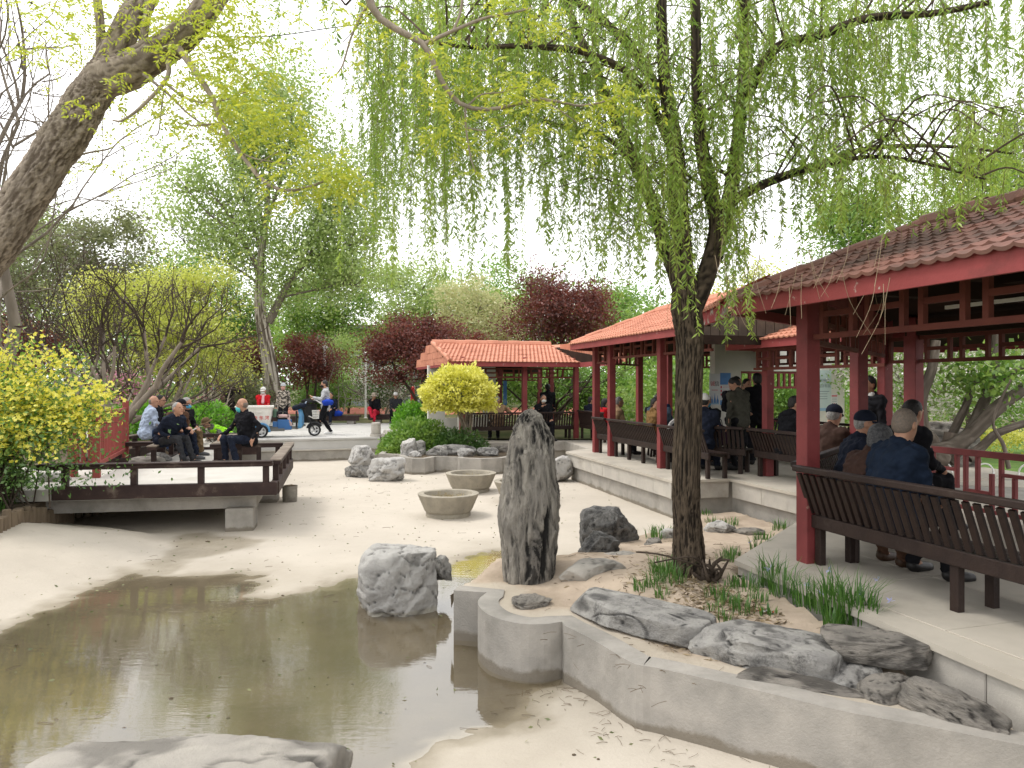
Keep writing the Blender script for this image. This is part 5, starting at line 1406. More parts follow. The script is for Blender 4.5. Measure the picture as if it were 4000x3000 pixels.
# ------------------------------------------------------------------ the willow
def willow():
    root = thing('willow_tree', 'weeping willow with dark furrowed trunk growing in the planter', 'tree', (0, 0, 0))
    rs = np.random.RandomState(5); Y0 = 6.5
    def P(px, py, yy): return D(px, py, yy)
    b = A(1.55, 6.52, soil_z(1.55, 6.52) - .12)
    tr = [b + A(.01, 0, -.05), b + A(.01, 0, .10), b + A(0, 0, .45), P(2680, 1900, 6.52), P(2688, 1600, 6.55), P(2695, 1350, 6.6), P(2682, 1200, 6.6), P(2668, 1060, 6.62)]
    hero_trunk('trunk', tr, [.205, .158, .126, .118, .116, .120, .130, .092], BK['willow'], root, 96, .015, .016, seed=2, f_th=13, f_s=4.5)
    limbs_ = [
        ([P(2685, 1230, 6.6), P(2668, 1060, 6.62), P(2655, 850, 6.65), P(2640, 600, 6.7), P(2612, 420, 6.7), P(2590, 240, 6.7), P(2575, -250, 6.8)], .105, .045, 'limb'),
        ([P(2700, 1210, 6.6), P(2760, 1070, 6.62), P(2800, 900, 6.65), P(2770, 720, 6.65), P(2735, 540, 6.7), P(2720, 300, 6.75), P(2715, -200, 6.8)], .095, .04, 'limb'),
        ([P(2790, 1010, 6.62), P(2835, 850, 6.6), P(2868, 650, 6.55), P(2890, 450, 6.5), P(2905, 220, 6.4), P(2915, -200, 6.3)], .075, .035, 'limb'),
        ([P(2675, 1180, 6.6), P(2600, 960, 6.9), P(2520, 720, 7.2), P(2420, 500, 7.4), P(2330, 280, 7.6), P(2230, 60, 7.8), P(2160, -200, 8)], .075, .03, 'limb'),
        ([P(2850, 790, 6.6), P(2960, 730, 6.7), P(3060, 690, 6.9), P(3200, 640, 7.1), P(3340, 590, 7.3), P(3520, 570, 7.5), P(3750, 575, 7.8), P(3960, 600, 8.0)], .048, .012, 'limb'),
        ([P(3060, 690, 6.9), P(3180, 660, 6.6), P(3300, 625, 6.4), P(3450, 612, 6.2), P(3620, 640, 6.0), P(3850, 700, 5.8)], .030, .008, 'limb'),
        ([P(2890, 430, 6.5), P(3020, 200, 6.4), P(3200, 140, 6.3), P(3400, 70, 6.2), P(3640, 52, 6.0), P(3860, 10, 5.9)], .050, .022, 'limb'),
        ([P(2640, 620, 6.7), P(2500, 330, 6.5), P(2300, 210, 6.3), P(2050, 180, 6.2), P(1850, 185, 6.0), P(1640, 160, 5.9)], .038, .012, 'limb'),
        ([P(2610, 400, 6.7), P(2400, 120, 7.2), P(2100, -80, 7.6), P(1800, -160, 8.0), P(1500, -120, 8.2), P(1350, 20, 8.2)], .045, .012, 'limb'),
        ([P(2560, 820, 7.0), P(2400, 560, 7.6), P(2150, 480, 8.0), P(1950, 420, 8.3), P(1750, 400, 8.6), P(1560, 430, 8.8)], .032, .008, 'limb')]
    for pts_, r0, r1, nm in limbs_:
        m = len(pts_); hero_trunk(nm, pts_, [r0 + (r1 - r0) * (k / (m - 1)) for k in range(m)], BK['willow'], root, 20, .05, .006 if r0 > .06 else .002, seed=int(r0 * 1000), f_th=10, f_s=3)
    # arching side branches that carry the curtains
    src = []
    for pts_, r0, r1, nm in limbs_:
        q = spline(pts_, 40); src.append(q[8:])
    src = np.vstack(src)
    heads = []
    sb = []
    for k in range(150):
        o = src[rs.randint(len(src))]; a = rs.uniform(0, 6.283); L = rs.uniform(.4, 1.5)
        e = o + A(math.cos(a) * L, math.sin(a) * L * .8, rs.uniform(-.15, .6)); m_ = (o + e) / 2 + A(0, 0, .22 * L)
        if e[1] < 4.2: continue
        p = spline([o, m_, e], 10); sb.append((p, .011, .004)); heads.append(p[3:])
    # curtain lines over the pond: (px range, depth range, start row, end row, strands)
    heads = np.vstack(heads + [src])
    v, f = branch_tubes(sb, 10, 5); obj_np('branches', v, f, BK['willow'], root, smooth=True)
    starts, lens = [], []
    def curtain(n, x0, x1, y0, y1, t0, t1, e0, e1):
        for _ in range(n):
            px, yy = rs.uniform(x0, x1), rs.uniform(y0, y1); s = D(px, rs.uniform(t0, t1), yy); e = D(px, rs.uniform(e0, e1), yy)
            starts.append(s); lens.append(max(.15, s[2] - e[2]))
    curtain(56, 1390, 1560, 7.6, 9.4, -150, 350, 620, 1180)
    curtain(99, 1560, 1800, 6.2, 9.0, -150, 350, 500, 1150)
    curtain(92, 1800, 2150, 6.0, 9.0, -150, 300, 420, 1120)
    curtain(75, 2150, 2500, 6.0, 8.6, -100, 400, 650, 1180)
    curtain(26, 2480, 2560, 5.8, 6.6, 50, 650, 700, 1120)
    curtain(34, 2480, 2950, 5.6, 6.4, -200, 250, 300, 1000)
    curtain(27, 2560, 2720, 5.7, 6.3, 350, 700, 900, 1330)
    curtain(18, 2830, 2900, 5.7, 6.2, 650, 900, 1150, 1440)
    curtain(99, 2900, 3500, 5.6, 7.4, -150, 200, 250, 760)
    curtain(99, 3300, 4050, 5.6, 8.2, -150, 250, 200, 620)
    curtain(16, 3150, 3500, 4.9, 5.6, 500, 700, 820, 1010)
    curtain(120, 1560, 2600, 6.2, 8.4, -200, 120, 220, 520)
    curtain(60, 2900, 3700, 5.8, 7.4, -250, 60, 120, 460)
    curtain(30, 1400, 1800, 6.6, 8.8, -200, 150, 300, 620)
    for k in range(1150):
        h_ = heads[rs.randint(len(heads))]
        if h_[1] < 4.6 or h_[2] < 3.0: continue
        starts.append(h_ + rs.normal(size=3) * A(.08, .08, .05)); lens.append(max(.2, min(rs.uniform(.35, 1.25), h_[2] - 2.55)))
    S_ = np.array(starts); Ln = np.array(lens); K = len(S_)
    lowz = .25 + 1.1; Ln = np.minimum(Ln, np.maximum(.2, S_[:, 2] - lowz)); Ln = np.where((S_[:, 0] / S_[:, 1] * FPX > 950) & (S_[:, 2] < 3.9), np.minimum(Ln, .55), Ln)
    n = 14; t = np.linspace(0, 1, n); a = rs.uniform(0, 6.283, K); out = np.stack([np.cos(a), np.sin(a), np.zeros(K)], 1)
    sway = rs.uniform(.02, .16, K); curl = rs.normal(size=(K, 3)) * A(.05, .05, 0)
    Pth = S_[:, None] + out[:, None] * (sway * Ln)[:, None, None] * (np.sqrt(t))[None, :, None] + ZUP * (.06 * np.sin(np.pi * np.minimum(1, t * 3)) - t)[None, :, None] * Ln[:, None, None] + curl[:, None] * np.sin(t * 4 + 1)[None, :, None] * Ln[:, None, None] * .5
    v, f = tube_arrays(Pth, np.full((K, n), .0021) * np.linspace(1.2, .55, n), 3)
    obj_np('hanging_twigs', v, f, pmat('willow_twig', (.20, .19, .06), (.13, .11, .05), scale=3, rough=.8), root)
    cs, ds, ss = [], [], []
    for k in range(K):
        step = .0115 if rs.rand() < .62 else .024
        m = int(Ln[k] / step); tt = np.sort(rs.rand(m)) ** .9
        thin = rs.rand() < .28
        if thin: tt = tt[tt < rs.uniform(.35, .8)]
        m = len(tt)
        i_ = np.minimum(n - 2, (tt * (n - 1)).astype(int)); fr_ = tt * (n - 1) - i_
        c = Pth[k, i_] + (Pth[k, i_ + 1] - Pth[k, i_]) * fr_[:, None]
        az = rs.uniform(0, 6.283, m); d = np.stack([np.cos(az) * .6, np.sin(az) * .6, -rs.uniform(.25, .95, m)], 1); d /= np.linalg.norm(d, axis=1)[:, None]
        cs.append(c); ds.append(d); ss.append(rs.uniform(.035, .085, m) * (.65 + .5 * rs.rand()))
    c, d, s = np.vstack(cs), np.vstack(ds), np.concatenate(ss)
    v, f = leaf_quads(c, d, s, s * .24, rs, bend=.06)
    st = np.repeat(np.concatenate([np.full(len(q), rs.rand()) for q in cs]) * .6 + rs.rand(len(c)) * .4, 4)
    obj_np('crown', v, f, LM['willow'], root, attrs={'tint': st})
    print('willow strands', K, 'leaves', len(c))
    dry = []
    for k in range(26):
        o = D(rs.uniform(2760, 3560), rs.uniform(900, 1130), rs.uniform(4.6, 5.6)); L = rs.uniform(.2, .55); a = rs.uniform(-.5, .5)
        dry.append((spline([o, o + A(a * L * .3, 0, -L * .5), o + A(a * L, rs.normal() * .05, -L)], 8), .0022, .0012))
    v, f = branch_tubes(dry, 8, 4); tag(obj_np('dry_twigs', v, f, pmat('dry_twig', (.34, .27, .18), (.24, .18, .11), scale=6, rough=.9), root), kind='stuff')
    # dark burr at the foot
    mbx = MB()
    for k in range(16):
        o = A(1.70, 6.30, soil_z(1.7, 6.3)); e = o + A(rs.uniform(-.18, .16), rs.uniform(-.12, .05), rs.uniform(.03, .2)); mbx.tube(spline([o + rs.normal(size=3) * .03, (o + e) / 2 + rs.normal(size=3) * .05, e], 6), [.022, .02, .017, .014, .010, .006], 6)
    mbx.tube(spline([A(1.66, 6.32, -.02), A(1.45, 6.2, .06), A(1.25, 6.2, .12), A(1.05, 6.25, .13)], 8), .008, 5); mbx.tube(spline([A(1.66, 6.32, -.02), A(1.5, 6.2, .10), A(1.2, 6.25, .04)], 8), .007, 5)
    mbx.build('root_burr', BK['dark'], root, smooth=True)
willow()

# ------------------------------------------------------------------ leaning locust at the left, its boughs reaching over
def pinnate(rs, tips, dirs, n_pairs=6, L=.17, leaf=.040):
    cs, ds, ss = [], [], []
    for o, d in zip(tips, dirs):
        d = unit(d); s = unit(np.cross(d, ZUP) + rs.normal(size=3) * .3); l = L * rs.uniform(.6, 1.2); m = n_pairs + rs.randint(-1, 2)
        for k in range(m):
            t = (k + .6) / m; c = o + d * l * t - ZUP * l * .35 * t * t
            for sg in (-1, 1):
                cs.append(c); ds.append(unit(s * sg + d * .45 - ZUP * rs.uniform(.15, .7))); ss.append(leaf * rs.uniform(.75, 1.15) * (1 - .3 * abs(t - .5)))
        cs.append(o + d * l - ZUP * l * .35); ds.append(unit(d - ZUP * .6)); ss.append(leaf)
    s = np.array(ss)
    return leaf_quads(np.array(cs), np.array(ds), s, s * .40, rs)
def locust():
    root = thing('locust_tree', 'thick rough barked locust leaning in from the left with yellow green leaves', 'tree', (0, 0, 0))
    rs = np.random.RandomState(8)
    P = lambda px, py, yy: D(px, py, yy)
    Yt = 6.6
    tr = [A(-6.9, 6.9, -.35), A(-6.4, 6.85, .9), A(-5.7, 6.75, 2.0), P(-160, 1110, Yt), P(10, 905, Yt), P(150, 690, Yt), P(262, 520, Yt), P(345, 385, Yt), P(420, 280, Yt), P(455, 200, Yt)]
    hero_trunk('trunk', tr, [.28, .235, .205, .19, .182, .168, .175, .158, .15, .10], BK['locust'], root, 96, .018, .020, seed=4, f_th=9, f_s=5, bumps=[(6.35, 4.6, .07, .16, .7)])
    limbs_ = [([P(400, 300, Yt), P(468, 165, Yt), P(520, 60, Yt + .05), P(590, -60, Yt + .1), P(700, -300, Yt + .3)], .135, .09),
              ([P(385, 315, Yt), P(490, 278, Yt - .05), P(600, 215, Yt - .1), P(715, 138, Yt - .2), P(800, 40, Yt - .25), P(900, -120, Yt - .3)], .165, .10),
              ([P(395, 230, Yt), P(393, 120, Yt), P(380, 0, Yt), P(372, -150, Yt)], .045, .035), ([P(545, 240, Yt - .05), P(560, 150, Yt), P(575, 40, Yt), P(580, -100, Yt)], .042, .03)]
    for k, (p, a, b) in enumerate(limbs_): hero_trunk('limb', p, np.linspace(a, b, len(p)), BK['locust'], root, 48, .022, .014 if a > .1 else .003, seed=10 + k, f_th=8, f_s=4)
    br = [([P(700, 190, 6.3), P(770, 290, 6.1), P(830, 380, 5.9), P(865, 480, 5.8), P(930, 585, 5.7), P(1010, 690, 5.6), P(1080, 738, 5.5), P(1160, 742, 5.4), P(1250, 715, 5.4), P(1320, 680, 5.3)], .030, .006),
          ([P(660, 240, 6.3), P(650, 310, 6.2), P(560, 410, 6.1), P(480, 470, 6.1), P(440, 470, 6.1)], .024, .007),
          ([P(560, 290, 6.4), P(660, 370, 6.3), P(730, 440, 6.2), P(800, 490, 6.1), P(890, 540, 6.0)], .014, .005),
          ([P(640, 320, 6.3), P(720, 380, 6.2), P(800, 400, 6.1), P(880, 390, 6.0), P(980, 350, 6.0)], .014, .004),
          ([P(230, 640, 6.7), P(330, 600, 6.9), P(430, 580, 7.0), P(480, 540, 7.1), P(550, 510, 7.2)], .012, .004),
          ([P(640, 350, 6.3), P(630, 430, 6.2), P(618, 520, 6.2), P(590, 532, 6.2)], .008, .004),
          ([P(865, 480, 5.8), P(760, 490, 5.9), P(700, 480, 6.0)], .010, .003), ([P(1000, 680, 5.6), P(1010, 640, 5.5), P(1090, 590, 5.4)], .008, .003), ([P(930, 590, 5.7), P(1000, 620, 5.6), P(1130, 640, 5.5)], .008, .003)]
    v, f = branch_tubes(br, 14, 7); obj_np('branches', v, f, BK['locust'], root, smooth=True)
    tips, dirs = [], []
    def cluster(px, py, yy, n, sp, up=0.0):
        c = P(px, py, yy)
        for _ in range(n):
            o = c + rs.normal(size=3) * A(sp, sp, sp * .6); tips.append(o); dirs.append(unit(rs.normal(size=3) * A(1, 1, .4) + A(0, 0, -.15 + up)))
    for px, py, yy, n, sp in [(250, 60, 6.8, 60, .25), (330, 30, 6.5, 50, .2), (180, 30, 7.0, 30, .2), (300, 130, 6.6, 30, .18), (650, 50, 6.3, 60, .22), (760, 40, 6.0, 70, .22), (860, 60, 6.0, 60, .2), (900, 20, 5.9, 50, .2), (560, 100, 6.5, 25, .12), (700, 150, 6.2, 30, .16),
            (260, 210, 6.8, 45, .18), (180, 200, 7.0, 18, .15), (860, 150, 6.0, 30, .16), (930, 170, 5.9, 22, .13), (860, 300, 5.9, 60, .2), (800, 260, 6.0, 30, .15), (930, 250, 5.8, 30, .16), (900, 380, 5.8, 70, .18), (980, 420, 5.7, 60, .18), (1040, 470, 5.6, 60, .16), (1090, 490, 5.5, 40, .12),
            (760, 470, 6.0, 40, .16), (700, 420, 6.1, 20, .12), (420, 420, 6.2, 14, .12), (560, 350, 6.2, 25, .13), (640, 300, 6.2, 22, .12), (480, 490, 6.1, 14, .1), (1200, 650, 5.4, 60, .11), (1270, 680, 5.35, 60, .11), (1310, 700, 5.3, 45, .10), (380, 640, 7, 16, .13), (330, 650, 7, 10, .1), (1010, 350, 5.9, 25, .14), (990, 520, 5.7, 25, .13), (1060, 740, 5.5, 10, .08), (880, 240, 5.9, 35, .18), (600, 20, 6.4, 50, .2), (450, 50, 6.6, 20, .12), (960, 60, 5.8, 20, .14)]: cluster(px, py, yy, max(3, int(n * .62)), sp * 1.15)
    v, f = pinnate(rs, tips, dirs, 6, .19, .048); leaf_obj('crown', [(v, f)], LM['acacia'], root)
    # a second locust bough that comes down from above over the pond
    root2 = thing('locust_bough', 'overhanging locust bough with bright yellow leaves in front of the willow', 'branch', (0, 0, 0))
    br = [([P(1420, -120, 5.0), P(1445, 10, 5.0), P(1500, 85, 5.0), P(1600, 140, 5.0), P(1660, 180, 5.0), P(1700, 260, 5.0), P(1745, 350, 5.0), P(1810, 412, 5.0), P(1900, 428, 5.0), P(2000, 412, 5.0), P(2120, 385, 5.0), P(2240, 412, 5.0), P(2330, 405, 5.0), P(2420, 375, 5.0)], .030, .006),
          ([P(1660, 172, 5.0), P(1770, 120, 5.0), P(1890, 72, 5.0), P(2000, 50, 5.0), P(2080, 30, 5.0)], .016, .006), ([P(1770, 122, 5.0), P(1800, 40, 5.0), P(1810, -80, 5.0)], .010, .008),
          ([P(1445, 10, 5.0), P(1405, 70, 5.1), P(1370, 150, 5.1), P(1340, 250, 5.1), P(1315, 290, 5.1)], .012, .005), ([P(1818, 415, 5.0), P(1820, 500, 5.0), P(1840, 620, 5.0), P(1858, 670, 5.0)], .009, .003),
          ([P(1825, 500, 5.0), P(1900, 510, 5.0), P(1990, 490, 5.0)], .007, .003), ([P(2130, 388, 5.0), P(2200, 440, 5.0), P(2270, 490, 5.0)], .007, .003), ([P(1830, 410, 5.0), P(1880, 370, 5.0), P(1960, 360, 5.0), P(2060, 330, 5.0)], .008, .003), ([P(1690, 240, 5.0), P(1660, 210, 5.1), P(1600, 180, 5.1)], .006, .003)]
    v, f = branch_tubes(br, 22, 8); obj_np('branches', v, f, BK['locust'], root2, smooth=True)
    tips.clear(); dirs.clear()
    for px, py, yy, n, sp in [(2020, 30, 5.0, 55, .14), (2100, 60, 5.0, 55, .12), (1960, 20, 5.0, 25, .1), (2140, 110, 5.0, 25, .08), (1380, 80, 5.1, 40, .12), (1350, 60, 5.1, 30, .11), (1440, 110, 5.1, 14, .1), (1320, 260, 5.1, 14, .06), (1400, 230, 5.1, 12, .09), (1690, 240, 5.0, 55, .12), (1640, 260, 5.0, 25, .1), (1780, 300, 5.0, 45, .11), (1720, 190, 5.0, 20, .08), (2000, 350, 5.0, 75, .14), (1950, 310, 5.0, 30, .1), (2090, 390, 5.0, 55, .12), (2180, 430, 5.0, 25, .1), (2440, 345, 5.0, 60, .10), (2390, 390, 5.0, 45, .1), (2360, 440, 5.0, 16, .08), (2260, 490, 5.0, 40, .11), (2320, 510, 5.0, 35, .1), (1760, 490, 5.0, 60, .11), (1740, 520, 5.0, 30, .08), (2000, 500, 5.0, 40, .11), (1900, 500, 5.0, 25, .1), (1860, 670, 5.0, 5, .03), (2040, 300, 5.0, 25, .08), (1800, 330, 5.0, 20, .08), (1650, 20, 5.1, 10, .1), (1250, 40, 5.3, 10, .07)]: cluster(px, py, yy, max(3, int(n * .38)), sp * 1.05)
    v, f = pinnate(rs, tips, dirs, 5, .15, .042); leaf_obj('crown', [(v, f)], LM['acacia'], root2)
locust()

# ------------------------------------------------------------------ white trunked poplar in the middle distance
def poplar():
    yy = 31.0; root = thing('poplar_tree', 'tall poplar with pale split trunk behind the tricycle', 'tree', (0, 0, 0)); rs = np.random.RandomState(15)
    P = lambda px, py, d=0: D(px, py, yy + d)
    hero_trunk('trunk', [P(1085, 1665), P(1075, 1590), P(1060, 1480), P(1035, 1330), P(1018, 1220), P(1015, 1120), P(1020, 1000), P(1040, 850), P(1050, 700)], [.46, .40, .33, .28, .24, .19, .15, .11, .07], BK['white'], root, 48, .12, .035, f_th=3, f_s=.5, seed=6)
    limbs_ = [([P(1050, 1260), P(1100, 1160), P(1160, 1060), P(1200, 1010)], .20, .10), ([P(1040, 1150), P(980, 1000), P(900, 850), P(830, 760)], .10, .03), ([P(1020, 1050), P(930, 930), P(800, 820), P(700, 700)], .09, .02), ([P(1040, 860), P(1100, 700), P(1130, 560), P(1140, 420)], .09, .02), ([P(1050, 720), P(1060, 560), P(1070, 430), P(1075, 340)], .06, .015),
              ([P(1160, 1060), P(1220, 900), P(1260, 760), P(1290, 600)], .08, .02), ([P(1120, 1100), P(1240, 1000), P(1360, 960), P(1440, 930)], .07, .02), ([P(1020, 980), P(960, 800), P(900, 640), P(860, 560)], .07, .02), ([P(1180, 1030), P(1300, 880), P(1380, 780), P(1420, 690)], .06, .02), ([P(1030, 900), P(1000, 700), P(980, 520), P(990, 420)], .06, .02), ([P(1000, 1100), P(880, 1020), P(760, 980), P(680, 900)], .06, .015), ([P(1100, 1160), P(1240, 1130), P(1330, 1110), P(1400, 1120)], .06, .015)]
    v, f = branch_tubes([(spline(p, 16), a, b) for p, a, b in limbs_], 16, 7); obj_np('branches', v, f, BK['grey'], root, smooth=True)
    lp = np.vstack([spline(p, 20)[3:] for p, a, b in limbs_]); tw, cl = [], []
    for k in range(520):
        o = lp[rs.randint(len(lp))]; e = o + rs.normal(size=3) * A(.75, .75, .5) + A(0, 0, .5); cl.append(e); tw.append((np.array([o, (o + e) / 2, e]), .018, .006))
    v, f = branch_tubes(tw, 4, 3); obj_np('twigs', v, f, BK['grey'], root)
    cl = np.array(cl); n = 48000; k = rs.randint(0, len(cl), n); c = cl[k] + rs.normal(size=(n, 3)) * A(.34, .34, .42); s = .13 * rs.uniform(.6, 1.25, n)
    v, f = leaf_quads(c, rdir(rs, n, -.3), s, s * .8, rs); obj_np('crown', v, f, LM['poplar'], root, attrs={'tint': np.repeat(np.clip(rs.rand(len(cl))[k] * .5 + rs.rand(n) * .5, 0, 1), 4)})
poplar()

# ------------------------------------------------------------------ trees and shrubs beyond the pond, each its own thing
TG = 'trees beyond the plaza'
TR('rounded yellow green tree behind the bare crape myrtle at left', 640, 27, -.1, 1010, 330, 'yellowgreen', 'grey', 24000, .14, 101, bottom=1540, clumps=80, sig=.5, r0=.12, stems=3, fork=.25, lw=.4)
TR('dark brownish green evergreen rising behind the crape myrtle', 330, 34, -.1, 800, 330, 'olive', 'dark', 14000, .17, 102, bottom=1300, clumps=70, sig=.6, r0=.2, gaps=.1)
TR('pale green bushy tree at the far left edge', 60, 38, -.1, 790, 230, 'poplar', 'dark', 8000, .2, 103, bottom=1350, clumps=50, sig=.8, r0=.2)
TR('dark green tree between the evergreen and the poplar', 700, 40, -.1, 930, 230, 'green', 'dark', 9000, .2, 104, bottom=1450, clumps=55, sig=.7, r0=.2)
TR('fresh green tree just left of the pale poplar trunk', 930, 36, -.1, 1080, 110, 'green', 'dark', 7000, .16, 105, bottom=1480, clumps=40, sig=.55, r0=.14)
TR('light green tree right behind the pale poplar trunk', 1290, 44, -.1, 960, 200, 'green', 'grey', 13000, .2, 106, bottom=1500, clumps=60, sig=.75, r0=.2)
TR('purple plum tree left of the pale trunk', 1000, 33, -.1, 1340, 75, 'plum', 'dark', 3500, .13, 107, bottom=1480, clumps=24, sig=.42, r0=.09, stems=3)
TR('purple plum tree just right of the pale trunk', 1200, 33, -.1, 1330, 120, 'plum', 'dark', 6500, .12, 108, bottom=1500, clumps=38, sig=.42, r0=.10, stems=4, fork=.3)
TR('wide purple plum tree left of the far pavilion', 1640, 30, -.1, 1240, 240, 'plum', 'dark', 15000, .12, 109, bottom=1500, clumps=70, sig=.45, r0=.14, stems=3, fork=.3)
TR('tall purple plum tree behind the far pavilion roof', 2180, 34, -.1, 1075, 230, 'plum', 'dark', 15000, .14, 110, bottom=1420, clumps=70, sig=.5, r0=.16)
TR('cream flowering tree between the two purple plums', 1850, 37, -.1, 1080, 160, 'cream', 'grey', 9000, .16, 111, bottom=1430, clumps=55, sig=.5, r0=.14)
TR('grey green tree behind the cream flowering one', 1620, 48, -.1, 1010, 190, 'poplar', 'grey', 11000, .22, 112, bottom=1450, clumps=55, sig=.8, r0=.2)
TR('bright green tall tree behind the far roof ridge', 1930, 55, -.1, 1030, 260, 'green', 'dark', 12000, .26, 113, bottom=1450, clumps=60, sig=1.0, r0=.2)
TR('green tree behind the middle pavilion ridge', 2420, 40, -.1, 1130, 220, 'green', 'dark', 10000, .2, 114, bottom=1450, clumps=55, sig=.8, r0=.2)
TR('yellow green tree behind the willow trunk fork', 2880, 34, -.1, 1060, 200, 'yellowgreen', 'dark', 5000, .16, 115, bottom=1350, clumps=45, sig=.6, r0=.14, gaps=.2)
TR('leafy green tree standing up over the near roof', 3370, 22, -.1, 690, 175, 'green', 'dark', 9000, .17, 116, bottom=1250, clumps=55, sig=.5, r0=.14, lw=.3, zbias=-.5)
TR('tall green tree over the right end of the near roof', 3800, 20, -.1, 560, 300, 'willow', 'dark', 15000, .15, 117, bottom=1250, clumps=75, sig=.55, r0=.16, lw=.28, zbias=-.5)
TR('pale tall conifer shaped tree at the right picture edge', 3960, 32, -.1, 380, 150, 'olive', 'dark', 8000, .16, 118, bottom=1100, clumps=60, sig=.5, r0=.14)
TR('low olive juniper behind the crouching worker', 960, 30, -.1, 1430, 75, 'olive', 'dark', 4000, .10, 119, bottom=1620, clumps=30, sig=.35, r0=.08)
TR('broad green bush tree behind the walking man', 1260, 36, -.1, 1440, 110, 'green', 'dark', 8000, .12, 120, bottom=1610, clumps=45, sig=.4, r0=.08)
TR('white and pink blossoming crab apple by the light pole', 1480, 38, -.1, 1420, 110, 'dgreen', 'dark', 6000, .12, 121, bottom=1600, clumps=40, sig=.4, r0=.08, mix=('blossom', .35, 'blossoms'))
TR('small grey green tree right of the walking man', 1360, 40, -.1, 1330, 90, 'poplar', 'dark', 5000, .13, 122, bottom=1560, clumps=30, sig=.45, r0=.08)
TR('white lilac with magenta flowers under the crape myrtle', 500, 24, -.1, 1440, 110, 'green', 'dark', 3000, .10, 123, bottom=1610, clumps=28, sig=.3, r0=.07, mix=('pink', .40, 'blossoms'), stems=3)
TR('white blossom shrub between the bare stems', 400, 25, -.1, 1420, 80, 'green', 'dark', 2500, .10, 124, bottom=1520, clumps=20, sig=.3, r0=.06, mix=('blossom', .5, 'blossoms'))
TR('purple leaved shrub behind the yellow bush at far left', 120, 26, -.1, 1270, 130, 'plum', 'dark', 5000, .12, 125, bottom=1450, clumps=36, sig=.4, r0=.08)
TR('red flowering shrub behind the person in black', 890, 40, -.1, 1480, 90, 'plum', 'dark', 2200, .13, 126, bottom=1600, clumps=18, sig=.35, r0=.07, mix=('pink', .4, 'blossoms'))
# garden seen through the pavilions
TR('round green shrub seen through the middle pavilion', 2700, 24, -.1, 1380, 330, 'green', 'dark', 13000, .13, 131, bottom=1640, clumps=60, sig=.5, r0=.1)
TR('bright green shrub seen through the far pavilion', 2330, 30, -.1, 1420, 200, 'green', 'dark', 7000, .14, 132, bottom=1640, clumps=40, sig=.5, r0=.1)
TR('bright green shrub outside the wall window', 3020, 20.5, -.1, 1400, 210, 'green', 'dark', 9000, .11, 133, bottom=1690, clumps=50, sig=.4, r0=.1)
TR('deep green shrub behind the far pavilion walkway', 2120, 29, -.1, 1390, 210, 'green', 'dark', 6000, .14, 134, bottom=1560, clumps=36, sig=.5, r0=.1)
TR('white lilac with airy blossoms seen through the near pavilion', 3560, 17, -.1, 1230, 330, 'green', 'tan', 9000, .09, 135, bottom=1640, clumps=70, sig=.35, r0=.08, mix=('blossom', .42, 'blossoms'), stems=3)
TR('white blossoming tree at the right beyond the railing', 4100, 14.5, -.1, 1200, 330, 'green', 'tan', 8000, .08, 136, bottom=1620, clumps=70, sig=.32, r0=.08, mix=('blossom', .42, 'blossoms'), stems=3)
TR('pinkish blossoming crab apple high behind the near pavilion', 3720, 24, -.1, 1230, 330, 'green', 'tan', 9000, .11, 137, bottom=1500, clumps=60, sig=.45, r0=.1, mix=('blossom', .5, 'blossoms'))
# bare trees
bare('bare crape myrtle with spreading tan stems and dark seed heads at left', (-9.3, 17.0, -.1), 5.4, 201, 'tan', levels=6, r0=.10, stems=7, tips='seed', len0=.33, nk=3, up=.22, tipn=1, dirs=[(-.5, .1, 1), (-.2, .3, 1.2), (.05, -.2, 1.3), (.45, .1, 1), (.75, .1, 1.0), (.8, -.2, 1.05), (.3, .5, 1)])
bare('bare multi stemmed crape myrtle at the far left behind the yellow bush', (-10.8, 17.5, -.1), 5.4, 202, 'tan', levels=6, r0=.09, stems=6, tips='seed', len0=.34, nk=3, up=.14, spread=.5)
bare('tall bare twiggy tree behind the leaning locust', (-9.3, 12.5, -.1), 9.0, 203, 'grey', levels=6, r0=.14, stems=3, tips='seed', len0=.30, nk=3, up=.08, spread=.45, tipn=1, tips_size=.035)
bare('leafless grey tree above the roofs between willow and near pavilion', tuple(D(3030, 1500, 26) * A(1, 1, 0) + A(0, 0, -.1)), 6.6, 204, 'grey', levels=6, r0=.10, stems=3, len0=.34, nk=3, up=.2, spread=.4)
bare('thin grey bare shrub by the person in cream', tuple(D(800, 1500, 24) * A(1, 1, 0) + A(0, 0, -.1)), 2.6, 205, 'tan', levels=5, r0=.04, stems=6, len0=.4, nk=3, up=.2, spread=.7)
bare('thin bare saplings right of the walking man', tuple(D(1335, 1500, 33) * A(1, 1, 0) + A(0, 0, -.1)), 3.4, 206, 'grey', levels=4, r0=.04, stems=6, len0=.4, nk=3, up=.2, spread=.6)
bare('bare grey stems beside the light pole', tuple(D(1500, 1500, 36) * A(1, 1, 0) + A(0, 0, -.1)), 2.6, 207, 'grey', levels=4, r0=.05, stems=7, len0=.5, nk=3, up=.1, spread=.9)
bare('dark bare stems under the yellow green tree', tuple(D(590, 1500, 25.5) * A(1, 1, 0) + A(0, 0, -.1)), 3.0, 208, 'tan', levels=4, r0=.07, stems=8, len0=.6, nk=3, up=.15, spread=.7)
bare('dark multi stemmed tree inside the view of the far pavilion', tuple(D(2130, 1500, 27.5) * A(1, 1, 0) + A(0, 0, -.14)), 3.6, 209, 'dark', levels=5, r0=.08, stems=6, len0=.45, nk=3, up=.1, spread=.8)
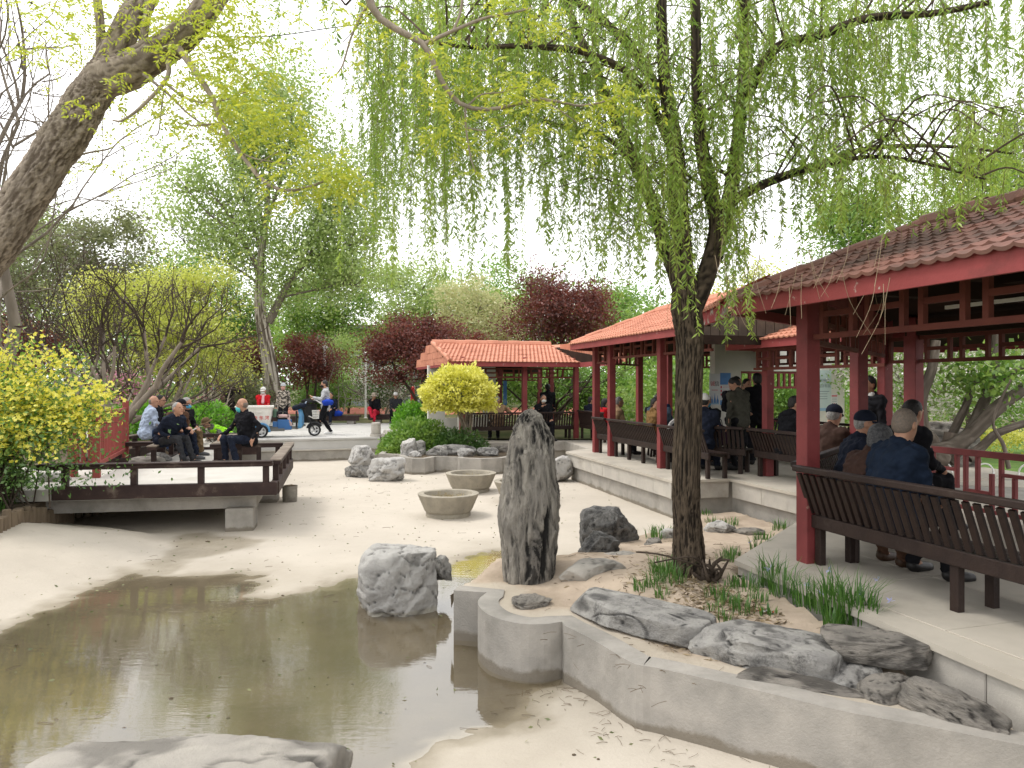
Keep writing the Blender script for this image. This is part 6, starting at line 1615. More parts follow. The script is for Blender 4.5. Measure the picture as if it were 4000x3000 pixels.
# slanting tree with thick boughs behind the fret railing
def garden_tree():
    root = thing('slanting_tree', 'many stemmed slanting tree just beyond the fret railing', 'tree', (0, 0, 0))
    P = lambda px, py, d: D(px, py, d)
    for p, a, b in [([P(3690, 1800, 10.6), P(3640, 1770, 10.6), P(3720, 1745, 10.6), P(3800, 1690, 10.6), P(3900, 1590, 10.5), P(4010, 1510, 10.4), P(4200, 1350, 10.2)], .13, .07), ([P(3700, 1800, 10.7), P(3780, 1700, 10.7), P(3830, 1600, 10.8), P(3870, 1500, 10.8), P(3890, 1380, 10.8), P(3890, 1250, 10.8)], .10, .05),
                    ([P(3640, 1790, 10.7), P(3640, 1720, 10.7), P(3610, 1680, 10.7), P(3600, 1560, 10.7), P(3640, 1440, 10.7), P(3655, 1330, 10.7)], .10, .06), ([P(3780, 1790, 10.5), P(3830, 1750, 10.5), P(3900, 1690, 10.4), P(4050, 1640, 10.3), P(4200, 1600, 10.2)], .075, .04), ([P(3710, 1780, 10.9), P(3720, 1700, 10.9), P(3770, 1590, 10.9), P(3810, 1500, 11), P(3900, 1420, 11)], .075, .035), ([P(3700, 1790, 10.8), P(3715, 1690, 10.8)], .11, .09), ([P(3940, 1830, 10.2), P(3920, 1740, 10.2), P(3880, 1640, 10.2), P(3950, 1480, 10.2)], .03, .015), ([P(3870, 1520, 10.8), P(3960, 1450, 10.7), P(4060, 1420, 10.6)], .05, .02)]:
        hero_trunk('limb', p, np.linspace(a, b, len(p)), BK['tan' if a == .11 else 'grey'], root, 20, .06, .006, seed=int(a * 977), f_th=8)
    rs = np.random.RandomState(44); cl = []
    for px, py in [(3830, 1450), (3880, 1430), (3920, 1480), (3960, 1400), (3790, 1480), (3850, 1510), (3990, 1460), (3760, 1420)]: cl.append(D(px, py, 10.6))
    cl = np.array(cl); n = 1100; c = cl[rs.randint(0, len(cl), n)] + rs.normal(size=(n, 3)) * A(.2, .3, .12); s = .085 * rs.uniform(.6, 1.2, n)
    leaf_obj('crown', [leaf_quads(c, rdir(rs, n, -.3), s, s * .8, rs)], LM['green'], root)
garden_tree()
# ------------------------------------------------------------------ clipped bushes
def at_ground(px, py, yy, zb): return (float((px - 2000) / FPX * yy), yy, zb)
bush('rounded clipped green bush behind the seated men', at_ground(806, 0, 21.2, -.05), (1.05, .95, 1.12), 'hedge', 9000, .095, 301, core=.82)
bush('clipped green bush behind the man in pale blue', at_ground(560, 0, 21.5, -.05), (1.1, .9, 1.15), 'hedge', 8500, .095, 302, core=.82)
bush('small distant yellow green clipped ball', at_ground(945, 0, 37, -.1), (.40 * 1.6, .6, 1.25), 'hedge', 2500, .12, 303, core=.8)
bush('clipped green bush left of the yellow topiary', at_ground(1610, 0, 26, -.14), (.75, .7, 1.10), 'hedge', 5000, .1, 304, core=.82)
gb = A(*D(1790, 1545, 19.7))
gt = thing('golden_topiary', 'round clipped golden yellow bush on a short trunk in front of the far pavilion', 'bush', (gb[0], gb[1], gb[2]))
def golden():
    rs = np.random.RandomState(310); n = 15000; rad = A(.97, .9, .76)
    d = rdir(rs, n); d[:, 2] = np.where(d[:, 2] < -.25, -.25 - .25 * rs.rand(n), d[:, 2])
    lump = 1 + .16 * fbm(d * 2.6, 3) + .15 * fbm(d * 8, 2)
    c = d * rad * ((1 - .34 * rs.rand(n) ** 1.4) * lump)[:, None]; dd = d + rdir(rs, n) * .9; dd /= np.linalg.norm(dd, axis=1)[:, None]; s = .088 * rs.uniform(.5, 1.4, n)
    v, f = leaf_quads(c, dd, s, s * .6, rs); obj_np('foliage', v, f, LM['gold'], gt, attrs={'tint': np.repeat(np.clip(.5 + .8 * fbm(c * 3.5, 2) + .3 * (rs.rand(n) - .5), 0, 1), 4)})
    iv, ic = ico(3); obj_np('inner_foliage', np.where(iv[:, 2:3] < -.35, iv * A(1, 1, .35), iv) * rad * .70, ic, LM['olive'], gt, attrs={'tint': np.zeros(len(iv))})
    st = []
    for k in range(12):
        e = rdir(rs, 1, .2)[0] * rad * .6; st.append((np.array([A(.18, 0, -1.7), A(.22, .0, -1.15) + rs.normal(size=3) * .03, A(.2, 0, -.6) + rs.normal(size=3) * .08, e]), .055, .015))
    v, f = branch_tubes(st, 10, 6); obj_np('trunk', v, f, BK['tan'], gt, smooth=True)
golden()
bush('loose deep green shrub left of the golden topiary', (float(D(1640, 0, 20.0)[0]), 20.0, -.33), (.98, .7, 1.0), 'green', 8000, .09, 311, thick=.6)
bush('low dark green shrub below the golden topiary', (float(D(1790, 0, 19.6)[0]), 19.6, -.33), (.85, .5, .75), 'dgreen', 5200, .075, 312, thick=.6)
bush('green shrub spilling over the left end of the far planter', (float(D(1545, 0, 20.3)[0]), 20.3, -.36), (.5, .45, .62), 'green', 2800, .085, 313, thick=.6)
# yellow flowering bush at the left
def kerria():
    root = thing('flowering_bush', 'large bush covered in yellow flowers at the left edge', 'bush', (-7.25, 9.95, -.12)); rs = np.random.RandomState(320)
    st, sprays = [], []
    for k in range(130):
        a = rs.uniform(0, 6.283); q = rs.uniform(.25, 1); e = A(math.cos(a) * 1.5 * q + .12, math.sin(a) * .9 * q, rs.uniform(.95, 2.25) * (1.1 - .45 * q))
        o = A(rs.normal() * .35, rs.normal() * .2, 0); m_ = o + (e - o) * .55 + A(0, 0, .38)
        st.append((spline([o, m_, e], 9), .012, .004)); sprays.append(spline([o, m_, e], 20)[6:])
    for px, py in [(480, 1500), (470, 1540), (455, 1600), (440, 1640), (430, 1560), (400, 1620), (380, 1520), (460, 1650), (380, 1680), (330, 1480), (300, 1400), (240, 1380), (150, 1340), (60, 1310)]:
        e = D(px, py, 9.9) - A(-7.25, 9.95, -.12); o = A(.3, 0, .5); p = spline([o, o + (e - o) * .5 + A(0, 0, .22), e], 20); st.append((p, .010, .003)); sprays.append(p[8:]); sprays.append(p[8:])
    v, f = branch_tubes(st, 9, 5); obj_np('stems', v, f, BK['dark'], root)
    def lim(q):
        """the bush thins out to the right below its arching crown"""
        w_ = q + A(-7.25, 9.95, -.12); mx_ = np.interp(w_[:, 2], [.15, .5, .85, 1.2, 1.55, 1.9, 2.25], [265, 300, 355, 455, 440, 300, 130]); return (w_[:, 0] / w_[:, 1]) * FPX + 2000 < mx_ + rs.normal(size=len(q)) * 12
    sp = np.vstack(sprays); sp = sp[lim(sp)]; n = 15000; c = sp[rs.randint(0, len(sp), n)] + rs.normal(size=(n, 3)) * A(.10, .10, .08); c[:, 2] = np.maximum(c[:, 2], .12); s = .06 * rs.uniform(.5, 1.2, n)
    v, f = leaf_quads(c, rdir(rs, n, -.1), s, s * .5, rs); leaf_obj('foliage', [(v, f)], LM['green'], root)
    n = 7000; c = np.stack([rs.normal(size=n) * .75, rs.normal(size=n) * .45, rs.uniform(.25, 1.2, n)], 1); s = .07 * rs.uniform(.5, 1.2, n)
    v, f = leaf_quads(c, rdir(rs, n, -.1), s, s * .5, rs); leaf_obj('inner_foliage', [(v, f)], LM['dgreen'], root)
    hi_ = sp[(sp[:, 2] > .75) | (rs.rand(len(sp)) < .05)]; n = 8000; c = hi_[rs.randint(0, len(hi_), n)] + rs.normal(size=(n, 3)) * A(.10, .10, .06) + A(0, -.03, .035)
    nn = rdir(rs, n, .75); nn[:, 1] -= .45; nn /= np.linalg.norm(nn, axis=1)[:, None]
    x = np.cross(nn, rdir(rs, n)); x /= np.linalg.norm(x, axis=1)[:, None]; y = np.cross(nn, x); R_ = .034 * rs.uniform(.65, 1.15, n)
    vs = [c - nn * R_[:, None] * .2]
    for k in range(10):
        an = k * math.pi / 5; rr = R_ * (1.0 if k % 2 == 0 else .62); vs.append(c + (x * math.cos(an) + y * math.sin(an)) * rr[:, None] + nn * (rr * .25)[:, None])
    v = np.stack(vs, 1).reshape(-1, 3); b = np.arange(n)[:, None] * 11
    f = np.vstack([np.hstack([b, b + 1 + (2 * k + 9) % 10, b + 1 + 2 * k, b + 1 + (2 * k + 1) % 10]) for k in range(5)])
    obj_np('flowers', v, f, LM['petal'], root, attrs={'tint': np.repeat(rs.rand(n), 11)})
kerria()
bush('leafy green undergrowth below the yellow flowering bush', (-7.75, 10.6, -.1), (.8, .6, .7), 'dgreen', 4500, .075, 330, thick=.8)
# grass tufts
rs_ = np.random.RandomState(400)
def at_soil(px, py, s, it=4):
    zc = -.15
    for _ in range(it):
        p = G(px, py, zc); zc = soil_z(p[0], p[1])
    return (p[0], p[1], zc, s)
iris = [at_soil(*q) for q in [(3230, 2385, 1.15), (3290, 2420, 1.35), (3350, 2440, 1.25), (3140, 2360, .8), (3060, 2320, 1.05), (3010, 2290, 1.0), (2960, 2240, .8), (3390, 2450, .9), (3320, 2390, .8), (3250, 2450, .6)]]
tufts('iris_leaves', 'tall iris leaves along the platform edge in the planter', iris, 'grass', 60, .31, 401, .10, .010, flowers=1)
tf = [at_soil(*q) for q in [(2580, 2240, 1.0), (2620, 2270, 1.1), (2560, 2280, .8), (2640, 2230, .9), (2500, 2290, .6), (2590, 2330, .5), (2840, 2190, .8), (2860, 2170, .7), (2800, 2330, .7), (2850, 2360, .7), (2900, 2390, .7), (2920, 2300, .8), (2870, 2290, .6), (2960, 2350, .6), (2780, 2380, .5), (3000, 2400, .55), (2830, 2420, .5)]]
tufts('grass_tufts', 'grass tufts around the willow foot', tf, 'grass', 70, .20, 402, .13, .008)
far_t = [at_soil(*q) for q in [(2590, 2090, 1.1), (2560, 2100, .9), (2470, 2080, .9), (2460, 2060, .7), (2850, 2050, .8), (2780, 2040, .6), (2980, 2100, .8), (3050, 2070, .9), (2760, 2010, .6), (2810, 2060, .5)]]
tufts('grass_tufts', 'small grass tufts at the back of the planter', far_t, 'grass', 60, .19, 403, .16, .010)
lt = []
for k in range(34):
    t = rs_.rand(); p = A(-6.05, 7.2, 0) * (1 - t) + A(-6.95, 11.2, 0) * t; lt.append((p[0] - .12 - rs_.rand() * .5, p[1] + rs_.normal() * .1, -.12, rs_.uniform(.6, 1.15)))
tufts('grass_tufts', 'fresh grass tufts behind the log edging', lt, 'grass', 34, .36, 404, .10, .013)
ht = [(at_ground(px, 0, 20.6, -.05)[0], 20.4, .0, 1.0) for px in (760, 790, 850, 880, 900, 930)]
tufts('grass_tufts', 'dark leafy tufts below the clipped bush near the bollard', ht, 'grass', 90, .40, 405, .16, .02)
# the far off belt of trees that closes the view
def belt():
    rs = np.random.RandomState(500); vs = []
    n = 52000; x = rs.uniform(-75, 80, n); y = 62 + rs.rand(n) * 14 + np.abs(x) * .05; top = 7.5 + 3.0 * fbm(np.stack([x * .07, x * 0, x * 0], 1) + 2, 3) + np.where(np.abs(x + 15) < 8, -1, 0)
    z = top * np.sqrt(rs.rand(n)) * (1 + .1 * rs.normal(size=n)); c = np.stack([x, y, z], 1) + rs.normal(size=(n, 3)) * .4; s = .55 * rs.uniform(.5, 1.2, n)
    v, f = leaf_quads(c, rdir(rs, n, -.1), s, s * .7, rs)
    cl = np.clip(.5 + .9 * fbm(c * A(.18, .1, .25), 3), 0, 1)
    tag(leaf_obj('distant_trees', [(v, f)], LM['green'], None, np.repeat(np.clip(cl, 0, 1), 4)), 'belt of green trees closing the park behind everything', 'trees', kind='stuff')
    n = 26000; x = rs.uniform(-45, 45, n); y = 46 + rs.rand(n) * 4; z = (1.9 + .6 * fbm(np.stack([x * .2, x * 0, x * 0], 1), 3)) * np.sqrt(rs.rand(n)) - .1
    c = np.stack([x, y, z], 1) + rs.normal(size=(n, 3)) * .15; s = .24 * rs.uniform(.5, 1.2, n); v, f = leaf_quads(c, rdir(rs, n), s, s * .6, rs)
    tag(leaf_obj('undergrowth', [(v, f)], LM['dgreen'], None, np.repeat(np.clip(.5 + fbm(c * .5, 3), 0, 1), 4)), 'dark low undergrowth below the park trees', 'shrubs', kind='stuff')
    n = 15000; x = rs.uniform(3.2, 24, n); y = rs.uniform(21.5, 27, n); z = 1.6 * np.sqrt(rs.rand(n)) * (1 + .3 * fbm(np.stack([x * .5, y * .5, x * 0], 1), 2)) - .1; c = np.stack([x, y, z], 1); s = .16 * rs.uniform(.5, 1.2, n)
    v, f = leaf_quads(c, rdir(rs, n), s, s * .6, rs); tag(leaf_obj('undergrowth', [(v, f)], LM['green'], None, np.repeat(np.clip(.5 + fbm(c * .7, 3), 0, 1), 4)), 'bright low undergrowth in the garden behind the pavilions', 'shrubs', kind='stuff')
belt()
def bed_litter():
    rs = np.random.RandomState(620); n = 4200; c = np.stack([rs.normal(1.75, .42, n), rs.normal(5.75, .62, n), np.zeros(n)], 1)
    c = c[(poly_sd(c, inner_poly) < -.3) & (poly_sd(c, plat) > .03)]; c[:, 2] = [soil_z(x, y) + .006 for x, y in c[:, :2]]; n = len(c)
    d = rdir(rs, n, .12, .18); s = rs.uniform(.02, .075, n); v, f = leaf_quads(c, d, s, s * rs.uniform(.10, .35, n), rs)
    tag(leaf_obj('dry_litter', [(v, f)], leafmat('dry_litter', (.10, .072, .04), (.36, .28, .16), .15)), 'dry leaf and grass litter on the bed around the willow foot', 'litter', kind='stuff')
    n = 900; c = np.stack([rs.uniform(-5.5, 2, n), rs.uniform(3.2, 18, n), np.zeros(n)], 1); c = c[poly_sd(c, inner_poly) > .1]; c[:, 2] = [max(pond_z(x, y), -.657) + .005 for x, y in c[:, :2]]; n = len(c)
    d = rdir(rs, n, .1, .15); s = rs.uniform(.012, .05, n); v, f = leaf_quads(c, d, s, s * .4, rs)
    tag(leaf_obj('fallen_leaves', [(v, f)], LM['olive']), 'small fallen leaves strewn over the pond floor and the puddle', 'leaves', kind='stuff')
bed_litter()
# ================================================================== people
M['skin'] = pmat('skin', (.42, .235, .155), (.36, .19, .125), scale=14, rough=.55, spec=.3)
M['lips'] = pmat('lips', (.30, .11, .09), rough=.5)
M['eye'] = pmat('eye', (.02, .017, .015), rough=.25)
M['hair_black'] = pmat('black_hair', (.012, .011, .011), (.03, .028, .027), scale=60, rough=.55, bump=.4, bscale=120)
M['hair_dgrey'] = pmat('dark_grey_hair', (.035, .036, .04), (.10, .10, .105), scale=50, rough=.55, bump=.5, bscale=110)
M['hair_grey'] = pmat('grey_hair', (.16, .155, .15), (.32, .31, .30), scale=60, rough=.6, bump=.4, bscale=120)
M['hair_stub'] = pmat('cropped_grey_hair', (.20, .155, .12), (.13, .11, .095), scale=70, rough=.7, bump=.3, bscale=160)
def cloth(name, c, c2=None, sc=9): 
    if name not in M: M[name] = pmat('cloth_' + name, c, c2 or tuple(x * .72 for x in c), scale=sc, rough=.9, spec=.12, bump=.35, bscale=14)
    return M[name]
cloth('navy', (.014, .018, .032)); cloth('black_c', (.012, .012, .015)); cloth('charcoal', (.035, .036, .04)); cloth('bluejacket', (.012, .020, .038)); cloth('paleblue', (.40, .47, .60)); cloth('jeans', (.035, .07, .16))
cloth('brown', (.105, .055, .035)); cloth('ribbrown', (.060, .034, .027)); cloth('cream', (.60, .53, .45)); cloth('tan', (.33, .22, .13)); cloth('red', (.52, .015, .022)); cloth('redpants', (.60, .03, .06)); cloth('pinkscarf', (.75, .42, .45)); cloth('lightgrey', (.46, .47, .49)); cloth('olive', (.07, .068, .055)); cloth('khaki', (.16, .11, .06)); cloth('white_c', (.75, .74, .72)); cloth('hat_beige', (.42, .36, .29)); cloth('hivis', (.35, .85, .03)); cloth('camo', (.20, .21, .17), (.05, .06, .045), 22); cloth('slate', (.13, .18, .25)); cloth('ochre', (.20, .115, .045)); cloth('royal', (.02, .06, .42)); cloth('purple', (.035, .012, .03))
M['plaid'] = pmat('plaid_cloth', (.42, .37, .31), (.045, .04, .035), scale=10, lo=.47, hi=.53, rough=.9, bump=.2, stretch=(1, 1, 1.8))
M['mask_blue'] = cloth('mask_b', (.12, .45, .72)); M['mask_white'] = cloth('mask_w', (.75, .78, .78)); M['mask_black'] = cloth('mask_k', (.02, .02, .022)); M['mask_pink'] = cloth('mask_p', (.55, .30, .28)); M['mask_teal'] = cloth('mask_t', (.10, .50, .52))
M['shoe'] = pmat('shoe_leather', (.016, .015, .015), rough=.45); M['shoe_brown'] = pmat('brown_shoe', (.055, .030, .018), rough=.5); M['shoe_grey'] = pmat('grey_shoe', (.09, .09, .095), rough=.6); M['shoe_white'] = pmat('white_shoe', (.7, .7, .7), rough=.6)

def ik(a, t, l1, l2, pole):
    a, t = np.asarray(a, float), np.asarray(t, float); d = t - a; D_ = np.linalg.norm(d); m = (l1 + l2) * .998
    if D_ > m: d = d / D_ * m; D_ = m; t = a + d
    if D_ < .12: D_ = .12
    x = d / np.linalg.norm(d); c = (l1 * l1 - l2 * l2 + D_ * D_) / (2 * D_); h = math.sqrt(max(0, l1 * l1 - c * c))
    p = np.asarray(pole, float); p = unit(p - x * (p @ x))
    return a + x * c + p * h, a + x * D_
def rotx(v, a):
    c, s = math.cos(a), math.sin(a); return A(v[0], v[1] * c - v[2] * s, v[1] * s + v[2] * c)
def rotz(v, a):
    c, s = math.cos(a), math.sin(a); return A(v[0] * c - v[1] * s, v[0] * s + v[1] * c, v[2])

def person(label, loc, face, pose='sit', seat=.43, lean=8, look=(0, 0), hands=None, feet=None, top='navy', bottom='black_c', shoes='shoe', hair='short', hairm='hair_black', hat=None, hatm=None, mask=None, k=1.0, res=.016, female=False, vest=None, scarf=None, group=None, bulk=1.0, chin_mask=False, glasses=False, twist=0, hood=False):
    """one continuous figure (body) dressed in garments that are parts; +Y is forward in its own frame"""
    yaw = yaw_of(face) if np.ndim(face) else math.radians(face)
    root = thing('person', label, 'person', loc, yaw, group); root.scale = (k, k, k)
    sw = .165 if female else .185
    la = math.radians(lean)
    hip = A(0, 0, seat / k + .10) if pose == 'sit' else A(0, 0, .90)
    B = lambda x, y, z_: hip + rotz(rotx(A(x, y, z_), -la), math.radians(twist) * min(1, max(0, z_ / .45)))
    waist, chest, neckb = B(0, .0, .16), B(0, .01, .36), B(0, -.015, .515)
    shl = {s: B(s * sw, -.01, .455) for s in (-1, 1)}
    ly, lp = math.radians(look[0]), math.radians(look[1])
    hc = neckb + rotx(A(0, .035, .155), -la * .35 + lp * .5)
    HR = lambda v: hc + rotz(rotx(np.asarray(v, float), lp), ly)
    Rm = np.array([rotz(rotx(e, lp), ly) for e in np.eye(3)])     # rows: head axes in body space
    if hands is None: hands = ((-.13, .36, .60), (.13, .36, .60)) if pose == 'sit' else ((-.25, .06, .80), (.25, .06, .80))
    fz = -(loc[2] * 0)
    if feet is None: feet = ((-.12, .48, .07), (.12, .46, .07)) if pose == 'sit' else ((-.10, .02, .07), (.10, .0, .07))
    arms, legs = {}, {}
    for s, hnd, ft in ((-1, hands[0], feet[0]), (1, hands[1], feet[1])):
        el, wr = ik(shl[s], hnd, .285, .255, A(s * .6, -.6, -.6)); arms[s] = (el, wr)
        h = hip + A(s * .09, 0, -.02); kn, an = ik(h, ft, .44, .42, A(s * .05, 1, .35)); legs[s] = (h, kn, an)
    b = []
    C = lambda a, c, ra, rb, kk=.03: ('c', np.asarray(a, float), np.asarray(c, float), ra, rb, kk)
    E = lambda c, r, R=None, kk=.03: ('e', np.asarray(c, float), np.asarray(r, float), R, kk)
    skin_head = [E(hc + rotz(rotx(A(0, .0, .025), lp), ly), (.078, .096, .098), Rm, .02), E(HR((0, .022, -.045)), (.062, .072, .078), Rm, .03), C(HR((0, -.02, -.06)), neckb - A(0, 0, .02), .054, .060, .03),
                 C(HR((0, .092, .01)), HR((0, .112, -.028)), .011, .016, .012), E(HR((0, .083, -.062)), (.026, .016, .012), Rm, .012), E(HR((0, .066, -.105)), (.030, .024, .022), Rm, .02)]
    for s in (-1, 1):
        skin_head += [E(HR((s * .079, -.008, -.005)), (.012, .024, .034), Rm, .008), E(HR((s * .032, .083, .028)), (.030, .012, .010), Rm, .012)]
    b += skin_head
    tb = 1.0 * bulk
    torso = [C(hip + A(-.06, 0, 0), hip + A(.06, 0, 0), .115 * tb, .115 * tb, .05), C(hip, waist, .125 * tb, .125 * tb, .06), C(waist + A(-.03, 0, 0), B(-.07, .0, .36), .11 * tb, .115 * tb, .06), C(waist + A(.03, 0, 0), B(.07, .0, .36), .11 * tb, .115 * tb, .06), C(shl[-1], shl[1], .066, .066, .07), C(B(0, -.01, .44), neckb, .08, .058, .05)]
    b += [(q[0], q[1], q[2], q[3] - .022, q[4] - .022, q[5]) for q in torso]
    armp = []
    for s in (-1, 1):
        el, wr = arms[s]; armp += [C(shl[s], el, .058, .046, .03), C(el, wr, .046, .036, .02)]
        b += [C(shl[s], el, .044, .036, .03), C(el, wr, .036, .026, .02)]
        d = unit(wr - el); side = unit(np.cross(d, A(0, 0, 1)) + 1e-6); dn = unit(np.cross(side, d))
        if pose == 'sit' and dn[2] > 0: dn = -dn
        d2 = unit(d + dn * .25); kn0 = wr + d2 * .085
        b += [C(wr, wr + d2 * .05, .026, .030, .02), C(wr + d2 * .04 - side * .022, kn0 - side * .026, .021, .017, .016), C(wr + d2 * .04 + side * .022, kn0 + side * .026, .021, .017, .016)]
        for j, ln in enumerate((.072, .082, .078, .060)):
            o = kn0 + side * (j - 1.5) * .0185; m_ = o + d2 * ln * .5 + dn * .006; b += [C(o, m_, .0098, .0092, .006), C(m_, m_ + unit(d2 + dn * .7) * ln * .5, .0092, .0078, .006)]
        th = wr + d2 * .03 + side * (-s) * .028; b += [C(th, th + unit(d2 * .7 - side * s * .8) * .04, .012, .0108, .008), C(th + unit(d2 * .7 - side * s * .8) * .04, th + unit(d2 - side * s * .35) * .072, .0106, .0085, .006)]
    legp = []
    for s in (-1, 1):
        h, kn, an = legs[s]; legp += [C(h, kn, .092, .066, .03), C(kn, an + A(0, 0, .03), .064, .054, .03)]
        b += [C(h, kn, .074, .050, .03), C(kn, an, .050, .034, .03), C(an, an + A(0, .10, -.035), .034, .028, .03)]
    v, f = sdf_mesh(b, res if res < .014 else .014); obj_np('body', v, f, M['skin'], root, smooth=True)
    cut = []
    nz_ = (15.0, .020, sum(map(ord, label)) % 97)
    jk = [(q[0], q[1], q[2], q[3] + .012, q[4] + .012, q[5]) for q in torso[1:]] + armp + [C(neckb + A(0, -.01, -.03), neckb + A(0, -.012, .015), .074, .070, .02)]
    if pose == 'sit': jk.append(C(hip + A(-.07, -.01, -.02), hip + A(.07, -.01, -.02), .125 * tb, .125 * tb, .05))
    else: jk.append(C(hip + A(-.05, 0, -.04), hip + A(.05, 0, -.04), .128 * tb, .128 * tb, .05))
    v, f = sdf_mesh(jk, res, noise=nz_); obj_np('jacket', v, f, M[top] if top in M else cloth(top, (.1, .1, .1)), root, smooth=True)
    tr = [(q[0], q[1], q[2], q[3], q[4], q[5]) for q in legp] + [C(hip + A(-.06, 0, -.03), hip + A(.06, 0, -.03), .108 * tb, .108 * tb, .05)]
    v, f = sdf_mesh(tr, res, noise=nz_); obj_np('trousers', v, f, M[bottom], root, smooth=True)
    for s in (-1, 1):
        h, kn, an = legs[s]; fwd = unit((an - kn) * A(1, 1, 0) * .0 + A(s * .15, 1, 0))
        tilt_ = A(0, 0, -.045)
        v, f = sdf_mesh([C(an + A(0, -.02, -.015), an + fwd * .12 + tilt_, .047, .040, .03), C(an + fwd * .02 + tilt_ * .9, an + fwd * .17 + tilt_ * 1.0, .040, .036, .03)], min(res, .014), cuts=[((0, 0, an[2] - .07), (0, 0, -1))]); obj_np('shoe', v, f, M[shoes], root, smooth=True)
    # hair
    hp = None
    if hair == 'short': hp = [E(HR((0, -.012, .034)), (.086, .100, .098), Rm, .02), E(HR((0, -.050, -.015)), (.074, .058, .070), Rm, .02)]; cuts_ = [(HR((0, .050, .045)), unit(HR((0, .9, -.75)) - HR((0, 0, 0)))), (HR((0, -.02, -.075)), unit(HR((0, .35, -1)) - HR((0, 0, 0))))]
    elif hair == 'crop': hp = [E(HR((0, -.010, .030)), (.081, .098, .098), Rm, .02), E(HR((0, -.046, -.012)), (.070, .056, .062), Rm, .02)]; cuts_ = [(HR((0, .055, .06)), unit(HR((0, .9, -.7)) - HR((0, 0, 0)))), (HR((0, -.02, -.06)), unit(HR((0, .3, -1)) - HR((0, 0, 0))))]
    elif hair == 'balding': hp = [E(HR((0, -.022, .000)), (.0815, .088, .080), Rm, .02)]; cuts_ = [(HR((0, .012, .0)), unit(HR((0, 1, .1)) - HR((0, 0, 0)))), (HR((0, -.02, -.06)), unit(HR((0, .3, -1)) - HR((0, 0, 0))))]
    elif hair == 'bob': hp = [E(HR((0, -.014, .030)), (.098, .110, .105), Rm, .03), E(HR((0, -.052, -.045)), (.088, .066, .080), Rm, .03)]; cuts_ = [(HR((0, .042, .03)), unit(HR((0, .95, -.6)) - HR((0, 0, 0))))]
    elif hair == 'long': hp = [E(HR((0, -.014, .030)), (.094, .108, .102), Rm, .03), C(HR((0, -.055, -.02)), HR((0, -.085, -.22)), .085, .062, .04)]; cuts_ = [(HR((0, .046, .03)), unit(HR((0, .95, -.6)) - HR((0, 0, 0))))]
    if hp:
        v, f = sdf_mesh(hp, min(res, .012), cuts=cuts_, noise=(55.0, .006 if hair in ('bob', 'long', 'short') else .0015, 3))
        obj_np('hair', v, f, M[hairm], root, smooth=True)
    if hat in ('cap', 'brim', 'knit'):
        hm = M[hatm]
        if hat == 'knit': v, f = sdf_mesh([E(HR((0, -.008, .062)), (.093, .104, .088), Rm, .02), E(HR((0, -.006, .035)), (.098, .110, .034), Rm, .02)], .011, cuts=[(HR((0, 0, .012)), unit(HR((0, .12, -1)) - HR((0, 0, 0))))])
        else: v, f = sdf_mesh([E(HR((0, -.006, .052)), (.092, .106, .088), Rm, .02)], .011, cuts=[(HR((0, 0, .030)), unit(HR((0, .1, -1)) - HR((0, 0, 0))))])
        obj_np('hat_crown', v, f, hm, root, smooth=True)
        th = np.linspace(-math.pi * .36, math.pi * .36, 13) if hat == 'cap' else np.linspace(0, 2 * math.pi, 33)
        if hat != 'knit':
            ex = .085 if hat == 'cap' else .055; vv = []
            for t in th:
                for r_, dz in ((1, .034), (1 + ex * .5 / .1, .036 - (.010 if hat == 'cap' else .006)), (1 + ex / .1, .020 if hat == 'cap' else .018), (1 + ex / .1, .013), (1, .026)):
                    ext = r_ if hat == 'brim' else 1 + (r_ - 1) * max(0, math.cos(t * 1.25)) ; vv.append(HR((math.sin(t) * .090 * (ext if hat == 'brim' else 1 + (ext - 1) * .25), -.006 + math.cos(t) * .104 * ext, dz)))
            n_ = len(th); ff = [[a * 5 + c, a * 5 + (c + 1) % 5, (a + 1) * 5 + (c + 1) % 5, (a + 1) * 5 + c] for a in range(n_ - 1) for c in range(5)]
            obj_np('hat_brim', np.array(vv), ff, hm, root, smooth=False)
    if mask:
        dz = -.045 if chin_mask else 0.0
        v, f = sdf_mesh([E(HR((0, .034, -.052 + dz)), (.070, .078, .062), Rm, .02), C(HR((0, .10, -.022 + dz)), HR((0, .106, -.045 + dz)), .018, .016, .03)], .011, cuts=[(HR((0, .030, 0)), unit(HR((0, -1, 0)) - HR((0, 0, 0)))), (HR((0, 0, -.004 + dz)), unit(HR((0, 0, 1)) - HR((0, 0, 0))))])
        obj_np('face_mask', v, f, M[mask], root, smooth=True)
    elif res < .017:
        mbx = MB(); mbx.bar(HR((-.022, .096, -.062)), HR((.022, .096, -.062)), .006, .009); mbx.build('mouth', M['lips'], root)
    for s in (-1, 1):
        v, f = sdf_mesh([E(HR((s * .031, .085, .008)), (.014, .010, .007), Rm, .004)], .006); obj_np('eye', v, f, M['eye'], root, smooth=True)
    if vest:
        v, f = sdf_mesh([(q[0], q[1], q[2], q[3] + .022, q[4] + .022, q[5]) for q in torso[1:]], res, cuts=[(neckb, unit(neckb - waist))]); obj_np('vest', v, f, M[vest], root, smooth=True)
    if scarf:
        v, f = sdf_mesh([C(neckb + A(-.05, .03, .01), neckb + A(.05, .04, .01), .05, .05, .03), C(neckb + A(.0, .09, -.02), B(.02, .16, .28), .04, .05, .03)], res); obj_np('scarf', v, f, M[scarf], root, smooth=True)
    if hood:
        v, f = sdf_mesh([C(neckb + A(-.06, -.06, .0), neckb + A(.06, -.06, .0), .06, .06, .03)], res); obj_np('hood', v, f, M[top], root, smooth=True)
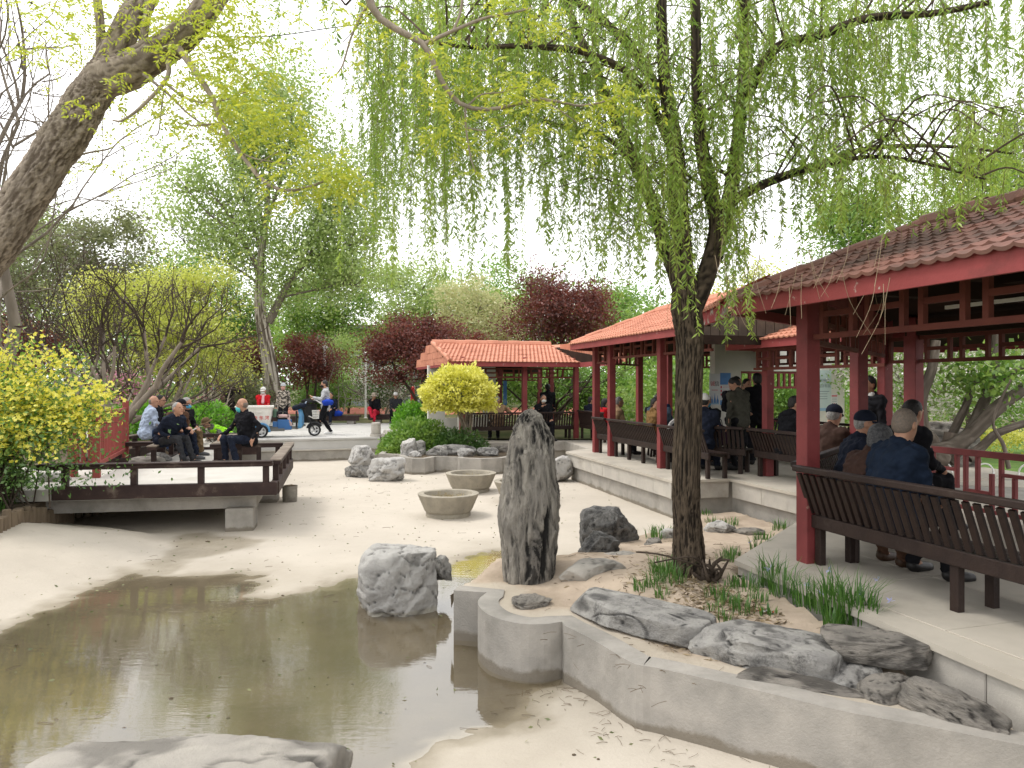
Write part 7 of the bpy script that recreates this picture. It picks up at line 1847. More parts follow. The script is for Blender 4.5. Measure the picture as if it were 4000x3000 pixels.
    if glasses:
        mbx = MB()
        for s in (-1, 1): mbx.tube([HR((s * .031 + .02 * math.cos(t), .104, .008 + .015 * math.sin(t))) for t in np.linspace(0, 6.283, 11)], .0025, 4, cap=False); mbx.bar(HR((s * .052, .10, .012)), HR((s * .082, -.005, .012)), .004, .005)
        mbx.bar(HR((-.012, .106, .012)), HR((.012, .106, .012)), .004, .004); mbx.build('glasses', M['black'], root)
    return root

def stool(label, loc, h, face):
    root = thing('wooden_stool', label, 'stool', (loc[0], loc[1], loc[2]), yaw_of(face))
    mbx = MB(); mbx.box((0, 0, h - .018), (.32, .28, .035), bev=.008); mbx.build('seat', M['darkwood'], root)
    for sx in (-1, 1):
        for sy in (-1, 1):
            mbx = MB(); mbx.bar(A(sx * .14, sy * .12, 0), A(sx * .12, sy * .10, h - .036), .035, .035, up=(0, 1, 0)); mbx.build('leg', M['darkwood'], root)
        mbx = MB(); mbx.bar(A(sx * .128, -.11, h * .4), A(sx * .128, .11, h * .4), .02, .025); mbx.build('stretcher', M['darkwood'], root)
toR = V                                         # facing inwards across the pavilions
def seat_at(p, b=.17): return p
# --- near pavilion, on the long bench with their backs to the pond
SB = lambda s, kk=.16, zf=0.0: C1 - U * s + V * kk + ZUP * zf
px_on = lambda px, kk: SB((lambda q, r: ((2.57 + .9565 * kk) - q * (6.42 + .2917 * kk)) / (-q * .9565 - .2917) * -1 * -1)((px - 2000) / FPX, 0), kk)
def on_bench(px, kk):
    """the spot on the near bench line (kk inside the post line) seen in picture column px"""
    q = (px - 2000) / FPX; s = (q * (6.42 + .2917 * kk) - (2.57 + .9565 * kk)) / (.2917 + q * .9565); return SB(s, kk)
person('old man in a dark blue jacket with cropped grey hair on the near bench', tuple(on_bench(3470, .20)), V, lean=12, look=(14, -4), hair='crop', hairm='hair_stub', top='bluejacket', bottom='black_c', res=.011, bulk=1.28, k=1.05, twist=-8, feet=((-.15, .40, .07), (.16, .42, .07)))
person('grey haired woman in a ribbed brown jacket leaning low on the near bench', tuple(on_bench(3318, .20)), V, lean=32, look=(18, -8), hair='bob', hairm='hair_dgrey', top='ribbrown', bottom='brown', shoes='shoe_brown', res=.012, female=True, k=.96, bulk=1.15)
person('man in a black peaked cap and navy jacket in profile in the near pavilion', (3.24, 7.13, 0), A(.95, -.10, 0), lean=14, look=(-6, -4), hair='crop', hairm='hair_grey', hat='cap', hatm='navy', top='navy', bottom='black_c', res=.012, k=.98, bulk=1.15, hands=((-.10, .42, .62), (.12, .46, 1.02)))
person('man in a dark flat cap sitting behind the man with the black cap', (3.62, 8.6, 0), A(.8, .35, 0), lean=14, look=(20, -10), hair='crop', hairm='hair_grey', hat='cap', hatm='navy', top='ribbrown', bottom='black_c', res=.016)
person('dark haired man in black facing the old man in the blue jacket', (4.12, 7.85, 0), A(.95, .25, 0), lean=12, look=(10, -8), hair='short', hairm='hair_black', top='black_c', bottom='black_c', res=.013, k=1.08, bulk=1.2)
person('person in a black coat with a white shirt standing between the near posts', (4.90, 10.1, 0), A(-.95, -.3, 0), 'stand', lean=2, hair='short', top='black_c', bottom='black_c', scarf='white_c', res=.016, k=.98)
# --- linking corridor and middle pavilion
person('man in a white cap and navy jacket seen from behind beside the willow trunk', tuple(D(2745, 0, 12.95) * A(1, 1, 0)), A(.5, .87, 0), lean=8, look=(5, 0), hair='crop', hat='cap', hatm='white_c', top='navy', bottom='navy', res=.014, k=1.06, bulk=1.08)
person('standing man in an olive jacket looking down beside the poster wall', tuple(D(2893, 0, 13.3) * A(1, 1, 0)), A(-.5, .85, 0), 'stand', lean=8, look=(40, -35), hair='short', top='olive', bottom='black_c', res=.014, k=1.0)
person('person in black with a red armband standing by the olive jacket man', tuple(D(2870, 0, 13.9) * A(1, 1, 0)), A(.2, -1, 0), 'stand', lean=3, look=(0, -10), hair='short', top='black_c', bottom='black_c', res=.015, k=1.0, hands=((-.2, .2, 1.0), (.12, .26, 1.02)))
person('dark dressed man standing behind the middle post with a bag', tuple(D(2960, 0, 14.2) * A(1, 1, 0)), A(0, 1, 0), 'stand', lean=2, hair='short', top='black_c', bottom='black_c', res=.016, k=1.04)
person('black haired man holding his head with one hand on the corridor bench', tuple(D(3068, 0, 11.9) * A(1, 1, 0)), V, lean=14, look=(-20, -12), hair='short', top='black_c', bottom='black_c', res=.013, k=1.06, hands=((-.13, .36, .6), (.26, .12, 1.06)), hood=True)
SM = lambda s, kk: S(s, kk)
PEOPLE_MID = [
    ('woman with reddish black hair in an ochre jacket turning right in the middle pavilion', 2.55, .18, V2, dict(look=(-75, -4), hair='bob', top='ochre', female=True, lean=4, k=.96)),
    ('man with a blue face mask and cropped hair deep in the middle pavilion', 2.55, 1.35, A(-.3, -1, 0), dict(look=(20, -12), hair='crop', hairm='hair_dgrey', top='black_c', mask='mask_blue', k=1.02)),
    ('man in a slate blue shirt seen from behind in the middle pavilion', 1.45, .85, A(.3, .95, 0), dict(hair='short', top='slate', lean=4, k=1.0)),
    ('grey haired person with a blue mask next to the slate blue shirt', 1.10, .95, A(.2, -1, 0), dict(hair='short', hairm='hair_grey', top='charcoal', mask='mask_blue', look=(-30, -10), lean=4)),
    ('person in a beige jacket sitting behind the second post of the middle pavilion', .62, .18, V2, dict(hair='crop', hairm='hair_grey', top='tan', lean=10, k=.95)),
    ('woman in a royal blue jacket with tied black hair in the middle pavilion', .15, 1.5, A(.6, .8, 0), dict(hair='long', top='jeans', female=True, lean=2, scarf='paleblue', k=1.05)),
    ('person with pale grey hair behind the blue masked one', .75, 1.9, A(0, -1, 0), dict(hair='short', hairm='hair_grey', top='charcoal', lean=2, k=1.08))]
stool('dark wooden stool under the man facing the old man in the blue jacket', (4.12, 7.85, 0), .43, V)
stool('dark wooden stool under the man in the dark flat cap', (3.62, 8.6, 0), .43, V)
for lb_, s_, k_ in (('the man with the blue mask', 2.55, 1.35), ('the man in the slate blue shirt', 1.45, .85), ('the grey haired person with the blue mask', 1.10, .95), ('the woman in the royal blue jacket', .15, 1.5), ('the person with pale grey hair', .75, 1.9)): stool('wooden stool under ' + lb_ + ' in the middle pavilion', tuple(S(s_, k_)), .43, V2)
stool('tall stool under the woman in the red jacket behind the tricycle', tuple(D(1028, 0, 25.2) * A(1, 1, 0)), .55, V)
stool('tall stool under the person in the cream jacket', tuple(D(842, 0, 30) * A(1, 1, 0)), .62, V)
for lb, s, kk, fc, kw in PEOPLE_MID: person(lb, tuple(SM(s, kk)), fc, res=.016, **kw)
person('man in black raising one arm at the back of the middle pavilion', tuple(SM(2.35, 2.3)), A(.4, -1, 0), 'stand', hair='short', top='black_c', bottom='black_c', res=.016, k=.98, hands=((-.24, .1, .8), (.34, .28, 1.42)))
# --- far pavilion
QF = lambda s, kk: Q(s, kk) + ZUP * ZF3
person('grey haired man in a tan jacket resting his head on his hand', tuple(QF(1.15, .20)), U, lean=10, look=(-60, -10), hair='short', hairm='hair_grey', top='tan', res=.015, k=1.02, hands=((-.13, .3, .6), (.2, .18, .98)))
person('man in black with a white face mask twisting round on the far bench', tuple(QF(2.55, .22)), A(.35, -.94, 0), lean=4, look=(0, 0), hair='crop', hairm='hair_dgrey', top='black_c', mask='mask_white', res=.015, k=1.05, hands=((-.13, .36, .6), (.16, .28, .96)))
person('dark figure standing with a cane at the back of the far pavilion', tuple(QF(3.25, 1.7)), U, 'stand', lean=1, hair='short', top='black_c', bottom='black_c', res=.016, k=1.0)
person('man in a dark suit seen from behind on the far pavilion walkway', tuple(QF(3.85, -.3)), A(.8, .5, 0), lean=6, look=(-20, 0), hair='short', top='navy', bottom='navy', res=.016, k=.98)
person('black haired person carrying a red bag near the far pavilion post', tuple(QF(3.86, -1.3)), A(.9, .3, 0), lean=6, hair='long', top='black_c', bottom='black_c', res=.016, k=.95, female=True, vest='red')
# --- the bridge
def on_rail(px, yy, dz=0.0): return (float((px - 2000) / FPX * yy), yy, ZD + dz)
SR = ZR - ZD
person('bald old man in black sitting on the bridge rail with a mask under his chin', on_rail(968, 14.05), A(-.62, -.78, 0), seat=SR, lean=10, look=(-40, 2), hair='balding', hairm='hair_stub', top='black_c', bottom='navy', mask='mask_teal', chin_mask=True, res=.012, k=.97, bulk=1.15, hands=((-.34, .10, .50), (.20, .42, .56)), feet=((-.14, .34, .07), (.18, .36, .07)))
person('old man in a navy jacket leaning far forward on the bridge rail', on_rail(640, 13.95), A(.93, -.36, 0), seat=SR, lean=36, look=(0, 10), hair='crop', hairm='hair_grey', top='navy', bottom='charcoal', res=.012, k=.99, bulk=1.08, hands=((-.16, .46, .66), (.14, .30, .52)), feet=((-.14, .58, .07), (.05, .52, .07)))
person('man in a black cap and brown jacket between his neighbours on the rail', on_rail(672, 14.7), A(.93, -.36, 0), seat=SR, lean=22, look=(5, -8), hair='crop', hairm='hair_grey', hat='cap', hatm='black_c', top='brown', bottom='navy', shoes='shoe_grey', res=.012, k=.97, feet=((-.12, .52, .07), (.12, .50, .07)))
person('grey haired man with glasses and a sky blue mask on the rail', on_rail(700, 15.5), A(.93, -.36, 0), seat=SR, lean=18, look=(2, -8), hair='short', hairm='hair_grey', top='black_c', bottom='khaki', mask='mask_blue', shoes='shoe_grey', res=.012, k=.98, glasses=True)
person('bald man in a pale blue jacket and jeans on the left rail', on_rail(572, 15.9), A(.80, .60, 0), seat=SR, lean=12, look=(-30, -4), hair='balding', hairm='hair_stub', top='paleblue', bottom='jeans', res=.012, k=.99, bulk=1.15)
person('dark haired man with glasses behind the pale blue jacket', on_rail(600, 16.7), A(.80, .30, 0), seat=SR, lean=12, look=(-20, -4), hair='short', top='black_c', bottom='black_c', res=.014, k=1.0, glasses=True)
# --- the plaza
person('crouching worker in a lime green safety vest behind the bridge rail', tuple(D(895, 0, 18.6) * A(1, 1, 0) + A(0, 0, -.05)), A(-.7, -.6, 0), seat=.18, lean=62, look=(0, -25), hair='crop', hat='brim', hatm='khaki', top='camo', bottom='camo', vest='hivis', res=.015, feet=((-.16, .26, .07), (.16, .24, .07)), hands=((-.12, .40, .30), (.14, .42, .30)))
person('person in a cream jacket with a blue mask sitting far behind the clipped bush', tuple(D(842, 0, 30) * A(1, 1, 0)), A(.1, -1, 0), lean=6, seat=.62, hair='short', hat='knit', hatm='hat_beige', top='cream', bottom='cream', mask='mask_blue', res=.018, k=1.05)
person('person in black standing far off with raised arms', tuple(D(897, 0, 29) * A(1, 1, 0) + A(0, 0, -.05)), A(.3, 1, 0), 'stand', lean=2, hair='short', hairm='hair_grey', top='black_c', bottom='black_c', res=.018, k=1.04, hands=((-.2, .32, 1.25), (.2, .34, 1.3)))
person('woman in a red jacket and white cap behind the tricycle tub', tuple(D(1028, 0, 25.2) * A(1, 1, 0)), A(.35, -.94, 0), lean=2, seat=.55, look=(-25, -6), hair='short', hat='cap', hatm='white_c', top='red', bottom='black_c', mask='mask_white', scarf='pinkscarf', female=True, res=.018)
person('old woman in a plaid jacket and grey knit hat standing behind the tricycle seat', tuple(D(1108, 0, 25.2) * A(1, 1, 0)), A(.0, -1, 0), 'stand', lean=3, look=(0, -4), hair='short', hairm='hair_grey', hat='knit', hatm='lightgrey', top='plaid', bottom='black_c', mask='mask_pink', res=.018, female=True, k=.93)
person('man in a grey shirt and black trousers walking with a paper', tuple(D(1272, 0, 22.6) * A(1, 1, 0)), A(-.95, -.25, 0), 'stand', lean=1, look=(0, -4), hair='short', top='lightgrey', bottom='black_c', shoes='shoe_white', mask='mask_black', res=.015, k=.98, hands=((-.12, .36, 1.16), (.10, .34, 1.10)), feet=((-.09, .28, .07), (.09, -.16, .09)))
person('person in dark blue sitting cross legged behind the walking man', tuple(D(1295, 0, 28.6) * A(1, 1, 0)), A(-.1, -1, 0), lean=6, seat=.34, hair='short', top='navy', bottom='navy', shoes='shoe_grey', res=.018, feet=((-.12, .46, .07), (.30, .52, .30)))
person('woman in a beige hat and red trousers sitting on a plaza bench', tuple(D(1466, 0, 29.4) * A(1, 1, 0)), A(-.1, -1, 0), lean=14, seat=.34, look=(0, -14), hair='short', hat='brim', hatm='hat_beige', top='black_c', bottom='redpants', shoes='shoe', res=.018, female=True, feet=((-.08, .44, .07), (-.02, .52, .22)), hands=((-.1, .34, .55), (.06, .24, .88)))
person('man in a white cap and dark clothes on the right plaza bench', tuple(D(1547, 0, 29.4) * A(1, 1, 0)), A(.0, -1, 0), lean=8, seat=.34, look=(10, -4), hair='crop', hat='cap', hatm='white_c', top='charcoal', bottom='black_c', shoes='shoe_grey', res=.018, hands=((-.06, .36, .55), (.06, .36, .55)))
# things in hands and on benches
def paper(label, name, c, d, w, l, mat, cat):
    mbx = MB(); d = unit(d); s_ = unit(np.cross(d, ZUP)); n_ = np.cross(s_, d)
    q = [A(*c) + d * l * a + s_ * w * b + n_ * (.012 * math.sin(a * 5 + b * 3)) for a in np.linspace(0, 1, 6) for b in np.linspace(-.5, .5, 4)]
    vv = np.vstack([q, np.array(q) + n_ * .004]); m_ = 24
    ff = [[a * 4 + b, a * 4 + b + 1, a * 4 + b + 5, a * 4 + b + 4] for a in range(5) for b in range(3)]
    ff = ff + [[i_ + m_ for i_ in g][::-1] for g in ff]
    mbx.add(vv, ff); tag(mbx.build(name, mat), label, cat)
paper('white sheet of paper held out by the walking man', 'paper_sheet', D(1258, 1577, 22.5), A(-.35, 0, .19), .26, .36, M['white'], 'paper')
paper('rolled newspaper held by the man in the sky blue mask', 'newspaper', D(740, 1688, 15.1), A(.27, -.05, .13), .10, .30, M['white'], 'newspaper')
def bag(name, label, c, size, mat, cat='bag'):
    v, f = sdf_mesh([('e', A(0, 0, size[2] / 2), A(*size) / 2, None, .03), ('c', A(-size[0] * .25, 0, size[2] * .2), A(size[0] * .25, 0, size[2] * .25), min(size) * .42, min(size) * .42, .05)], .02, noise=(14, .012, 5))
    r_ = thing(name, label, cat, c); obj_np('bag_body', v, f, mat, r_, smooth=True)
    mbx = MB(); mbx.tube(spline([A(-size[0] * .2, 0, size[2] * .85), A(-size[0] * .12, 0, size[2] * 1.2), A(size[0] * .12, 0, size[2] * 1.2), A(size[0] * .2, 0, size[2] * .85)], 8), .008, 5); mbx.build('strap', mat, r_)
bag('blue_bag', 'blue cloth bag tucked under the arm of the walking man', tuple(D(1280, 1580, 22.35)), (.36, .2, .16), M['royal'])
bag('blue_bag', 'bright blue bag on the plaza bench by the cross legged sitter', tuple(D(1318, 1622, 28.6)), (.42, .3, .18), M['royal'])
bag('purple_bag', 'dark purple shopping bag on the bench beside the man in the white cap', tuple(M3 * .42 + M4 * .58 + A(.2, .3, .43)), (.34, .2, .40), M['purple'])
pr = thing('stroller_hood', 'white rimmed black stroller hood at the third post of the middle pavilion', 'stroller', tuple(S(2.95, .5) + ZUP * .40))
v, f = sdf_mesh([('e', A(0, 0, .26), A(.20, .22, .24), None, .02)], .02, cuts=[(A(0, -.02, 0), A(0, -1, 0))]); obj_np('hood', v, f, M['white_c'], pr, smooth=True)
v, f = sdf_mesh([('e', A(0, -.02, .25), A(.155, .10, .19), None, .02)], .02); obj_np('hood_lining', v, f, M['black_c'], pr, smooth=True)
mbx = MB(); mbx.box((0, .1, -.1), (.34, .4, .16), bev=.03); mbx.build('seat', M['black_c'], pr)
for x in (-.2, .2):
    mbx = MB(); mbx.tube([A(x, .05, -.33) + A(0, .07 * math.cos(t), .07 * math.sin(t)) for t in np.linspace(0, 6.283, 15)], .014, 6, cap=False); mbx.bar(A(x, .05, -.33), A(x, .1, -.1), .02, .02); mbx.build('wheel', M['rubber'], pr)
# ================================================================== cargo tricycle
def text_mesh(name, body, size, mat, parent, loc, rot, depth=.003):
    cu = bpy.data.curves.new('text', 'FONT'); cu.body = body; cu.size = size; cu.align_x = 'CENTER'; cu.align_y = 'CENTER'; cu.extrude = depth; cu.resolution_u = 3
    tmp = bpy.data.objects.new('text', cu); COL.objects.link(tmp)
    me = bpy.data.meshes.new_from_object(tmp.evaluated_get(bpy.context.evaluated_depsgraph_get())); bpy.data.objects.remove(tmp); me.materials.clear(); me.materials.append(mat)
    o = link(bpy.data.objects.new(name, me), parent); o.location = loc; o.rotation_euler = rot; return o
def wheel(root, c, r, w, spokes=5):
    th = np.linspace(0, 2 * math.pi, 41); h = link(bpy.data.objects.new('wheel', None), root); h.location = c
    mbx = MB(); prof = [(r - .055, -w / 2 * .7), (r - .02, -w / 2), (r - .004, -w / 2 * .6), (r, 0), (r - .004, w / 2 * .6), (r - .02, w / 2), (r - .055, w / 2 * .7), (r - .055, -w / 2 * .7)]
    mbx.lathe(prof, 40); ob = mbx.build('tyre', M['rubber'], h, smooth=True); ob.rotation_euler = (math.pi / 2, 0, 0)
    mbx = MB(); mbx.lathe([(r - .058, -w * .3), (r - .05, -w * .36), (r - .05, w * .36), (r - .058, w * .3), (r - .085, w * .2), (r - .085, -w * .2), (r - .058, -w * .3)], 36); mbx.lathe([(.001, -w * .5), (.05, -w * .5), (.055, w * .5), (.001, w * .5)], 16)
    for k in range(spokes):
        a = 2 * math.pi * k / spokes; mbx.bar(A(.04 * math.cos(a), .04 * math.sin(a), 0), A((r - .075) * math.cos(a), (r - .075) * math.sin(a), 0), .045, .03)
    ob = mbx.build('rim', M['metalgrey_l'], h); ob.rotation_euler = (math.pi / 2, 0, 0)
M['metalgrey_l'] = pmat('silver_metal', (.50, .50, .50), rough=.4, metal=.5)
M['bluefair'] = pmat('pale_blue_plastic', (.10, .30, .52), (.06, .2, .4), scale=4, rough=.35, spec=.5)
M['pinkcloth'] = cloth('pink_towel', (.55, .38, .36)); M['tubwhite'] = pmat('white_tub', (.74, .72, .68), (.62, .60, .56), scale=3, rough=.5, stain=(.45, .42, .36), sscale=2.5, slo=.6, shi=.85)
tb_ = A(*D(1025, 0, 21.55)); tb_[2] = .004
tk = thing('cargo_tricycle', 'electric cargo tricycle with a white lettered tub and blue body on the plaza', 'tricycle', tuple(tb_), yaw_of(V) + math.pi / 2)
def sh(name, mat, fn, smooth=False):
    m_ = MB(); fn(m_); return m_.build(name, mat, tk, smooth=smooth)
wheel(tk, (1.47, 0, .185), .185, .075); wheel(tk, (-.02, -.40, .185), .185, .075); wheel(tk, (-.02, .40, .185), .185, .075)
def tub(m_):
    x0, x1, y0 = -.72, .30, .42; q = []
    for z_, g in ((.33, .82), (.36, .84), (.62, .92), (.86, .985), (.86, 1.04), (.90, 1.05), (.915, 1.03), (.91, .97), (.84, .94), (.37, .80)):
        cx = (x0 + x1) / 2; hx = (x1 - x0) / 2 * g
        for a in range(40):
            t = a / 40 * 2 * math.pi; c_, s_ = math.cos(t), math.sin(t); q.append((cx + hx * math.copysign(abs(c_) ** .22, c_), y0 * g * math.copysign(abs(s_) ** .22, s_), z_))
    f = [[r_ * 40 + a, r_ * 40 + (a + 1) % 40, (r_ + 1) * 40 + (a + 1) % 40, (r_ + 1) * 40 + a] for r_ in range(9) for a in range(40)]; m_.add(q, f)
    m_.add(q[360:400], [[0, a, a + 1] for a in range(1, 39)])
tubo = sh('tub', M['tubwhite'], tub)
for x in (-.5, -.10): 
    m_ = MB(); m_.box((x, -.405, .745), (.16, .02, .06), bev=.008); m_.build('grip_recess', M['tubwhite'], tubo)
text_mesh('lettering', '\u5e02 \u4e1c \u6cb3', .125, M['redtext'], tk, (-.02, -.402, .565), (math.radians(84), 0, 0))
sh('frame', M['metalgrey'], lambda m_: [m_.bar(A(-.7, y, .29), A(.95, y * .6, .26), .05, .06) for y in (-.25, .25)] + [m_.bar(A(-.02, -.4, .19), A(-.02, .4, .19), .05, .05), m_.bar(A(.95, -.16, .24), A(1.20, -.03, .34), .05, .05), m_.bar(A(.95, .16, .24), A(1.20, .03, .34), .05, .05), m_.bar(A(.22, -.3, .22), A(.62, -.3, .22), .06, .08)])
for y in (-.4, .4): sh('fender', M['bluefair'], lambda m_: m_.tube([A(-.02, y, .185) + A(.225 * math.cos(t), 0, .225 * math.sin(t)) for t in np.linspace(-.1, 3.3, 14)], .035, 6))
sh('battery_box', M['blue'], lambda m_: (m_.box((.62, 0, .36), (.40, .42, .30), bev=.02), m_.box((.36, 0, .36), (.15, .36, .18), bev=.01)))
sh('seat', M['black'], lambda m_: (m_.box((.60, 0, .555), (.42, .36, .08), bev=.03), m_.box((.40, 0, .66), (.07, .34, .22), bev=.03)))
v, f = sdf_mesh([('c', A(.45, -.14, .60), A(.72, -.14, .60), .045, .05, .03), ('c', A(.72, -.14, .60), A(.80, -.20, .34), .05, .035, .03), ('c', A(.45, .1, .60), A(.74, .1, .60), .05, .05, .05)], .02, noise=(20, .01, 2)); obj_np('seat_towel', v, f, M['pinkcloth'], tk, smooth=True)
sh('armrest', M['black'], lambda m_: [m_.tube(spline([A(.44, y, .58), A(.45, y, .72), A(.60, y, .73), A(.70, y, .70), A(.72, y, .58)], 12), .014, 6) for y in (-.2, .2)])
sh('green_jug', pmat('green_jug_plastic', (.07, .13, .09), rough=.4), lambda m_: m_.lathe([(.001, .58), (.07, .58), (.075, .62), (.075, .76), (.05, .80), (.03, .82), (.001, .82)], 16, c=(.36, -.10, 0)))
def fairing(m_):
    q = []
    for z_, xo, w_, d_ in ((.24, 1.02, .16, .10), (.30, 1.05, .20, .12), (.45, 1.06, .22, .11), (.60, 1.07, .22, .10), (.72, 1.05, .20, .09), (.80, 1.02, .16, .08)):
        q += [(xo - d_ / 2, -w_, z_), (xo + d_ * .4, -w_ * .9, z_), (xo + d_, 0, z_ + .01), (xo + d_ * .4, w_ * .9, z_), (xo - d_ / 2, w_, z_), (xo - d_ * .3, 0, z_)]
    m_.add(q, [[r_ * 6 + a, r_ * 6 + (a + 1) % 6, (r_ + 1) * 6 + (a + 1) % 6, (r_ + 1) * 6 + a] for r_ in range(5) for a in range(6)])
sh('leg_shield', M['bluefair'], fairing)
sh('inner_shield', M['black'], lambda m_: m_.box((.955, 0, .50), (.05, .34, .52), bev=.02))
sh('footboard', M['black'], lambda m_: m_.box((.86, 0, .255), (.26, .36, .03), bev=.01))
sh('fork', M['black'], lambda m_: [m_.bar(A(1.47, y, .19), A(1.24, y * .8, .66), .035, .035) for y in (-.075, .075)] + [m_.bar(A(1.24, 0, .62), A(1.13, 0, .90), .05, .05)])
sh('front_mudguard', M['black'], lambda m_: m_.tube([A(1.47, 0, .185) + A(.215 * math.cos(t), 0, .215 * math.sin(t)) for t in np.linspace(.5, 2.9, 12)], .04, 6))
sh('handlebar', M['black'], lambda m_: (m_.tube(spline([A(.98, -.34, .93), A(1.10, -.22, .93), A(1.13, 0, .90), A(1.10, .22, .93), A(.98, .34, .93)], 14), .016, 6), m_.box((1.16, 0, .90), (.14, .2, .14), bev=.03)))
v, f = sdf_mesh([('c', A(.90, -.28, .84), A(1.18, -.24, .93), .075, .06, .04), ('c', A(.90, .28, .84), A(1.18, .24, .93), .075, .06, .04), ('c', A(1.08, -.2, .93), A(1.08, .2, .93), .06, .06, .04)], .02); obj_np('hand_muff', v, f, M['navy'], tk, smooth=True)
sh('windscreen', M['paleblue'], lambda m_: m_.box((1.21, 0, .98), (.03, .22, .12), [unit(A(1, 0, -.6)), A(0, 1, 0), unit(A(.6, 0, 1))], bev=.01))
def basket(m_):
    for z_ in (.52, .60, .68, .76): 
        g = .8 + (z_ - .52) * .9; c_ = A(1.50, 0, z_); w_ = .13 * g; d_ = .10 * g
        for a, b in (((-d_, -w_), (d_, -w_)), ((d_, -w_), (d_, w_)), ((d_, w_), (-d_, w_)), ((-d_, w_), (-d_, -w_))): m_.bar(c_ + A(*a, 0), c_ + A(*b, 0), .008, .008)
    for k in range(7):
        for s_ in (-1, 1): m_.bar(A(1.42 + k * .027, s_ * .105, .52), A(1.405 + k * .032, s_ * .132, .76), .007, .007); m_.bar(A(1.50 + s_ * .08, (k - 3) * .033, .52), A(1.50 + s_ * .10, (k - 3) * .041, .76), .007, .007)
    m_.bar(A(1.30, 0, .60), A(1.42, 0, .54), .03, .03)
sh('basket', M['white'], basket)
# ================================================================== plaza furniture
def plank_bench(label, c, L, yaw=0.0):
    root = thing('plank_bench', label, 'bench', c, yaw, 'low plank benches on the plaza')
    for k in range(3):
        mbx = MB(); mbx.box((0, (k - 1) * .135, .305), (L, .125, .065), bev=.008); mbx.build('seat_plank', M['railwood'], root)
    mbx = MB(); mbx.box((0, -.20, .215), (L, .03, .17), bev=.004); mbx.build('apron', M['railwood'], root)
    for s_ in (-1, 1):
        mbx = MB(); mbx.box((s_ * (L / 2 - .35), 0, .125), (.28, .34, .25), bev=.012); mbx.build('support', M['concrete'], root)
plank_bench('low dark plank bench behind the tricycle seat', tuple(D(1108, 0, 28.0) * A(1, 1, 0)), 1.05)
plank_bench('low dark plank bench behind the walking man', tuple(D(1322, 0, 28.8) * A(1, 1, 0)), 1.7)
plank_bench('low dark plank bench under the woman with red trousers', tuple(D(1515, 0, 29.6) * A(1, 1, 0)), 1.5)
tb2 = thing('litter_bin', 'black round litter bin under the trees behind the tricycle', 'bin', tuple(D(1208, 0, 31) * A(1, 1, 0) + A(0, 0, -.06)))
mbx = MB(); mbx.lathe([(.001, 0), (.30, 0), (.31, .02), (.31, .72), (.33, .74), (.33, .78)], 24); mbx.build('bin_body', M['black'], tb2)
mbx = MB(); mbx.lathe([(.31, .83), (.33, .84), (.32, .93), (.20, .99), (.001, 1.0)], 24); 
for k in range(4): mbx.bar(A(.29 * math.cos(k * 1.57), .29 * math.sin(k * 1.57), .77), A(.29 * math.cos(k * 1.57), .29 * math.sin(k * 1.57), .86), .03, .03)
mbx.build('bin_lid', M['black'], tb2)
def lamp(label, c, h, r):
    root = thing('light_pole', label, 'light pole', c)
    mbx = MB(); mbx.lathe([(.001, 0), (r * 1.8, 0), (r * 1.8, .05), (r, .08), (r * .95, h * .8), (r * .9, h), (.001, h)], 16); mbx.build('pole', M['white'], root)
    mbx = MB(); mbx.lathe([(r * .9, h), (r * 2.2, h + .03), (r * 2.2, h + .12), (r, h + .16), (.001, h + .17)], 16); mbx.build('lamp_head', M['white'], root)
lamp('slim white light pole behind the walking man', tuple(D(1268, 0, 33) * A(1, 1, 0) + A(0, 0, -.1)), 3.2, .06)
lamp('short white light post under the crab apple blossoms', tuple(D(1428, 0, 35) * A(1, 1, 0) + A(0, 0, -.1)), 3.0, .05)
# grey building with red signs far behind
gb_ = thing('park_building', 'grey flat roofed building with red sign letters far behind the plum trees', 'building', tuple(D(1460, 0, 58) * A(1, 1, 0) + A(0, 0, -.1)))
mbx = MB(); mbx.box((0, 0, 2.9), (9, 5, 5.8)); mbx.build('wall', pmat('grey_render', (.33, .35, .37), (.28, .30, .32), scale=1, rough=.9), gb_)
mbx = MB(); mbx.box((0, -.2, 5.9), (9.6, 5.8, .3)); mbx.build('roof', M['metalgrey'], gb_)
for x in (-3, -1, 1, 3):
    for z_ in (1.3, 3.2):
        mbx = MB(); mbx.box((x, -2.53, z_), (1.2, .08, 1.2)); w_ = mbx.build('window', M['white'], gb_); mbx = MB(); mbx.box((x, -2.575, z_), (1.0, .03, 1.0)); mbx.build('pane', pmat('dark_glass', (.05, .06, .08), rough=.1, spec=.6) if 'dark_glass' not in M else M['dark_glass'], w_)
text_mesh('sign_letters', '\u516c \u56ed \u5e7f', 1.0, M['redtext'], gb_, (.8, -2.62, 4.8), (math.radians(90), 0, 0), .06)
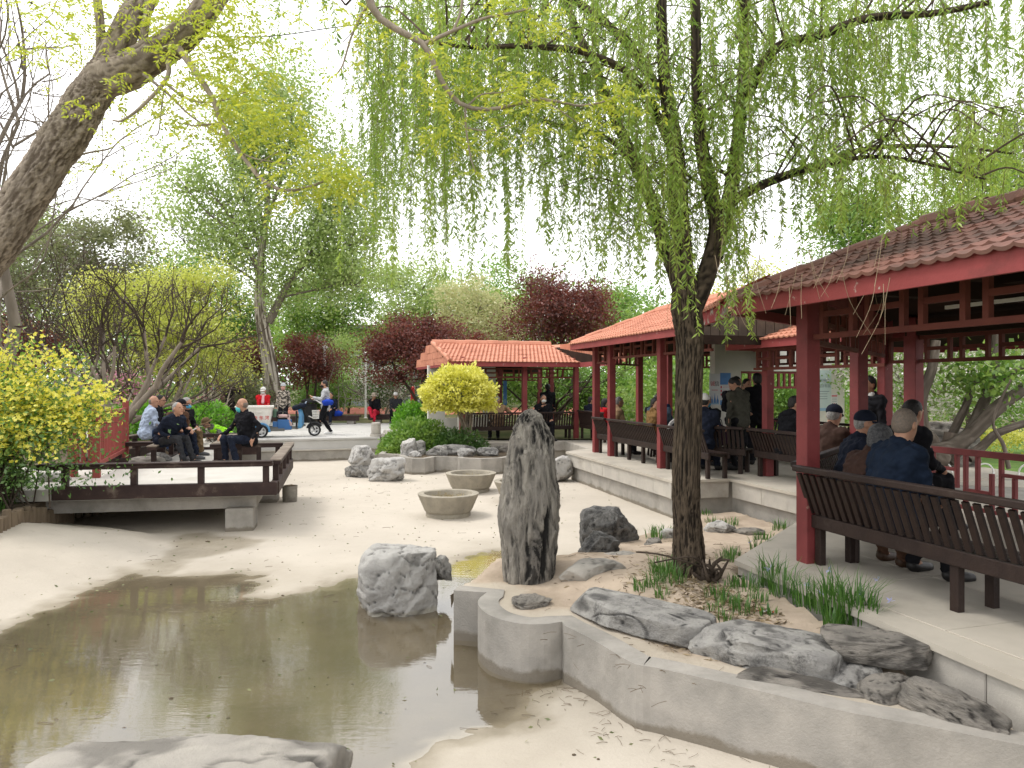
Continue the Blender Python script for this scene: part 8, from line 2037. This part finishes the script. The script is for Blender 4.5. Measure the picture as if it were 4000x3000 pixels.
# ================================================================== posters on the white wall
def Wp(px, py, off=.113):
    """a point on the face of the white wall seen at this picture spot"""
    q = (px - 2000) / FPX; w0_ = wa - nw * off; s_ = (q * w0_[1] - w0_[0]) / (tw[0] - q * tw[1]); p = w0_ + tw * s_; return A(p[0], p[1], EYE + (1500 - py) / FPX * p[1])
ywall = yaw_of(nw)
def panel(label, name, px0, px1, py0, py1, mat, cat, off=.106):
    a, b = Wp(px0, py1, off), Wp(px1, py0, off); c = (a + b) / 2; w_ = abs((b - a) @ tw); h = b[2] - a[2]
    root = thing(name, label, cat, tuple(c), ywall); mbx = MB(); mbx.box((0, 0, 0), (w_, .008, h)); mbx.build('sheet', mat, root); return root, w_, h
M['poster_white'] = pmat('poster_paper', (.60, .60, .60), (.54, .55, .57), scale=2, rough=.6); M['poster_blue'] = pmat('poster_blue_print', (.06, .16, .42), (.10, .26, .56), scale=2.5, rough=.5); M['poster_mint'] = pmat('poster_mint', (.42, .52, .52), (.48, .55, .54), scale=2, rough=.6); M['print_red'] = pmat('print_red', (.5, .08, .10), rough=.6); M['print_blue'] = pmat('print_blue', (.10, .20, .42), rough=.6); M['print_pale'] = pmat('print_pale', (.55, .45, .48), rough=.6); M['print_grey'] = pmat('print_grey', (.20, .24, .26), rough=.6); M['print_sky'] = pmat('print_sky', (.24, .38, .52), rough=.6)
T90 = (math.radians(90), 0, 0)
pA, w_, h = panel('white poster with two large red and black characters on the corridor wall', 'poster', 2771, 2812, 1460, 1584, M['poster_white'], 'poster')
text_mesh('heading', '\u8bda', w_ * .46, M['print_red'], pA, (-w_ * .2, -.006, h * .18), T90, .001); text_mesh('heading', '\u4fe1', w_ * .46, M['darktext'], pA, (w_ * .22, -.006, h * .18), T90, .001)
for k in range(3):
    mbx = MB(); x = (k - 1) * .07; mbx.lathe([(.001, 0), (.03, 0), (.028, .06), (.01, .10 + .04 * (k == 1)), (.004, .16 + .05 * (k == 1)), (.001, .17)], 8, c=(x, 0, -h * .42)); ob = mbx.build('printed_tower', M['print_blue'], pA); ob.scale = (1, .06, 1); ob.location = (0, -.007, 0)
mbx = MB(); mbx.box((0, -.0055, -h * .44), (w_ * .8, .002, h * .05)); mbx.build('printed_band', M['print_sky'], pA)
mbx = MB(); mbx.box((0, -.0055, -.01), (w_ * .6, .002, h * .018)); mbx.build('printed_line', M['print_red'], pA)
pB, w_, h = panel('blue topped poster beside the white one on the corridor wall', 'poster', 2812.6, 2854, 1457, 1583, M['poster_white'], 'poster')
mbx = MB(); mbx.box((0, -.0055, h * .32), (w_, .002, h * .36)); mbx.build('printed_band', M['poster_blue'], pB); mbx = MB(); mbx.box((0, -.0055, -h * .42), (w_, .002, h * .15)); mbx.build('printed_band', M['poster_blue'], pB)
for k in range(3):
    mbx = MB(); mbx.box((-w_ * .40, -.0055, h * (.06 - k * .115)), (w_ * .12, .002, h * .07)); mbx.build('printed_square', M['print_red'], pB); mbx = MB(); mbx.box((w_ * .07, -.0055, h * (.06 - k * .115)), (w_ * .6, .002, h * .04)); mbx.build('printed_line', M['print_pale'], pB)
pC, w_, h = panel('pale mint poster with two rows of characters right of the near post', 'poster', 3184, 3247, 1446, 1606, M['poster_mint'], 'poster')
text_mesh('heading', '\u6587\u660e\u5065\u5eb7', w_ * .2, M['print_grey'], pC, (-.01, -.006, h * .24), T90, .001); text_mesh('heading', '\u6709\u4f60\u6709\u6211', w_ * .2, M['print_grey'], pC, (.03, -.006, h * .11), T90, .001)
for k in range(4):
    mbx = MB(); mbx.box((0, -.0055, -h * (.02 + k * .06)), (w_ * (.75 if k == 0 else .5), .002, h * .016)); mbx.build('printed_line', M['print_grey'], pC)
mbx = MB(); mbx.box((0, -.0055, -h * .46), (w_, .002, h * .07)); mbx.build('printed_band', M['print_sky'], pC)
pD, w_, h = panel('small white notice with red title right of the mint poster', 'notice', 3246, 3272, 1540, 1594, M['poster_white'], 'notice', .112)
mbx = MB(); mbx.box((0, -.0055, h * .38), (w_ * .8, .002, h * .1)); mbx.build('printed_line', M['print_red'], pD)
for k in range(3):
    mbx = MB(); mbx.box((w_ * .28 * (k - 1), -.0055, -h * .25), (w_ * .16, .002, h * .2)); mbx.build('printed_square', M['print_red'] if k == 1 else M['darktext'], pD)
for k in range(3):
    mbx = MB(); mbx.box((0, -.0055, h * (.22 - k * .12)), (w_ * .7, .002, h * .03)); mbx.build('printed_line', M['print_grey'], pD)
# blue hanging banner in the far pavilion
bn = thing('blue_banner', 'blue vertical banner hanging on the white pier of the far pavilion', 'banner', tuple(D(1973, 1535, 24.8)))
mbx = MB(); mbx.box((0, 0, 0), (.12, .02, .82)); mbx.build('sheet', M['poster_blue'], bn); mbx = MB(); mbx.box((0, -.012, -.28), (.06, .003, .14)); mbx.build('printed_square', M['print_sky'], bn)
# ================================================================== garden behind the near pavilion
mb = MB(); mb.prism([(6.4, 12.6), (12.5, 10.6), (20, 13), (20, 24), (8, 21)], -.2, -.07); structure('garden_lawn', mb, pmat('lawn_green', (.08, .17, .03), (.14, .22, .05), scale=3, rough=.95, bump=1, bscale=40, world=True))
mb = MB(); mb.prism([(5.7, 8.6), (9.8, -1), (12.5, -1), (12.5, 9.4), (6.3, 11.9)], -.2, -.06); structure('garden_soil', mb, pmat('leaf_mould', (.085, .07, .055), (.22, .20, .17), scale=14, lo=.5, hi=.62, rough=.95, bump=1, bscale=40, world=True))
mb = MB(); mb.prism([(6.35, 11.95), (12.5, 9.5), (12.5, 10.4), (6.4, 12.9)], -.2, -.04); structure('garden_path', mb, M['floor'])
yh = thing('yellow_hedge', 'low bright yellow hedge strip beyond the garden lawn', 'hedge', (9.5, 17.2, -.08))
def yhedge():
    rs = np.random.RandomState(601); n = 9000; c = np.stack([rs.uniform(-3.5, 6, n), rs.normal(size=n) * .35, .55 * np.sqrt(rs.rand(n)) + rs.normal(size=n) * .03], 1); s = .08 * rs.uniform(.6, 1.2, n)
    v, f = leaf_quads(c, rdir(rs, n, .3), s, s * .6, rs); leaf_obj('foliage', [(v, f)], LM['gold'], yh)
yhedge()
for k in range(9):
    p = A(6.9 + k * .62, 13.05 - k * .16, -.07); root = thing('lawn_hoop', 'small white wire hoop edging the garden lawn', 'lawn edging', tuple(p), yaw_of(A(.25, 1, 0)), 'white wire hoops along the garden lawn')
    mbx = MB(); mbx.tube([A(.13 * math.cos(t), 0, .10 + .15 * math.sin(t)) for t in np.linspace(0, math.pi, 12)], .014, 6); mbx.bar(A(-.13, 0, -.02), A(-.13, 0, .11), .026, .026, up=(0, 1, 0)); mbx.bar(A(.13, 0, -.02), A(.13, 0, .11), .026, .026, up=(0, 1, 0)); mbx.build('hoop', M['white'], root, smooth=True)
# thin cables in the air
def cable(label, pts_):
    mbx = MB(); mbx.tube(spline(pts_, 30), .006, 5); tag(mbx.build('cable', M['black'], smooth=True), label, 'cable')
cable('thin black cable sagging across the sky from the locust to the willow', [D(760, 142, 8.0), D(1050, 142, 8.0), D(1300, 108, 8.2), D(1560, 78, 8.4), D(1900, 70, 9)])
cable('thin dark cable crossing behind the willow trunk above the roofs', [D(2700, 862, 11), D(3000, 825, 11), D(3240, 800, 11), D(3500, 790, 12)])
# red lanterns or flags hints far left of the far pavilion
fl_ = thing('red_post', 'small red topped pole between the plum tree and the far pavilion', 'pole', tuple(D(1612, 0, 33) * A(1, 1, 0) + A(0, 0, -.1)))
mbx = MB(); mbx.lathe([(.001, 0), (.07, 0), (.07, .75), (.001, .76)], 10); mbx.build('pole_base', M['white'], fl_); mbx = MB(); mbx.lathe([(.001, .76), (.09, .76), (.09, 1.5), (.001, 1.55)], 10); mbx.build('pole_top', pmat('pole_red', (.6, .05, .05), rough=.5), fl_)
